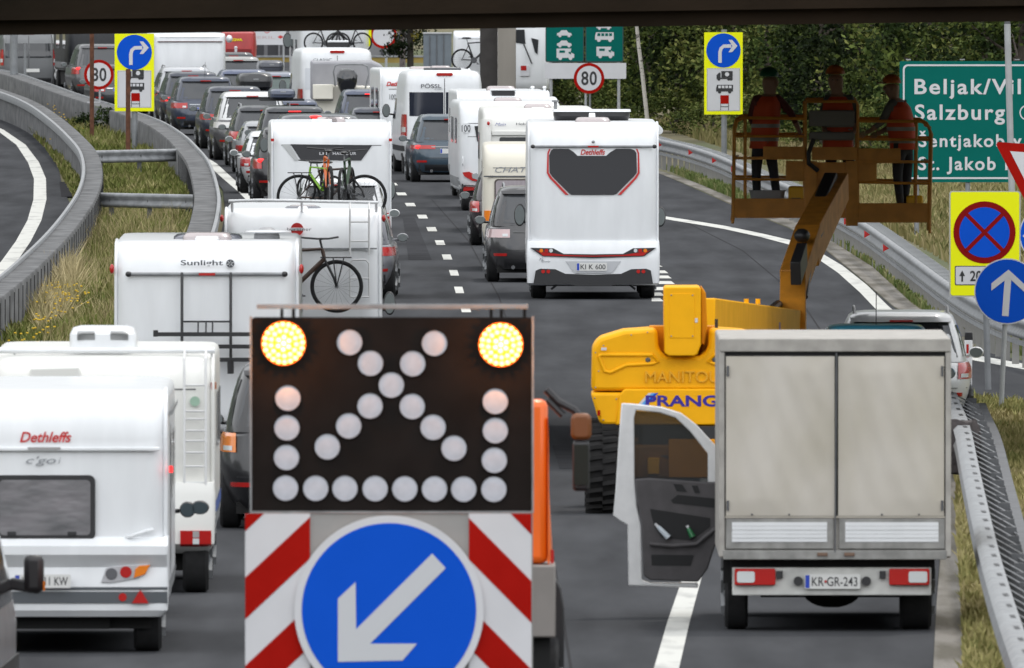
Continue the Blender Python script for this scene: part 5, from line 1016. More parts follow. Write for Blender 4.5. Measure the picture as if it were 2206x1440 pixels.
MB().box(q(540, 0)[0], q(1148, 0)[0], .0, .03, q(0, 1900)[1] + .6, q(0, 1106.5)[1]).build('lower_panel', mat('grey_backing', (.3, .29, .28), .6, var=.12), root, False)
for x0, x1, flip in ((528, 668, 1), (1010, 1145, -1)):
    (a, _), (c, _) = q(x0, 0), q(x1, 0); zt = q(0, 1107)[1]; zb_ = q(0, 1660)[1]
    o = MB().box(a, c, -.02, -.001, zb_, zt).build('striped_plate', SIGNW, root, False); W_ = c - a; st = MB(); per = 190 / s; hh = 131 / s; th = 90 / s
    for k in range(-1, 5):
        # red band: crosses the plate diagonally
        if flip > 0: l, r_ = zt - (118 / s if 0 else 0) , 0
        zr = q(0, 1114 if flip > 0 else 1116)[1] - k * per
        pa, pb = ((a, zr - hh), (c, zr)) if flip > 0 else ((c, zr - hh - .02), (a, zr))
        poly = [(pa[0], pa[1]), (pb[0], pb[1]), (pb[0], pb[1] - th), (pa[0], pa[1] - th)]
        # clip to plate
        cl = []
        for i in range(4):
            p, q_ = poly[i], poly[(i + 1) % 4]
            if p[1] <= zt: cl.append(p)
            if (p[1] > zt) != (q_[1] > zt): t = (zt - p[1]) / (q_[1] - p[1]); cl.append((p[0] + (q_[0] - p[0]) * t, zt))
        if len(cl) >= 3 and min(p[1] for p in cl) > zb_: st.prism(cl, -.023, -.02)
    st.build('red_stripes', SIGNR, o, False)
x, z = q(838, 1315); o = MB().disc(x, z, 204 / s, -.06, -.025, 96).build('arrow_disc', SIGNW, root, False); b = MB().disc(x, z, 188 / s, -.064, -.06, 96).build('blue_field', SIGNB, o, False)
ar = [(931, 1193), (960, 1224), (797, 1387), (898, 1387), (867, 1423), (728, 1426), (728, 1290), (766, 1254), (767, 1356)]
MB().prism([q(*p) for p in ar], -.068, -.064).build('white_arrow', mat('arrow_grey_white', (.52, .53, .55), .5), b, False)
MB().box(-1.0, 1.0, .1, .2, .3, .5).box(-.06, .06, .2, 3.5, .4, .5).build('chassis', STEELD, root, False)
for sg in (-1, 1): wheel(root, sg * .95, .6, .33, .2, sg); MB().box(sg * .8 - .04, sg * .8 + .04, .1, .16, .4, 3.7).build('mast', STEELD, root, False)
s2 = 264.; root, q = site('orange_truck', 870, s2, 'orange works truck ahead of the warning board, mostly hidden behind it', 'truck')
MB().box(q(565, 0)[0], q(1180, 0)[0], 0, .5, q(0, 1216)[1], q(0, 862)[1]).build('tail_body', OG, root, bevel=.06); MB().prism([q(1180.5, 1216), q(1184, 1216), q(1182, 950), q(1180.5, 900)], 0, .4).build('side_flank', OG, root)
MB().box(q(560, 0)[0], q(1197, 0)[0], -.25, .9, q(0, 1372)[1], q(0, 1217)[1]).build('tool_box', mat('grey_beige', (.22, .2, .185), .6, var=.12), root, bevel=.015)
MB().box(q(560, 0)[0], q(1185, 0)[0], -.1, 5, .5, q(0, 1374)[1]).build('underframe', UNDER, root, False)
for sg in (-1, 1): wheel(root, sg * 1.12, 2.2, .5, .3, sg)
MB().prism([(q(1190, 0)[0], q(0, 1440)[1] - .3), (q(1216, 0)[0], q(0, 1440)[1] - .3), (q(1217, 0)[0], q(0, 1330)[1]), (q(1210, 0)[0], q(0, 1285)[1]), (q(1198, 0)[0], q(0, 1262)[1]), (q(1190, 0)[0], q(0, 1262)[1])], 2.0, 2.5).build('mudguard', BLACK, root, bevel=.02)
MB().box(q(1186, 0)[0], q(1193, 0)[0], -.02, .02, q(0, 1214)[1], q(0, 1185)[1]).build('tail_lamp', REDL, root, False)
cb = Shell([(.8, 3, 5.2, 1.2, 8), (1.6, 2.9, 5.3, 1.22, 8), (2.3, 2.95, 5.1, 1.18, 8), (2.55, 3.1, 4.9, 1.05, 6)]); mb = MB(); cb.mesh(mb); mb.build('cab', OG, root)
o = MB().tube([(q(1178, 0)[0], 3.2, q(0, 858)[1]), (q(1205, 0)[0], 3.2, q(0, 885)[1]), (q(1240, 0)[0], 3.2, q(0, 903)[1]), (q(1255, 0)[0], 3.2, q(0, 925)[1])], .035, 8).tube([(q(1180, 0)[0], 3.2, q(0, 880)[1]), (q(1215, 0)[0], 3.2, q(0, 915)[1])], .03, 8).build('mirror_arm', BLACK, root)
MB().prism(rrect(q(1232, 0)[0], q(1277, 0)[0], q(0, 968)[1], q(0, 910)[1], .05), 3.05, 3.25).build('upper_mirror', mat('brown_orange_shell', (.16, .05, .01), .4), root, bevel=.03); MB().prism(rrect(q(1236, 0)[0], q(1273, 0)[0], q(0, 1080)[1], q(0, 970)[1], .03), 3.05, 3.25).build('lower_mirror', BLACK, root, bevel=.03)
MB().prism(rrect(q(1239, 0)[0], q(1270, 0)[0], q(0, 1066)[1], q(0, 978)[1], .02), 3.03, 3.05).build('mirror_glass', mat('black_mirror_glass', (.02, .022, .02), .15), root)
# ---------------------------------------------------------------- silver van at the bottom left edge
s = 262.; d = F / s; xr = X(14, s); root = empty('transporter_van', (X(-10, s) - .95, d, 0), 'silver grey van cut off by the bottom left corner, black wing mirror', 'van', None, -.02)
PS = paint('paint_silver_van', (.33, .33, .34)); S = Shell([(.28, .05, 4.9, .87, 8), (.5, 0, 5.0, .945, 9), (.95, 0, 5.0, .95, 9), (1.1, .02, 4.9, .93, 9), (1.6, .08, 4.2, .86, 8), (1.9, .15, 3.8, .79, 7), (1.98, .4, 3.6, .65, 5)]); mb = MB(); S.mesh(mb); mb.build('body', PS, root)
S.rear('rear_window', GLASS, root, -.75, .75, 1.15, 1.75, .01); S.side('side_window', GLASS, root, 1, .4, 3.9, 1.15, 1.7, .01); S.rear('tail_lamp', REDL, root, .8, .93, .8, 1.2, .015); S.rear('tail_lamp', REDL, root, -.93, -.8, .8, 1.2, .015)
for y in (1, 4):
    for sg in (-1, 1): wheel(root, sg * .83, y, .34, .24, sg)
o = MB().box(1.02, 1.19, 3.9, 4.02, 1.2, 1.52).build('mirror', BLACK, root, bevel=.05); MB().beam((.9, 4.0, 1.28), (1.16, 3.98, 1.24), .1, .1).build('mirror_arm', BLACK, o, bevel=.02)
MB().box(1.185, 1.2, 3.92, 3.98, 1.22, 1.3).build('indicator', AMBER, o, False)
MB().box(.94, .955, .3, 4.6, .55, .68).build('side_trim', BLACK, root, bevel=.01)
# ---------------------------------------------------------------- tarpaulin truck
s = 225.6; root, q = site('delivery_truck', 1799, s, 'small delivery truck with a dirty grey tarpaulin box and its left cab door wide open', 'truck')
TARP = mat('dirty_tarpaulin', (.51, .475, .425), .75, col2=(.4, .365, .3), scale=1.3, stretch=(1, 1, .6), lo=.3, hi=.62, detail=6, bump=.35, bscale=2.2)
FR = mat('grey_box_frame', (.38, .36, .33), .6, var=.25, scale=5)
ALU = mat('grooved_aluminium', (.68, .69, .7), .5, metal=.0, var=.06)
DGRY = mat('worn_grey_sill', (.29, .285, .27), .7, var=.35, scale=6)
a, c = q(1549, 0)[0], q(2049, 0)[0]
bx = MB().box(a, c, .03, 4.2, q(0, 1203)[1], q(0, 729)[1]).build('cargo_box', FR, root, bevel=.02)
rf = MB().box(a, c, -.03, .028, q(0, 758)[1], q(0, 730)[1]).build('top_rail', FR, bx, False, .008)
for x0, x1 in ((1549, 1561), (2037, 2049)): MB().box(q(x0, 0)[0], q(x1, 0)[0], -.02, .028, q(0, 1200)[1], q(0, 758.5)[1]).build('corner_post', FR, bx, False, .008)
MB().box(q(1561.5, 0)[0], q(2036.5, 0)[0], .0, .029, q(0, 1115)[1], q(0, 759)[1]).build('door_shadow_gap', UNDER, bx, False)
def tarp(x0, x1, y0, y1):
    n, m_ = 30, 40; vs = []; rr = random.Random(x0); f = []
    for j in range(m_ + 1):
        for i in range(n + 1):
            u, v = i / n, j / m_; e = min(u, 1 - u, v * 1.4, (1 - v) * 1.4)
            dy = -.012 - .02 * min(1, e * 7) * (.6 + .4 * math.sin(6 * u + 3 * v + x0)) + .004 * math.sin(23 * u + 11 * v * (1 + u)) * min(1, e * 9)
            xx, zz = q(x0 + (x1 - x0) * u, y1 + (y0 - y1) * v); vs.append((xx, dy, zz))
    for j in range(m_):
        for i in range(n): k = j * (n + 1) + i; f.append((k, k + 1, k + n + 2, k + n + 1))
    return MB().add(vs, f).build('tarpaulin_door', TARP, root)
tarp(1564, 1798, 768, 1112); tarp(1806, 2034, 768, 1112)
for x0, x1 in ((1564, 1796), (1808, 2036)):
    o = MB().box(q(x0, 0)[0], q(x1, 0)[0], -.01, .025, q(0, 1183)[1], q(0, 1118)[1]).build('tailboard', DGRY, root, False, .005); g = MB()
    for k in range(5): g.box(q(x0 + 13, 0)[0], q(x1 - 14, 0)[0], -.016 - .004 * (k % 2), -.01, q(0, 1168 - 8.6 * k)[1], q(0, 1168 - 8.6 * k - 8)[1])
    g.build('aluminium_slats', ALU, o, False)
MB().box(q(1558, 0)[0], q(2040, 0)[0], -.03, .02, q(0, 1206)[1], q(0, 1186)[1]).build('rear_sill', DGRY, root, False, .006)
MB().tube([(q(1799, 0)[0], -.03, q(0, 1190)[1]), (q(1802, 0)[0], -.03, q(0, 760)[1])], .008, 6).build('lock_rod', STEELD, root)
o = MB().box(q(1578, 0)[0], q(2007, 0)[0], .1, .2, q(0, 1284)[1], q(0, 1224)[1]).build('lamp_crossbar', mat('white_crossbar', (.6, .6, .57), .5, var=.2, scale=6), root, False, .01)
for x0, x1, w0, w1 in ((1583, 1671, 1588, 1626), (1916, 2003, 1958, 1998)):
    l = MB().prism(rrect(q(x0, 0)[0], q(x1, 0)[0], q(0, 1262)[1], q(0, 1226)[1], .015), .04, .1).build('tail_lamp', REDL, root, bevel=.008); MB().prism(rrect(q(w0, 0)[0], q(w1, 0)[0], q(0, 1256)[1], q(0, 1232)[1], .02), .032, .042).build('reversing_lens', CLEAR, l)
for a_ in (1680, 1902): MB().box(q(a_, 0)[0] - .03, q(a_, 0)[0] + .03, .05, .1, q(0, 1247)[1], q(0, 1231)[1]).build('connector', BLACK, root, False)
for a_ in (1720, 1867): MB().tube([(q(a_, 0)[0], .04, q(0, 1253)[1]), (q(a_, 0)[0], .1, q(0, 1253)[1])], .045, 12).build('plate_lamp', BLACK, root)
x, z = q(1794, 1254); plate(root, x, z, .07, 'KR GR-243', .53, .14); MB().ell((q(1779, 0)[0], .05, z), (.012, .004, .014)).build('plate_badge', REDL, root)
MB().box(q(1575, 0)[0], q(2015, 0)[0], .2, 4.2, .5, q(0, 1206.5)[1]).box(-.85, .85, .8, 5.5, .33, .5).build('underframe', UNDER, root, False)
MB().ell((q(1795, 0)[0], 1.0, .36), (.28, .25, .16)).tube([(-.7, 1., .36), (.75, 1., .36)], .06, 10).build('rear_axle', UNDER, root); MB().tube([(q(1628, 0)[0], .15, .42), (q(1628, 0)[0], 1, .42)], .035, 10).build('exhaust', STEELD, root)
for x0, x1 in ((1563, 1613), (1942, 2010)):
    xm = (q(x0, 0)[0] + q(x1, 0)[0]) / 2; wheel(root, xm, .9, .35, q(x1, 0)[0] - q(x0, 0)[0], 1 if xm > 0 else -1)
    MB().box(xm - .13, xm + .13, .42, .45, .45, .72).build('mud_flap', UNDER, root, False)
for sg in (-1, 1): wheel(root, sg * .9, 4.9, .35, .22, sg)
cab = Shell([(.35, 4.3, 6.0, .92, 8), (1.1, 4.25, 6.1, .96, 9), (1.35, 4.25, 5.7, .95, 9), (2.1, 4.3, 5.0, .82, 8), (2.2, 4.4, 4.9, .7, 6)]); mb = MB(); cab.mesh(mb); mb.build('cab', mat('cab_white', (.68, .68, .66), .35, coat=.3), root)
MB().ell((q(2048, 0)[0] + .0, 4.9, q(0, 1100)[1]), (.06, .08, .09)).build('mirror', CHROME, root)
for a_, b_ in ((1568, 800), (2030, 800), (1568, 1090), (2030, 1090)): x, z = q(a_, b_); MB().tube([(x, -.035, z - .05), (x, -.035, z + .05)], .012, 8).build('hinge', STEELD, root)
for a_ in (1772, 1830): x, z = q(a_, 1195); MB().box(x - .05, x + .05, -.045, -.028, z - .015, z + .018).build('latch', mat('rusty_latch', (.16, .1, .07), .8), root, False, .004)
for a_ in (1620, 1700, 1900, 1980): x, z = q(a_, 1109); MB().ell((x, -.03, z), (.01, .008, .01), 8, 5).build('eyelet', STEELD, root)
MB().box(q(1562, 0)[0], q(2036, 0)[0], -.006, .0, q(0, 1116.5)[1], q(0, 1112.5)[1]).build('tarpaulin_hem', mat('hem_cream', (.45, .41, .35), .8), root, False)
sd_ = F / (F / s + 4.5); X0 = X(1799, s); dq = lambda a, b: (X(a, sd_) - X0, Z(b, sd_)); DW = mat('door_white', (.68, .68, .68), .35, var=.12, scale=6, coat=.2); DT = mat('door_trim_grey', (.07, .065, .068), .7, var=.15, scale=8)
ol = [dq(*p) for p in ((1339, 869), (1362, 870), (1425, 877), (1467, 890), (1500, 915), (1546, 965), (1575, 1000), (1575, 1040), (1525, 1040), (1525, 978), (1487, 930), (1455, 900), (1420, 889), (1370, 884), (1366, 900), (1367, 1032), (1372, 1090), (1381, 1130), (1383, 1250), (1400, 1256), (1504, 1256), (1504, 1267), (1354, 1262), (1352, 1131), (1335, 1122), (1321, 1111), (1326, 1060), (1332, 960))]
door = MB().prism(ol, 4.44, 4.56).build('cab_door', DW, root, bevel=.012); door['label'] = 'open white driver door'
MB().prism([dq(*p) for p in ((1366, 885), (1422, 889), (1456, 900), (1488, 931), (1530, 985), (1560, 1030), (1560, 1042), (1366, 1036))], 4.495, 4.505).build('door_glass', mat('door_glass', (.03, .033, .036), .05, alpha=.72), door, False)
tr = MB().prism([dq(*p) for p in ((1367, 1032), (1400, 1030), (1560, 1042), (1560, 1140), (1542, 1172), (1525, 1225), (1504, 1254), (1400, 1250), (1386, 1240), (1382, 1130), (1374, 1090))], 4.40, 4.47).build('door_trim', DT, door, bevel=.015)
POK = mat('trim_dark', (.012, .012, .013), .8); MB().prism([dq(*p) for p in ((1400, 1096), (1530, 1116), (1530, 1135), (1490, 1165), (1425, 1158), (1408, 1130))], 4.396, 4.402).build('door_pocket', POK, tr, False); MB().prism([dq(*p) for p in ((1403, 1195), (1495, 1196), (1488, 1219), (1404, 1218))], 4.396, 4.402).build('lower_pocket', POK, tr, False)
MB().prism([dq(*p) for p in ((1445, 1078), (1460, 1066), (1540, 1074), (1540, 1094), (1450, 1084))], 4.396, 4.402).build('armrest_hollow', POK, tr, False); MB().prism([dq(*p) for p in ((1450, 1042), (1470, 1044), (1480, 1060), (1458, 1058))], 4.394, 4.402).build('door_handle', POK, tr, False); MB().prism([dq(*p) for p in ((1490, 1046), (1503, 1046), (1508, 1062), (1497, 1062))], 4.394, 4.402).build('switch_panel', POK, tr, False)
MB().tube([(dq(1400, 0)[0], 4.37, dq(0, 1172)[1]), (dq(1450, 0)[0], 4.36, dq(0, 1176)[1]), (dq(1500, 0)[0], 4.37, dq(0, 1172)[1]), (dq(1540, 0)[0], 4.39, dq(0, 1140)[1])], .02, 8).build('pocket_lip', DT, tr)
for (a_, b_), (a2, b2), m, lab in (((1411, 1128), (1440, 1158), mat('clear_bottle', (.5, .55, .6), .1, coat=.5), 'clear plastic bottle lying in the open truck door pocket'), ((1480, 1132), (1492, 1156), mat('green_bottle', (.02, .14, .05), .1, coat=.5), 'small green bottle in the open truck door pocket')):
    p0, p1 = dq(a_, b_), dq(a2, b2); r0 = empty('bottle', (X0 + p1[0], F / s + 4.36, p1[1]), lab, 'bottle'); dx, dz = p0[0] - p1[0], p0[1] - p1[1]
    MB().tube([(0, 0, 0), (dx * .6, 0, dz * .6), (dx * .8, 0, dz * .8)], .03, 12, .018).build('bottle_body', m, r0); MB().tube([(dx * .8, 0, dz * .8), (dx, 0, dz)], .014, 10).build('bottle_cap', SIGNW, r0)
# white SUV and teal car ahead of the truck
car('white SUV with roof rails and a dark rear window ahead of the tarpaulin truck', 1942, 166., W=1.84, H=1.56, L=4.5, col='white', rgb=(.7, .7, .7), rails=True, lamp='tall', hatch=.3, group='cars ahead of the tarpaulin truck', yaw=-.01, glass=GLASS)
car('teal small car with a roof antenna just ahead of the tarpaulin truck', 1890, 175.5, W=1.66, H=1.7, L=3.7, col='teal', rgb=(.03, .17, .24), antenna=True, group='cars ahead of the tarpaulin truck', yaw=0)
# ---------------------------------------------------------------- boom lift
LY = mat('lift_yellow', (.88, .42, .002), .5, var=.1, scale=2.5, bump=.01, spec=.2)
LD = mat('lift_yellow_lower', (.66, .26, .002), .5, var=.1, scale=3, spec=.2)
BASK = mat('shaded_lift_ochre', (.58, .23, .02), .5, var=.25, scale=5)  # lift yellow darkened, the bridge's shade is put into the colour
s = 190.; root, q = site('boom_lift', 1472, s, 'yellow articulated boom lift reaching up to the dark bridge', 'boom lift'); X0, D0 = X(1472, s), F / s
mir = lambda P: P + [(2944 - a, b) for a, b in P[::-1]]
top = mir([(1274, 843), (1276, 748), (1291, 729), (1344, 713), (1415, 708), (1417, 720), (1419, 750), (1430, 765), (1438, 768)])
cw = MB().prism([q(*p) for p in top], 0, 1.5).build('counterweight', LY, root, bevel=.05)
MB().prism([q(*p) for p in mir([(1272, 845), (1275, 845.5)])[:0] + [(1272, 846), (1672, 846), (1652, 912), (1640, 917), (1305, 917), (1291, 911)]], -.03, 1.4).build('lower_counterweight', LY, root, bevel=.04)
MB().prism([q(*p) for p in [(1326, 916), (1334, 851), (1345, 838), (1600, 838), (1610, 851), (1618, 916)]], -.055, -.0).build('rear_skirt', LY, root, bevel=.018)
text(root, 'MANITOU', *q(1470, 812), .13, mat('lift_emboss', (.76, .36, .002), .5), -.012, w=.84, name='embossed_lettering', ex=.01)
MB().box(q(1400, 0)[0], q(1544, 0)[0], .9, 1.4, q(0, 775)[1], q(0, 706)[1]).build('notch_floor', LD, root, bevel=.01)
PB = mat('print_violet_blue', srgb(45, 30, 140), .4); text(root, 'PRANGL', *q(1482, 864), .13, PB, -.06, w=.96, bold=.03)
for k, m in enumerate((SIGNW, mat('print_sky', srgb(90, 160, 220), .4), SIGNB)): MB().prism([q(1372 + 7 * k, 874), q(1379 + 7 * k, 874), q(1404 + 7 * k, 847), q(1397 + 7 * k, 847)], -.059, -.054).build('slanted_stripe', m, root, False)
rel = MB()
for P in ([(1290, 768), (1296, 765), (1406, 765), (1418, 780), (1406, 784), (1350, 787), (1315, 803), (1302, 800)],):
    for f in (lambda a: a, lambda a: 2944 - a):
        pts = [q(f(a), b) for a, b in P]; MB().tube([(x, -.0, z) for x, z in pts + [pts[0]]], .022, 8).build('pressed_relief', LY, root)
for a_ in (1396, 1540): MB().ell((q(a_, 0)[0], -.0, q(0, 776)[1]), (.03, .015, .03)).build('catch', STEELD, root)
tb = MB().prism([q(*p) for p in ((1430, 622), (1434, 618), (1506, 618), (1510, 622), (1510, 742), (1502, 764), (1494, 767), (1440, 767), (1431, 760))], -.16, 1.2).build('boom_tail', LY, root, bevel=.03)
MB().prism([q(*p) for p in ((1442, 632), (1496, 632), (1496, 728), (1442, 728))], -.166, -.155).build('tail_cover', LY, tb, False, .003)
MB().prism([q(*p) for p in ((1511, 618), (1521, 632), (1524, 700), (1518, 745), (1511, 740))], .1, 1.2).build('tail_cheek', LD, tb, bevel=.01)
def L3(px, py, s_): return (X(px, s_) - X0, F / s_ - D0, Z(py, s_))
BM = MB().beam(L3(1500, 695, 187), L3(1708, 710, 172), .44, .56, .34, .46).build('main_boom', LY, root, bevel=.015)
MB().beam(L3(1612, 668, 178), L3(1618, 715, 178), .02, .02)
text(root, 'PRANGL', L3(1652, 706, 176)[0], L3(1652, 706, 176)[2], .16, mat('print_faded_blue', srgb(80, 80, 120), .5), L3(1652, 700, 176)[1] - .75, w=.38, bold=.03)
for a_ in (1608, 1633): p = L3(a_, 655, 178); MB().tube([p, (p[0], p[1], p[2] + .06)], .03, 8).build('hose_guide', LY, root)
MB().box(q(1541, 0)[0], q(1548, 0)[0], .6, .65, q(0, 712)[1], q(0, 690)[1]).build('work_light', BLACK, root, False)
A = MB().beam(L3(1707, 735, 173), L3(1709, 606, 172.5), .33, .36, .32, .34).build('knuckle', BASK, root, bevel=.012); MB().beam(L3(1708, 610, 172.5), L3(1742, 512, 171.5), .32, .34).build('upright_arm', BASK, root, bevel=.012)
MB().beam(L3(1714, 590, 172.9), L3(1728, 548, 172.4), .13, .3).build('hydraulic_cylinder', BLACK, root, bevel=.01); MB().ell(L3(1728, 508, 172), (.1, .16, .09)).build('joint_cover', BLACK, root)
MB().beam(L3(1738, 532, 171), L3(1803, 402, 169), .3, .5, .3, .36).build('jib', BASK, root, bevel=.012); MB().beam(L3(1750, 480, 170.4), L3(1790, 388, 169.2), .17, .2).build('jib_upper_tube', BLACK, root, bevel=.02)
MB().tube([L3(1735, 640, 172.5), L3(1745, 560, 172), L3(1760, 520, 171), L3(1800, 430, 169.5), L3(1808, 395, 169)], .035, 8).tube([L3(1660, 668, 174), L3(1676, 655, 173), L3(1690, 665, 172)], .05, 8).build('hydraulic_hose', BLACK, root)
LUG = mat('lugged_tyre', (.016, .015, .015), .9, var=.4, scale=5)
for xc in (1298, 1646):
    for yy_ in (.0, 2.8):
        x = q(xc, 0)[0]; r = .5; m = MB().cylx(x - .19, x + .19, yy_, r - .0, r - .03, 32, .04)
        for k in range(24):
            t = 2 * math.pi * k / 24
            for sg in (-1, 1): m.beam((x, yy_ + (r - .01) * math.cos(t + .06 * sg), r + (r - .01) * math.sin(t + .06 * sg)), (x + sg * .19, yy_ + (r - .01) * math.cos(t), r + (r - .01) * math.sin(t)), .05, .045)
        o = m.build('wheel', LUG, root, False); MB().cylx(x - .2, x + .2, yy_, r, .22, 20, .01).build('rim', LY, o)
MB().box(-.75, .75, -.3, 3.1, .4, .78).build('chassis', mat('lift_chassis_shaded', (.35, .14, .01), .6, var=.3, scale=3), root, bevel=.03); MB().cylx(-.4, .4, 1.4, .9, .2).box(-.5, .5, .6, 2.0, .78, 1.02).build('turntable', BLACK, root)  # chassis yellow darkened to carry the shadow under the machine
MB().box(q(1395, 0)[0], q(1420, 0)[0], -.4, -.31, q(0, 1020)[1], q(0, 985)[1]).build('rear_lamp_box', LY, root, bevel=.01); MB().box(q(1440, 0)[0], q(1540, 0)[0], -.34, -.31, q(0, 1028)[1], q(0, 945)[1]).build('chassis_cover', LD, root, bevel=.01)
# small hardware: bolts, plates, decals, hoses
for a_, b_ in ((1283, 760), (1300, 745), (1283, 835), (1281, 858), (1300, 905), (1350, 903), (1290, 800), (1446, 636), (1492, 636), (1446, 724), (1492, 724), (1328, 860), (1360, 722), (1395, 716)):
    x, z = q(a_, b_); y = -.17 if 1440 < a_ < 1500 and b_ < 740 else -.035; MB().ell((x, y, z), (.009, .006, .009), 8, 5).build('bolt', STEEL, root)
for (a_, b_, w_, h_, m, nm) in ((1301, 752, .06, .03, SIGNW, 'small_label'), (1500, 690, .03, .05, SIGNW, 'small_label'), (1340, 880, .07, .02, SIGNK, 'rating_plate'), (1290, 890, .03, .06, SIGNR, 'red_reflector')):
    x, z = q(a_, b_); MB().box(x - w_ / 2, x + w_ / 2, -.045 if b_ > 745 else -.165, -.03 if b_ > 745 else -.15, z - h_ / 2, z + h_ / 2).build(nm, m, root, False)
MB().tube([(q(1340, 0)[0], -.1, .95), (q(1380, 0)[0], -.25, .7), (q(1460, 0)[0], -.3, .62), (q(1520, 0)[0], -.2, .8)], .025, 8).build('chassis_hose', BLACK, root)
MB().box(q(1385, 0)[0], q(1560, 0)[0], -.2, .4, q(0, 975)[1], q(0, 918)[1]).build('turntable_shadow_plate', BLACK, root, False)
# basket
sb_ = 168.; DB = F / sb_; bq = lambda a, b: (X(a, sb_) - X0, Z(b, sb_)); Y0 = DB - D0; dep = .95
bk = MB().box(bq(1584, 0)[0], bq(2000, 0)[0], Y0, Y0 + dep, Z(470, sb_), Z(462, sb_)).build('basket_floor', BASK, root, False)
t = MB(); r = .02
def B(a, b, y=0.): x, z = bq(a, b); return (x, Y0 + y, z)
for y in (0., dep):
    for pts in ([(1735, 256), (1603, 254), (1588, 262), (1583, 280), (1580, 468), (1578, 482)], [(1848, 261), (1985, 262), (2000, 272), (2007, 290), (2003, 470), (2003, 503)], [(1735, 466), (1735, 225), (1739, 219), (1844, 219), (1848, 226), (1848, 470)]): t.tube([B(a, b - y * 4, y) for a, b in pts], r, 8)
    for a, b, c_, e in ((1583, 294, 1735, 294), (1848, 300, 2004, 302), (1580, 386, 1735, 388), (1848, 393, 2003, 396), (1606, 254, 1606, 430), (1975, 262, 1973, 440)): t.tube([B(a, b - y * 4, y), B(c_, e - y * 4, y)], r * .85, 8)
for a, b in ((1586, 262), (1581, 341), (2004, 275), (2004, 349)): t.tube([B(a, b), B(a + (10 if a < 1800 else -9), b - 3, dep)], r * .8, 8)
t.build('basket_rails', BASK, bk)
for a, b, c_, e, y, nm in ((1583, 428, 1735, 467, -.01, 'kick_plate'), (1848, 438, 2000, 480, -.01, 'kick_plate'), (1735, 347, 1760, 485, -.03, 'mast_cheek'), (1822, 347, 1848, 487, -.03, 'mast_cheek'), (1760, 350, 1822, 470, .02, 'mast_plate'), (1644, 316, 1735, 340, -.04, 'tool_tray'), (1749, 317, 1847, 345, -.05, 'tool_tray'), (1849, 320, 1940, 346, -.04, 'tool_tray'), (1693, 347, 1732, 389, -.02, 'side_box'), (1849, 352, 1889, 391, -.02, 'side_box'), (1583, 338, 1735, 344, -.02, 'mid_beam'), (1848, 346, 2003, 352, -.02, 'mid_beam')):
    (x0, z1), (x1, z0) = bq(a, b), bq(c_, e); MB().box(x0, x1, Y0 + y, Y0 + y + .05, z0, z1).build(nm, BASK, bk, False, .006)
for a, b, c_, e in ((1743, 238, 1841, 273), (1743, 285, 1841, 302)): (x0, z1), (x1, z0) = bq(a, b), bq(c_, e); MB().box(x0, x1, Y0 + .02, Y0 + .22, z0, z1).build('control_console', mat('console_grey', (.16, .15, .14), .6), bk, False, .02)
MB().tube([B(1753, 300, -.02), B(1742, 330, -.06), B(1742, 352, -.08), B(1762, 368, -.04)], .03, 8).build('console_cable', BLACK, bk)
FZ = Z(466, sb_)
# tub and boxes standing in the basket
r0 = empty('mortar_tub', (X(1654, sb_), DB + .35, FZ), 'light grey mortar tub by the left worker in the boom lift basket', 'tub'); Shell_ = Shell([(0, 0, .45, .19, 5), (.3, -.04, .49, .225, 5), (.325, -.05, .5, .24, 5)]); mb = MB(); Shell_.mesh(mb, 32); mb.build('tub_body', mat('tub_grey', (.33, .34, .36), .6), r0)
for a, w_, h_, lab in ((1716, .2, .38, 'yellow tool box left of the basket mast'), (1972, .22, .26, 'yellow canister with a grey label at the right worker')):
    r0 = empty('yellow_box', (X(a, sb_), DB + .4, FZ + .0), lab, 'box', 'yellow boxes in the lift basket'); MB().box(-w_ / 2, w_ / 2, 0, .2, 0, h_).build('box_body', mat('box_yellow', srgb(230, 180, 20), .5), r0, bevel=.03); MB().box(-w_ * .3, w_ * .3, -.006, 0, h_ * .3, h_ * .6).build('label_plate', STEELD, r0, False)
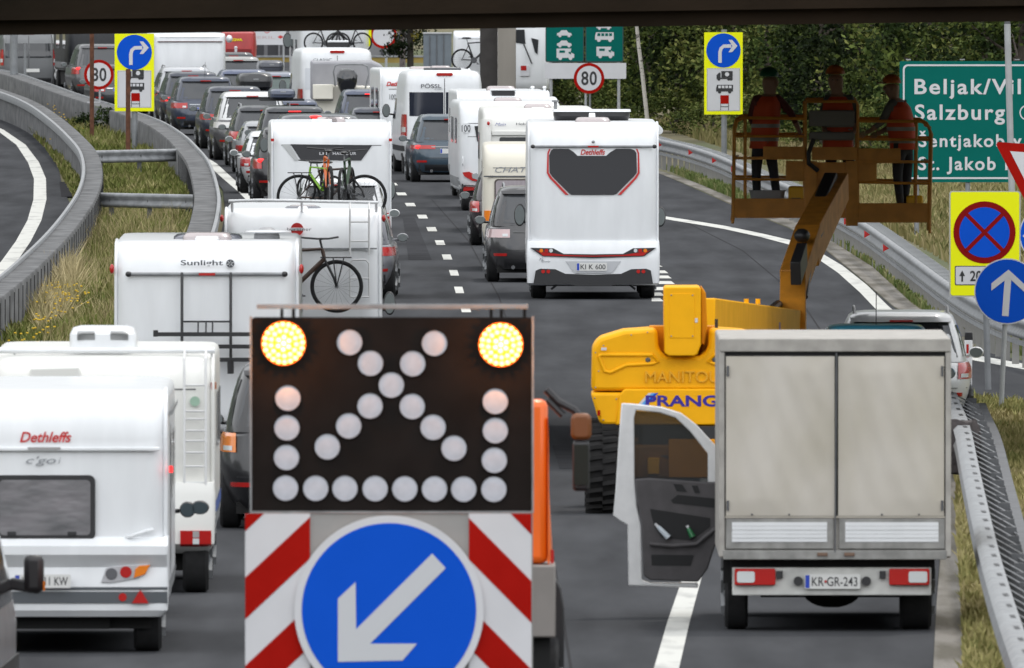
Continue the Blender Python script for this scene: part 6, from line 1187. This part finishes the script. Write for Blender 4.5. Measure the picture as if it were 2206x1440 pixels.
# ---------------------------------------------------------------- people
SKIN = mat('skin', (.25, .14, .1), .55); TROU = mat('work_trousers_dark', (.025, .027, .035), .85); VEST = mat('orange_vest', (.55, .06, .01), .7); STRP = mat('vest_stripe', (.22, .22, .21), .4); BOOT = mat('boots', (.015, .013, .012), .7)
def person(label, px, j, shirt, helmet, face, parts=True, sleeve=True):
    root = empty('person', (X(px, sb_), DB + .42, FZ), label, 'person', 'workers in the lift basket')
    # graph: pelvis root
    V = [j['pel'], j['chest'], j['neck'], j['head'], j['crown']]; Rr = [(.15, .115), (.17, .12), (.058, .058), (.1, .115), (.08, .095)]; E = [(0, 1), (1, 2), (2, 3), (3, 4)]; kind = ['t', 's', 'k', 'k', 'k']
    for sg in ('l', 'r'):
        n = len(V); V += [j['sh' + sg], j['el' + sg], j['wr' + sg], j['ha' + sg]]; Rr += [(.07, .07), (.05, .05), (.032, .03), (.045, .022)]; E += [(1, n), (n, n + 1), (n + 1, n + 2), (n + 2, n + 3)]; kind += ['s', 's', 'k', 'k']
        n = len(V); V += [j['hi' + sg], j['kn' + sg], j['an' + sg], j['to' + sg]]; Rr += [(.1, .1), (.068, .068), (.048, .048), (.05, .035)]; E += [(0, n), (n, n + 1), (n + 1, n + 2), (n + 2, n + 3)]; kind += ['t', 't', 'b', 'b']
    me = bpy.data.meshes.new('tmp'); me.from_pydata([tuple(v) for v in V], E, []); o = bpy.data.objects.new('tmp', me); COL.objects.link(o)
    o.modifiers.new('k', 'SKIN'); sv_ = me.skin_vertices[0].data
    for i, r_ in enumerate(Rr): sv_[i].radius = r_
    sv_[0].use_root = True
    m_ = o.modifiers.new('s', 'SUBSURF'); m_.levels = 2
    dg = bpy.context.evaluated_depsgraph_get(); dg.update(); bm_ = bpy.data.meshes.new_from_object(o.evaluated_get(dg)); bpy.data.objects.remove(o)
    mb = MB(); mb.v = [tuple(v.co) for v in bm_.vertices]; mb.f = [tuple(p.vertices) for p in bm_.polygons]; nb = len(mb.f)
    # five fingers on each hand
    for sg in ('l', 'r'):
        h, w_ = Vector(j['ha' + sg]), Vector(j['wr' + sg]); d = (h - w_).normalized(); a = d.cross(Vector((0, 1, .2))).normalized(); c = d.cross(a)
        for k, (of, ln) in enumerate(((-.03, .07), (-.01, .085), (.01, .08), (.03, .062))): p = h + a * of; mb.tube([p, p + d * ln * .5 + c * .01, p + d * ln + c * .035], .0095, 6, .007)
        p = h - a * .035 - d * .03; mb.tube([p, p - a * .03 + d * .02, p - a * .04 + d * .05 + c * .02], .011, 6, .008)
    # face: nose, ears
    hd = Vector(j['head']); f = Vector(face).normalized(); sd = f.cross(Vector((0, 0, 1))).normalized()
    mb.ell(hd + f * .095 + Vector((0, 0, .0)), (.014, .014, .026), 8, 6); mb.ell(hd + sd * .083, (.014, .02, .03), 8, 6); mb.ell(hd - sd * .083, (.014, .02, .03), 8, 6); mb.ell(hd + f * .08 - Vector((0, 0, .055)), (.026, .012, .008), 8, 6)
    b = mb.build('body', SKIN, root); me = b.data
    for m_ in (shirt, TROU, BOOT): me.materials.append(m_)
    Vv = [Vector(v) for v in V]
    for p in me.polygons:
        if p.index >= nb: continue
        c = p.center; best = min(range(len(E)), key=lambda e: seg(c, Vv[E[e][0]], Vv[E[e][1]])); a_, c_ = E[best]; t_ = max(0, min(1, (c - Vv[a_]).dot(Vv[c_] - Vv[a_]) / max(1e-6, (Vv[c_] - Vv[a_]).length_squared)))
        k = kind[a_] if t_ < .55 else kind[c_]
        if a_ == 1 and c_ == 2: k = 's' if t_ < .75 else 'k'
        if a_ == 0 and c_ == 1: k = 't' if t_ < .12 else 's'
        p.material_index = {'k': 0, 's': 1, 't': 2, 'b': 3}[k]
    for sg in (-1, 1): MB().ell(hd + f * .083 + sd * .032 * sg + Vector((0, 0, .018)), (.012, .012, .008), 8, 6).build('eye', mat('eye_dark', (.03, .02, .02), .3), root)
    # vest
    P0, P1 = Vector(j['pel']) + Vector((0, 0, .02)), Vector(j['chest']); up = (P1 - P0); m2 = MB(); rs = []
    yaw_ = math.atan2(f.y, f.x)
    for t_, a_, b_ in ((-.22, .2, .16), (.0, .195, .155), (.5, .2, .155), (.9, .215, .155), (1.15, .2, .14), (1.32, .12, .1)):
        c = P0 + up * t_; rs.append([(c.x + a_ * math.cos(u) * abs(sd.x) + b_ * math.sin(u) * f.x * .0 + (a_ - (a_ - b_) * (1 - abs(sd.x))) * 0, c.y + b_ * math.sin(u), c.z) if abs(sd.x) > .7 else (c.x + b_ * 1.15 * math.cos(u), c.y + a_ * .9 * math.sin(u), c.z) for u in (2 * math.pi * i / 28 for i in range(28))])
    m2.rings(rs, False); v = m2.build('hi_vis_vest', VEST, root)
    for t_ in (.05, .45):
        c = P0 + up * t_; w_, d_ = (.205, .163) if abs(sd.x) > .7 else (.186, .184)
        MB().rings([[(c.x + w_ * math.cos(u), c.y + d_ * math.sin(u), c.z + dz) for u in (2 * math.pi * i / 28 for i in range(28))] for dz in (-.025, .025)], False).build('reflective_stripe', STRP, v)
    # helmet
    hc = Vector(j['crown']); m3 = MB(); rs = []
    for t_ in range(8): a_ = math.pi / 2 * t_ / 8; rs.append([(hc.x + .125 * math.cos(a_) * math.cos(u), hc.y + .14 * math.cos(a_) * math.sin(u), hc.z + .0 + .12 * math.sin(a_)) for u in (2 * math.pi * i / 28 for i in range(28))])
    m3.rings(rs); c = hc + f * .1; m3.ell((c.x, c.y, c.z + .005), (.1, .1, .012), 20, 6); m3.build('helmet', helmet, root)
    return root
def seg(p, a, b):
    d = b - a; t = max(0, min(1, (p - a).dot(d) / max(1e-9, d.length_squared))); return (p - a - d * t).length
def J(px, **k):                                          # photo pixels to basket-local joints
    return {n: ((v[0] - px) / sb_, v[2] if len(v) > 2 else 0., Z(v[1], sb_) - FZ) for n, v in k.items()}
HG = mat('helmet_green', (.01, .09, .05), .4); HO = mat('helmet_orange', (.4, .1, .015), .5)
person('worker with a green helmet and orange vest reaching right, left in the basket', 1650, J(1650, pel=(1647, 308), chest=(1654, 232), neck=(1657, 205), head=(1660, 178), crown=(1658, 165), shl=(1628, 216), ell=(1618, 258, .05), wrl=(1640, 290, -.1), hal=(1648, 298, -.12), shr=(1680, 216), elr=(1706, 246, .05), wrr=(1722, 280, .1), har=(1726, 292, .1),
       hil=(1634, 318), knl=(1630, 368, .02), anl=(1632, 452), tol=(1632, 459, -.12), hir=(1659, 318), knr=(1667, 368, .04), anr=(1678, 452, .05), tor=(1682, 459, -.08)), mat('dark_red_shirt', (.1, .02, .02), .8), HG, (.85, .5, 0))
person('bearded worker with an orange helmet behind the console, facing the camera', 1805, J(1805, pel=(1806, 306), chest=(1806, 232), neck=(1804, 205), head=(1801, 176), crown=(1800, 160), shl=(1782, 215), ell=(1772, 252, .0), wrl=(1778, 283, -.15), hal=(1786, 288, -.2), shr=(1834, 215), elr=(1846, 252, 0), wrr=(1842, 284, -.15), har=(1834, 290, -.2),
       hil=(1793, 316), knl=(1790, 370, -.03), anl=(1790, 452), tol=(1788, 459, -.14), hir=(1820, 316), knr=(1836, 372, -.03), anr=(1842, 452), tor=(1845, 459, -.14)), mat('grey_shirt', (.09, .09, .09), .8), HO, (-.1, -1, 0))
person('stooping worker with an orange helmet and striped vest at the right of the basket', 1940, J(1940, pel=(1947, 312), chest=(1937, 242), neck=(1928, 214), head=(1921, 193), crown=(1922, 180), shl=(1918, 228, -.12), ell=(1902, 262, -.15), wrl=(1876, 283, -.12), hal=(1864, 288, -.12), shr=(1946, 226, .14), elr=(1930, 268, .15), wrr=(1900, 285, .1), har=(1889, 290, .1),
       hil=(1938, 322, -.08), knl=(1934, 376, -.08), anl=(1942, 452, -.08), tol=(1928, 460, -.1), hir=(1955, 322, .08), knr=(1956, 378, .08), anr=(1948, 452, .08), tor=(1936, 460, .08)), mat('grey_jacket', (.12, .12, .12), .8), HO, (-1, -.25, 0))
# ---------------------------------------------------------------- boat on its trailer behind the jammed cars
s = 81.; root, q = site('motorboat', 745, s, 'white motorboat on a trailer with grey cover and a black outboard motor', 'boat')
GELB = mat('boat_hull', (.74, .71, .62), .35, coat=.3, var=.06); COV = mat('boat_cover_grey', (.3, .3, .32), .7, var=.1, bump=.1)
MB().prism([q(*p) for p in ((668, 130), (676, 134), (800, 133), (820, 142), (830, 160), (830, 215), (668, 215))], .6, 4.5).build('cover', COV, root, bevel=.06)
MB().prism([q(*p) for p in ((676, 182), (720, 184), (812, 186), (812, 262), (790, 290), (700, 290), (678, 262))], .0, 4.8).build('hull', GELB, root, bevel=.05)
MB().box(q(674, 0)[0], q(718, 0)[0], -.25, .0, q(0, 214)[1], q(0, 182)[1]).build('stern_step', GELB, root, bevel=.02); MB().box(q(672, 0)[0], q(718, 0)[0], -.26, -.22, q(0, 217)[1], q(0, 215)[1]).build('step_shadow_trim', BLACK, root, False)
S = Shell([(Z(217, s), -.35, -.05, .09, 3), (Z(200, s), -.42, .0, .17, 3.5), (Z(180, s), -.5, .05, .27, 3.5), (Z(163, s), -.5, .05, .28, 3.5), (Z(152, s), -.45, .0, .22, 3), (Z(147, s), -.35, -.05, .12, 2.5)]); mb = MB(); S.mesh(mb, 32); o = mb.build('outboard_motor', mat('gloss_black', (.012, .013, .016), .12, coat=.8), root); o.location.x = q(748, 0)[0]
MB().tube([(q(722, 0)[0], .0, q(0, 185)[1]), (q(718, 0)[0], -.05, q(0, 155)[1]), (q(722, 0)[0], -.05, q(0, 142)[1]), (q(732, 0)[0], -.05, q(0, 139)[1]), (q(780, 0)[0], -.05, q(0, 139)[1]), (q(791, 0)[0], -.05, q(0, 143)[1]), (q(795, 0)[0], -.05, q(0, 160)[1]), (q(787, 0)[0], 0, q(0, 190)[1])], .022, 8).build('tow_arch', STEEL, root)
MB().box(-.9, .9, .2, 5, .35, .5).build('trailer_frame', STEELD, root, False)
for sg in (-1, 1): wheel(root, sg * .85, 1.8, .32, .2, sg, False)
car('black car with a blue-grey roof and lit brake strip in front of the boat', 800, 83.5, W=1.8, H=1.74, L=4.5, col='blue_grey', rgb=(.06, .075, .12), brake3=1, lit=1, lamp='tall')
car('small dark blue car with lit lamps between the boat and the black panelled camper', 818, 87., W=1.7, H=1.52, L=4.3, col='dark_blue', rgb=(.03, .036, .055), lit=1, antenna=True)
# ---------------------------------------------------------------- trees
def leafmat(name, a, b, c):
    m = gmat(name, a, b, c); bs = m.node_tree.nodes['Principled BSDF']; bs.inputs['Roughness'].default_value = .8; bs.inputs['Specular IOR Level'].default_value = .1
    for n in m.node_tree.nodes:
        if n.type == 'TEX_NOISE': n.inputs['Scale'].default_value = .8
        if n.type == 'MAP_RANGE': n.inputs['From Min'].default_value = .42; n.inputs['From Max'].default_value = .6
    return m
LF = [leafmat('oak_leaves', (.005, .01, .003), (.026, .044, .01), (.1, .13, .03)), leafmat('dark_leaves', (.003, .006, .002), (.01, .018, .005), (.04, .055, .015)), leafmat('light_leaves', (.014, .024, .006), (.068, .09, .02), (.22, .23, .07))]
BARK = mat('bark', (.07, .055, .045), .9, var=.4, scale=6); BIRCH = mat('birch_bark', (.5, .47, .42), .8, col2=(.06, .05, .05), scale=5, stretch=(1, 1, 3), lo=.35, hi=.42)
def crown(seed, n, rx, ry, z0, z1, lf, clump=.55, size=.075):
    rn = random.Random(seed); mb = MB(); cs = []
    for k in range(n // 55):
        a = rn.uniform(0, 6.28); rr = rn.random() ** .45; z = rn.uniform(0, 1); t = math.sin(math.pi * min(.96, .25 + z * .72)) ** .6
        cs.append((rr * rx * t * math.cos(a), rr * ry * t * math.sin(a), z0 + (z1 - z0) * z ** .9, clump * rn.uniform(.5, 1.2)))
    for cx, cy, cz, r in cs:
        for i in range(55):
            x, y, z = (rn.gauss(0, r * .5) for _ in range(3)); z *= .7; c = Vector((cx + x, cy + y, max(.1, cz + z)))
            d = Vector((rn.gauss(0, 1), rn.gauss(0, 1), rn.gauss(-.2, .7))).normalized(); u = d.orthogonal().normalized(); u = (u * math.cos(i) + d.cross(u) * math.sin(i)); s_ = size * rn.uniform(.6, 1.4)
            b = len(mb.v); mb.v += [tuple(c - d * s_), tuple(c + u * s_ * .55), tuple(c + d * s_), tuple(c - u * s_ * .55)]; mb.f.append((b, b + 1, b + 2, b + 3))
    return mb, cs
def make_tree(name, label, cat, loc, seed, n, rx, ry, z0, z1, lf, group, th=.16, bark=BARK, size=.075, clump=.55):
    r0 = empty(name, loc, label, cat, group); mb, cs = crown(seed, n, rx, ry, z0, z1, lf, clump, size); mb.build('crown', lf, r0, False)
    t = MB(); t.tube([(0, 0, -.1), (.05, 0, 1.2), (-.05, .05, z1 * .5), (.1, 0, z1 * .85)], th, 10, th * .35); rn = random.Random(seed)
    for k in range(7): a = rn.uniform(0, 6.28); h = z1 * rn.uniform(.15, .7); L = rx * rn.uniform(.5, .9); t.tube([(0, 0, h), (L * .5 * math.cos(a), L * .5 * math.sin(a), h + .4), (L * math.cos(a), L * math.sin(a), h + .9)], th * .35, 6, th * .08)
    t.build('trunk', bark, r0); return r0
def tcopy(o, loc, rz, sc_, label, mats=None):
    r = o.copy(); COL.objects.link(r); r.location = loc; r.rotation_euler = (0, 0, rz); r.scale = sc_; r['label'] = label
    for ch in [c for c in COL.objects if c.parent == o]:
        c = ch.copy(); COL.objects.link(c); c.parent = r
    return r
GT = 'trees of the forest edge at the right'
protos = [make_tree('forest_tree', 'x', 'tree', (0, 0, 0), 11 + k, 9000, 2.1, 2.0, .5, 6.5, LF[k], GT) for k in range(3)]
def edge(px): 
    P = [(1130, 720), (1400, 668), (1600, 640), (1800, 606), (2000, 574), (2206, 545), (2500, 520)]
    for (a, b), (c, d) in zip(P, P[1:]):
        if px <= c: return b + (d - b) * (px - a) / (c - a)
    return P[-1][1]
W_ = ['forest tree behind the green lane boards', 'forest tree between the round speed sign and the birch', 'forest tree right of the white birch trunk', 'forest tree behind the right yellow lane sign', 'forest tree just right of the right yellow lane sign', 'forest tree behind the left worker in the lift', 'forest tree behind the middle worker in the lift', 'forest tree between the middle and right workers', 'forest tree rising behind the right worker', 'forest tree above the left half of the green direction board', 'forest tree above the right half of the green direction board', 'forest tree at the right picture edge']
used = [0, 0, 0]; rn = random.Random(4); lastlab = None
def put(px, d, k, label, sc_=1.):
    loc = ((px - CX) / F * d, d, 0); rz = rn.uniform(0, 6.28); S_ = (sc_, sc_, sc_ * rn.uniform(.9, 1.15))
    if not used[k]: used[k] = 1; p = protos[k]; p.location = loc; p.rotation_euler = (0, 0, rz); p['label'] = label; return
    tcopy(protos[k], loc, rz, S_, label)
DK = ['dark green', 'very dark', 'lighter green']
for i, lab in enumerate(W_):
    px = 1200 + i * 92; k = (2, 0, 2, 0, 2, 2, 0, 1, 2, 0, 2, 0)[i]
    put(px + rn.uniform(-20, 20), edge(px) + rn.uniform(4, 9), k, lab.replace('forest tree', DK[k] + ' forest tree'), 1.)
for i in range(9): px = 1215 + i * 125; k = (1, 1, 0, 1, 0, 0, 1, 1, 0)[i]; put(px, edge(px) + 18 + rn.uniform(0, 6), k, 'second-row forest tree ' + ['behind the left green lane board', 'behind the right green lane board', 'behind the birch trunk', 'left of the right yellow lane sign', 'behind the green-helmeted worker', 'behind the lift console', 'behind the stooping worker', 'above the direction board lettering', 'at the right picture edge'][i], 1.15)
for i in range(7): px = 1230 + i * 165; put(px, edge(px) + 36, 1, 'dark third-row tree deep in the forest ' + ['right of the concrete pier', 'above the round speed sign', 'right of the birch trunk', 'above the green-helmeted worker', 'above the middle worker', 'above the left end of the direction board', 'above the right end of the direction board'][i], 1.3)
s = 78.; root, q = site('birch_tree', 1397, s, 'thin leaning white birch trunk left of the right yellow lane sign', 'tree')
MB().tube([(0, 0, -.1), (q(1394, 0)[0], 0, q(0, 255)[1]), (q(1385, 0)[0], 0, q(0, 170)[1]), (q(1376, 0)[0], 0, q(0, 100)[1]), (q(1370, 0)[0], 0, q(0, 40)[1]), (q(1366, 0)[0], 0, 6)], .062, 10, .045).build('trunk', BIRCH, root)
mb, _ = crown(77, 1600, 1.0, 1.0, 3.6, 6.5, LF[2]); o = mb.build('crown', LF[2], root, False); o.location.x = -.4
# low scrub at the forest foot
sp = None
for i, px in enumerate((1150, 1260, 1350, 1450, 1530, 1640, 1770, 1890, 2010, 2130, 2230)):
    d = edge(px) - 3; loc = ((px - CX) / F * d, d, 0)
    lab = 'low bush at the forest foot ' + ('behind the green lane boards', 'under the round speed sign on the right', 'left of the birch foot', 'right of the birch foot', 'left of the right yellow sign post', 'right of the right yellow sign post', 'behind the middle of the basket', 'between basket mast and right worker', 'under the left end of the direction board', 'under the middle of the direction board', 'under the right end of the direction board')[i]
    if sp is None: sp = empty('bush', loc, lab, 'bush', 'low bushes at the forest foot'); mb, _ = crown(5, 2600, 1.1, .8, .1, 1.3, LF[0], .3, .05); mb.build('foliage', LF[2], sp, False); MB().tube([(0, 0, -.1), (.1, 0, .6)], .03, 6).tube([(0, 0, 0), (-.2, .1, .5)], .02, 6).build('stems', BARK, sp)
    else: tcopy(sp, loc, rn.uniform(0, 6), (1, 1, rn.uniform(.7, 1.2)), lab)
# ---------------------------------------------------------------- far background, top centre
s = 58.5; root, q = site('roadside_tree', 884, s, 'dark leafy tree hanging down at the top centre left of the white caravan', 'tree')
mb, _ = crown(9, 5200, 1.0, .9, .75, 4.2, LF[1], .34, .06); mb.build('crown', LF[1], root, False); MB().tube([(0, 0, -.1), (0, 0, 2.5)], .13, 10, .1).tube([(0, 0, 1.2), (-.5, 0, 1.8)], .05, 6).build('trunk', mat('dark_bark', (.03, .025, .02), .9), root)
mb, _ = crown(19, 900, .5, .5, 1.3, 3.5, LF[2], .3, .05); o = mb.build('yellow_green_branches', leafmat('yellow_leaves', (.2, .17, .02), (.3, .25, .03), (.4, .34, .08)), root, False)
s = 58.; root, q = site('wooden_pole', 867, s, 'brown wooden pole in front of the dark tree at the top centre', 'pole'); MB().tube([(0, 0, -.1), (0, 0, 4.5)], .115, 12).build('shaft', mat('weathered_wood', (.15, .125, .12), .85, var=.3, scale=5), root); MB().tube([(0, 0, 4.5), (0, 0, 4.56)], .13, 12).build('cap', STEELD, root)
s = 57.5; root, q = site('round_ban_sign', 838, s, 'large round red-rimmed sign half hidden by the leafy tree', 'traffic sign'); x, z = q(826, 76); MB().ringxz(x, z, .5, .4, 0, .02, 40).build('red_ring', SIGNR, root, False); MB().disc(x, z, .4, .004, .02, 40).build('white_field', SIGNW, root, False); post(root, q, 832, 80, r=.05, m=POSTL)
s = 55.; root, q = site('ochre_wall', 700, s, 'low ochre wall behind the jam at the top centre', 'wall'); OC = mat('ochre_wall', (.3, .22, .06), .8, var=.2, scale=1)
MB().box(q(430, 0)[0], q(915, 0)[0], 0, .3, -.1, q(0, 124)[1]).build('wall_face', OC, root, False); MB().box(q(430, 0)[0], q(915, 0)[0], -.05, .35, q(0, 124)[1] + .003, q(0, 120)[1]).build('coping', STEEL, root, False)
s = 53.6; root, q = site('grey_building', 700, s, 'long grey building behind the ochre wall, dark openings along it', 'building'); GB = mat('grey_render', (.2, .2, .21), .8, var=.15, scale=.4)
b = MB().box(q(300, 0)[0], q(880, 0)[0], 3, 12, -.1, 6).build('wall', GB, root, False); rn2 = random.Random(2)
for a, w_ in ((470, 20), (545, 22), (575, 30), (612, 20), (640, 14), (820, 30), (850, 14)): MB().box(q(a, 0)[0], q(a + w_, 0)[0], 2.95, 2.999, q(0, 125)[1], q(0, 80)[1]).build('opening', mat('dark_opening', (.03, .03, .035), .5), root, False)
for a in (540, 600, 660): MB().box(q(a, 0)[0] - .04, q(a, 0)[0] + .04, 2.8, 2.88, 0, 3).build('pillar', GB, root, False)
MB().box(q(300, 0)[0] - .2, q(880, 0)[0] + .2, 2.6, 12.2, 6.003, 6.4).build('roof', STEELD, root, False)
s = 60.; root, q = site('grey_container', 938, s, 'plain blue-grey container between the leafy tree and the white caravan', 'container'); MB().box(q(912, 0)[0], q(972, 0)[0], 0, 5, 0, q(0, 74)[1]).build('container_wall', mat('blue_grey_steel', (.14, .165, .19), .6, var=.12), root, False, .02); MB().box(q(911, 0)[0], q(973, 0)[0], -.03, 5, q(0, 74)[1] + .003, q(0, 72)[1]).build('container_roof', STEEL, root, False)
for a in (925, 940, 955): MB().box(q(a, 0)[0], q(a, 0)[0] + .03, -.03, -.003, .05, q(0, 76)[1]).build('door_rib', STEELD, root, False)
s = 61.; root, q = site('white_billboard', 575, s, 'white board with a faint red print above the dark roof boxes', 'board'); panel(root, box_pts(q, 535, 40, 616, 97), SIGNW, 0, .03, 'board_face'); o = panel(root, [q(598, 80), (q(604, 84)), q(611, 80), q(604, 76)], LOGOR, -.004, .004, 'red_arrow'); x, z = q(575, 66); MB().ringxz(x, z, .1, .075, -.004, 0, 24).build('red_ring', LOGOR, root, False); text(root, 'PERIL', *q(568, 81), .09, mat('faint_red', (.5, .36, .36), .6), -.004, w=.8)
for a in (545, 611): post(root, q, a, 80, r=.03, m=POSTL)
s = 63.; root, q = site('red_truck', 512, s, 'red vehicle with yellow lettering between the box motorhome and the white board', 'truck')
mb = MB(); Shell([(.8, 0, 4, .6, 8), (Z(100, s), 0, 4, .62, 8), (Z(72, s), .1, 4, .58, 8), (Z(66, s), .4, 3.6, .5, 6)]).mesh(mb); mb.build('body', mat('fire_red', srgb(170, 25, 25), .4, coat=.3, var=.2), root); text(root, 'KOVA', *q(509, 86), .09, SIGNY, -.02, w=.42, bold=.03)
MB().box(q(488, 0)[0], q(542, 0)[0], -.03, .2, q(0, 114)[1], q(0, 106)[1]).build('red_bumper', mat('dark_fire_red', srgb(120, 15, 15), .4), root, False); wheel(root, -.4, .8, .4, .25, -1, False); wheel(root, .4, .8, .4, .25, 1, False)
r0 = empty('traffic_bollard', (X(508, 64), F / 64., 0), 'small white marker post in front of the red vehicle', 'post'); MB().tube([(0, 0, 0), (0, 0, Z(103, 64))], .045, 10).build('shaft', SIGNW, r0); MB().ell((0, 0, Z(103, 64)), (.06, .06, .05)).build('cap', SIGNW, r0)
# bushes and weeds on the median
for i, (a, b, h, lab) in enumerate(((232, 300, .8, 'leafy green bush below the left speed sign in the median'), (205, 285, .5, 'small weed clump at the foot of the tall rusty pole'))):
    p = ground(a, b); r0 = empty('median_bush', (p.x, p.y, 0), lab, 'bush'); mb, _ = crown(31 + i, 1300, .55, .5, .1, h, LF[2], .2, .045); mb.build('foliage', LF[0], r0, False); MB().tube([(0, 0, -.1), (0, 0, .4)], .02, 6).build('stem', BARK, r0)
for o in COL.objects:
    if o.get('label') and not 4 <= len(o['label'].split()) <= 16 and not o.parent: print('LABEL', len(o['label'].split()), o.name, o['label'])
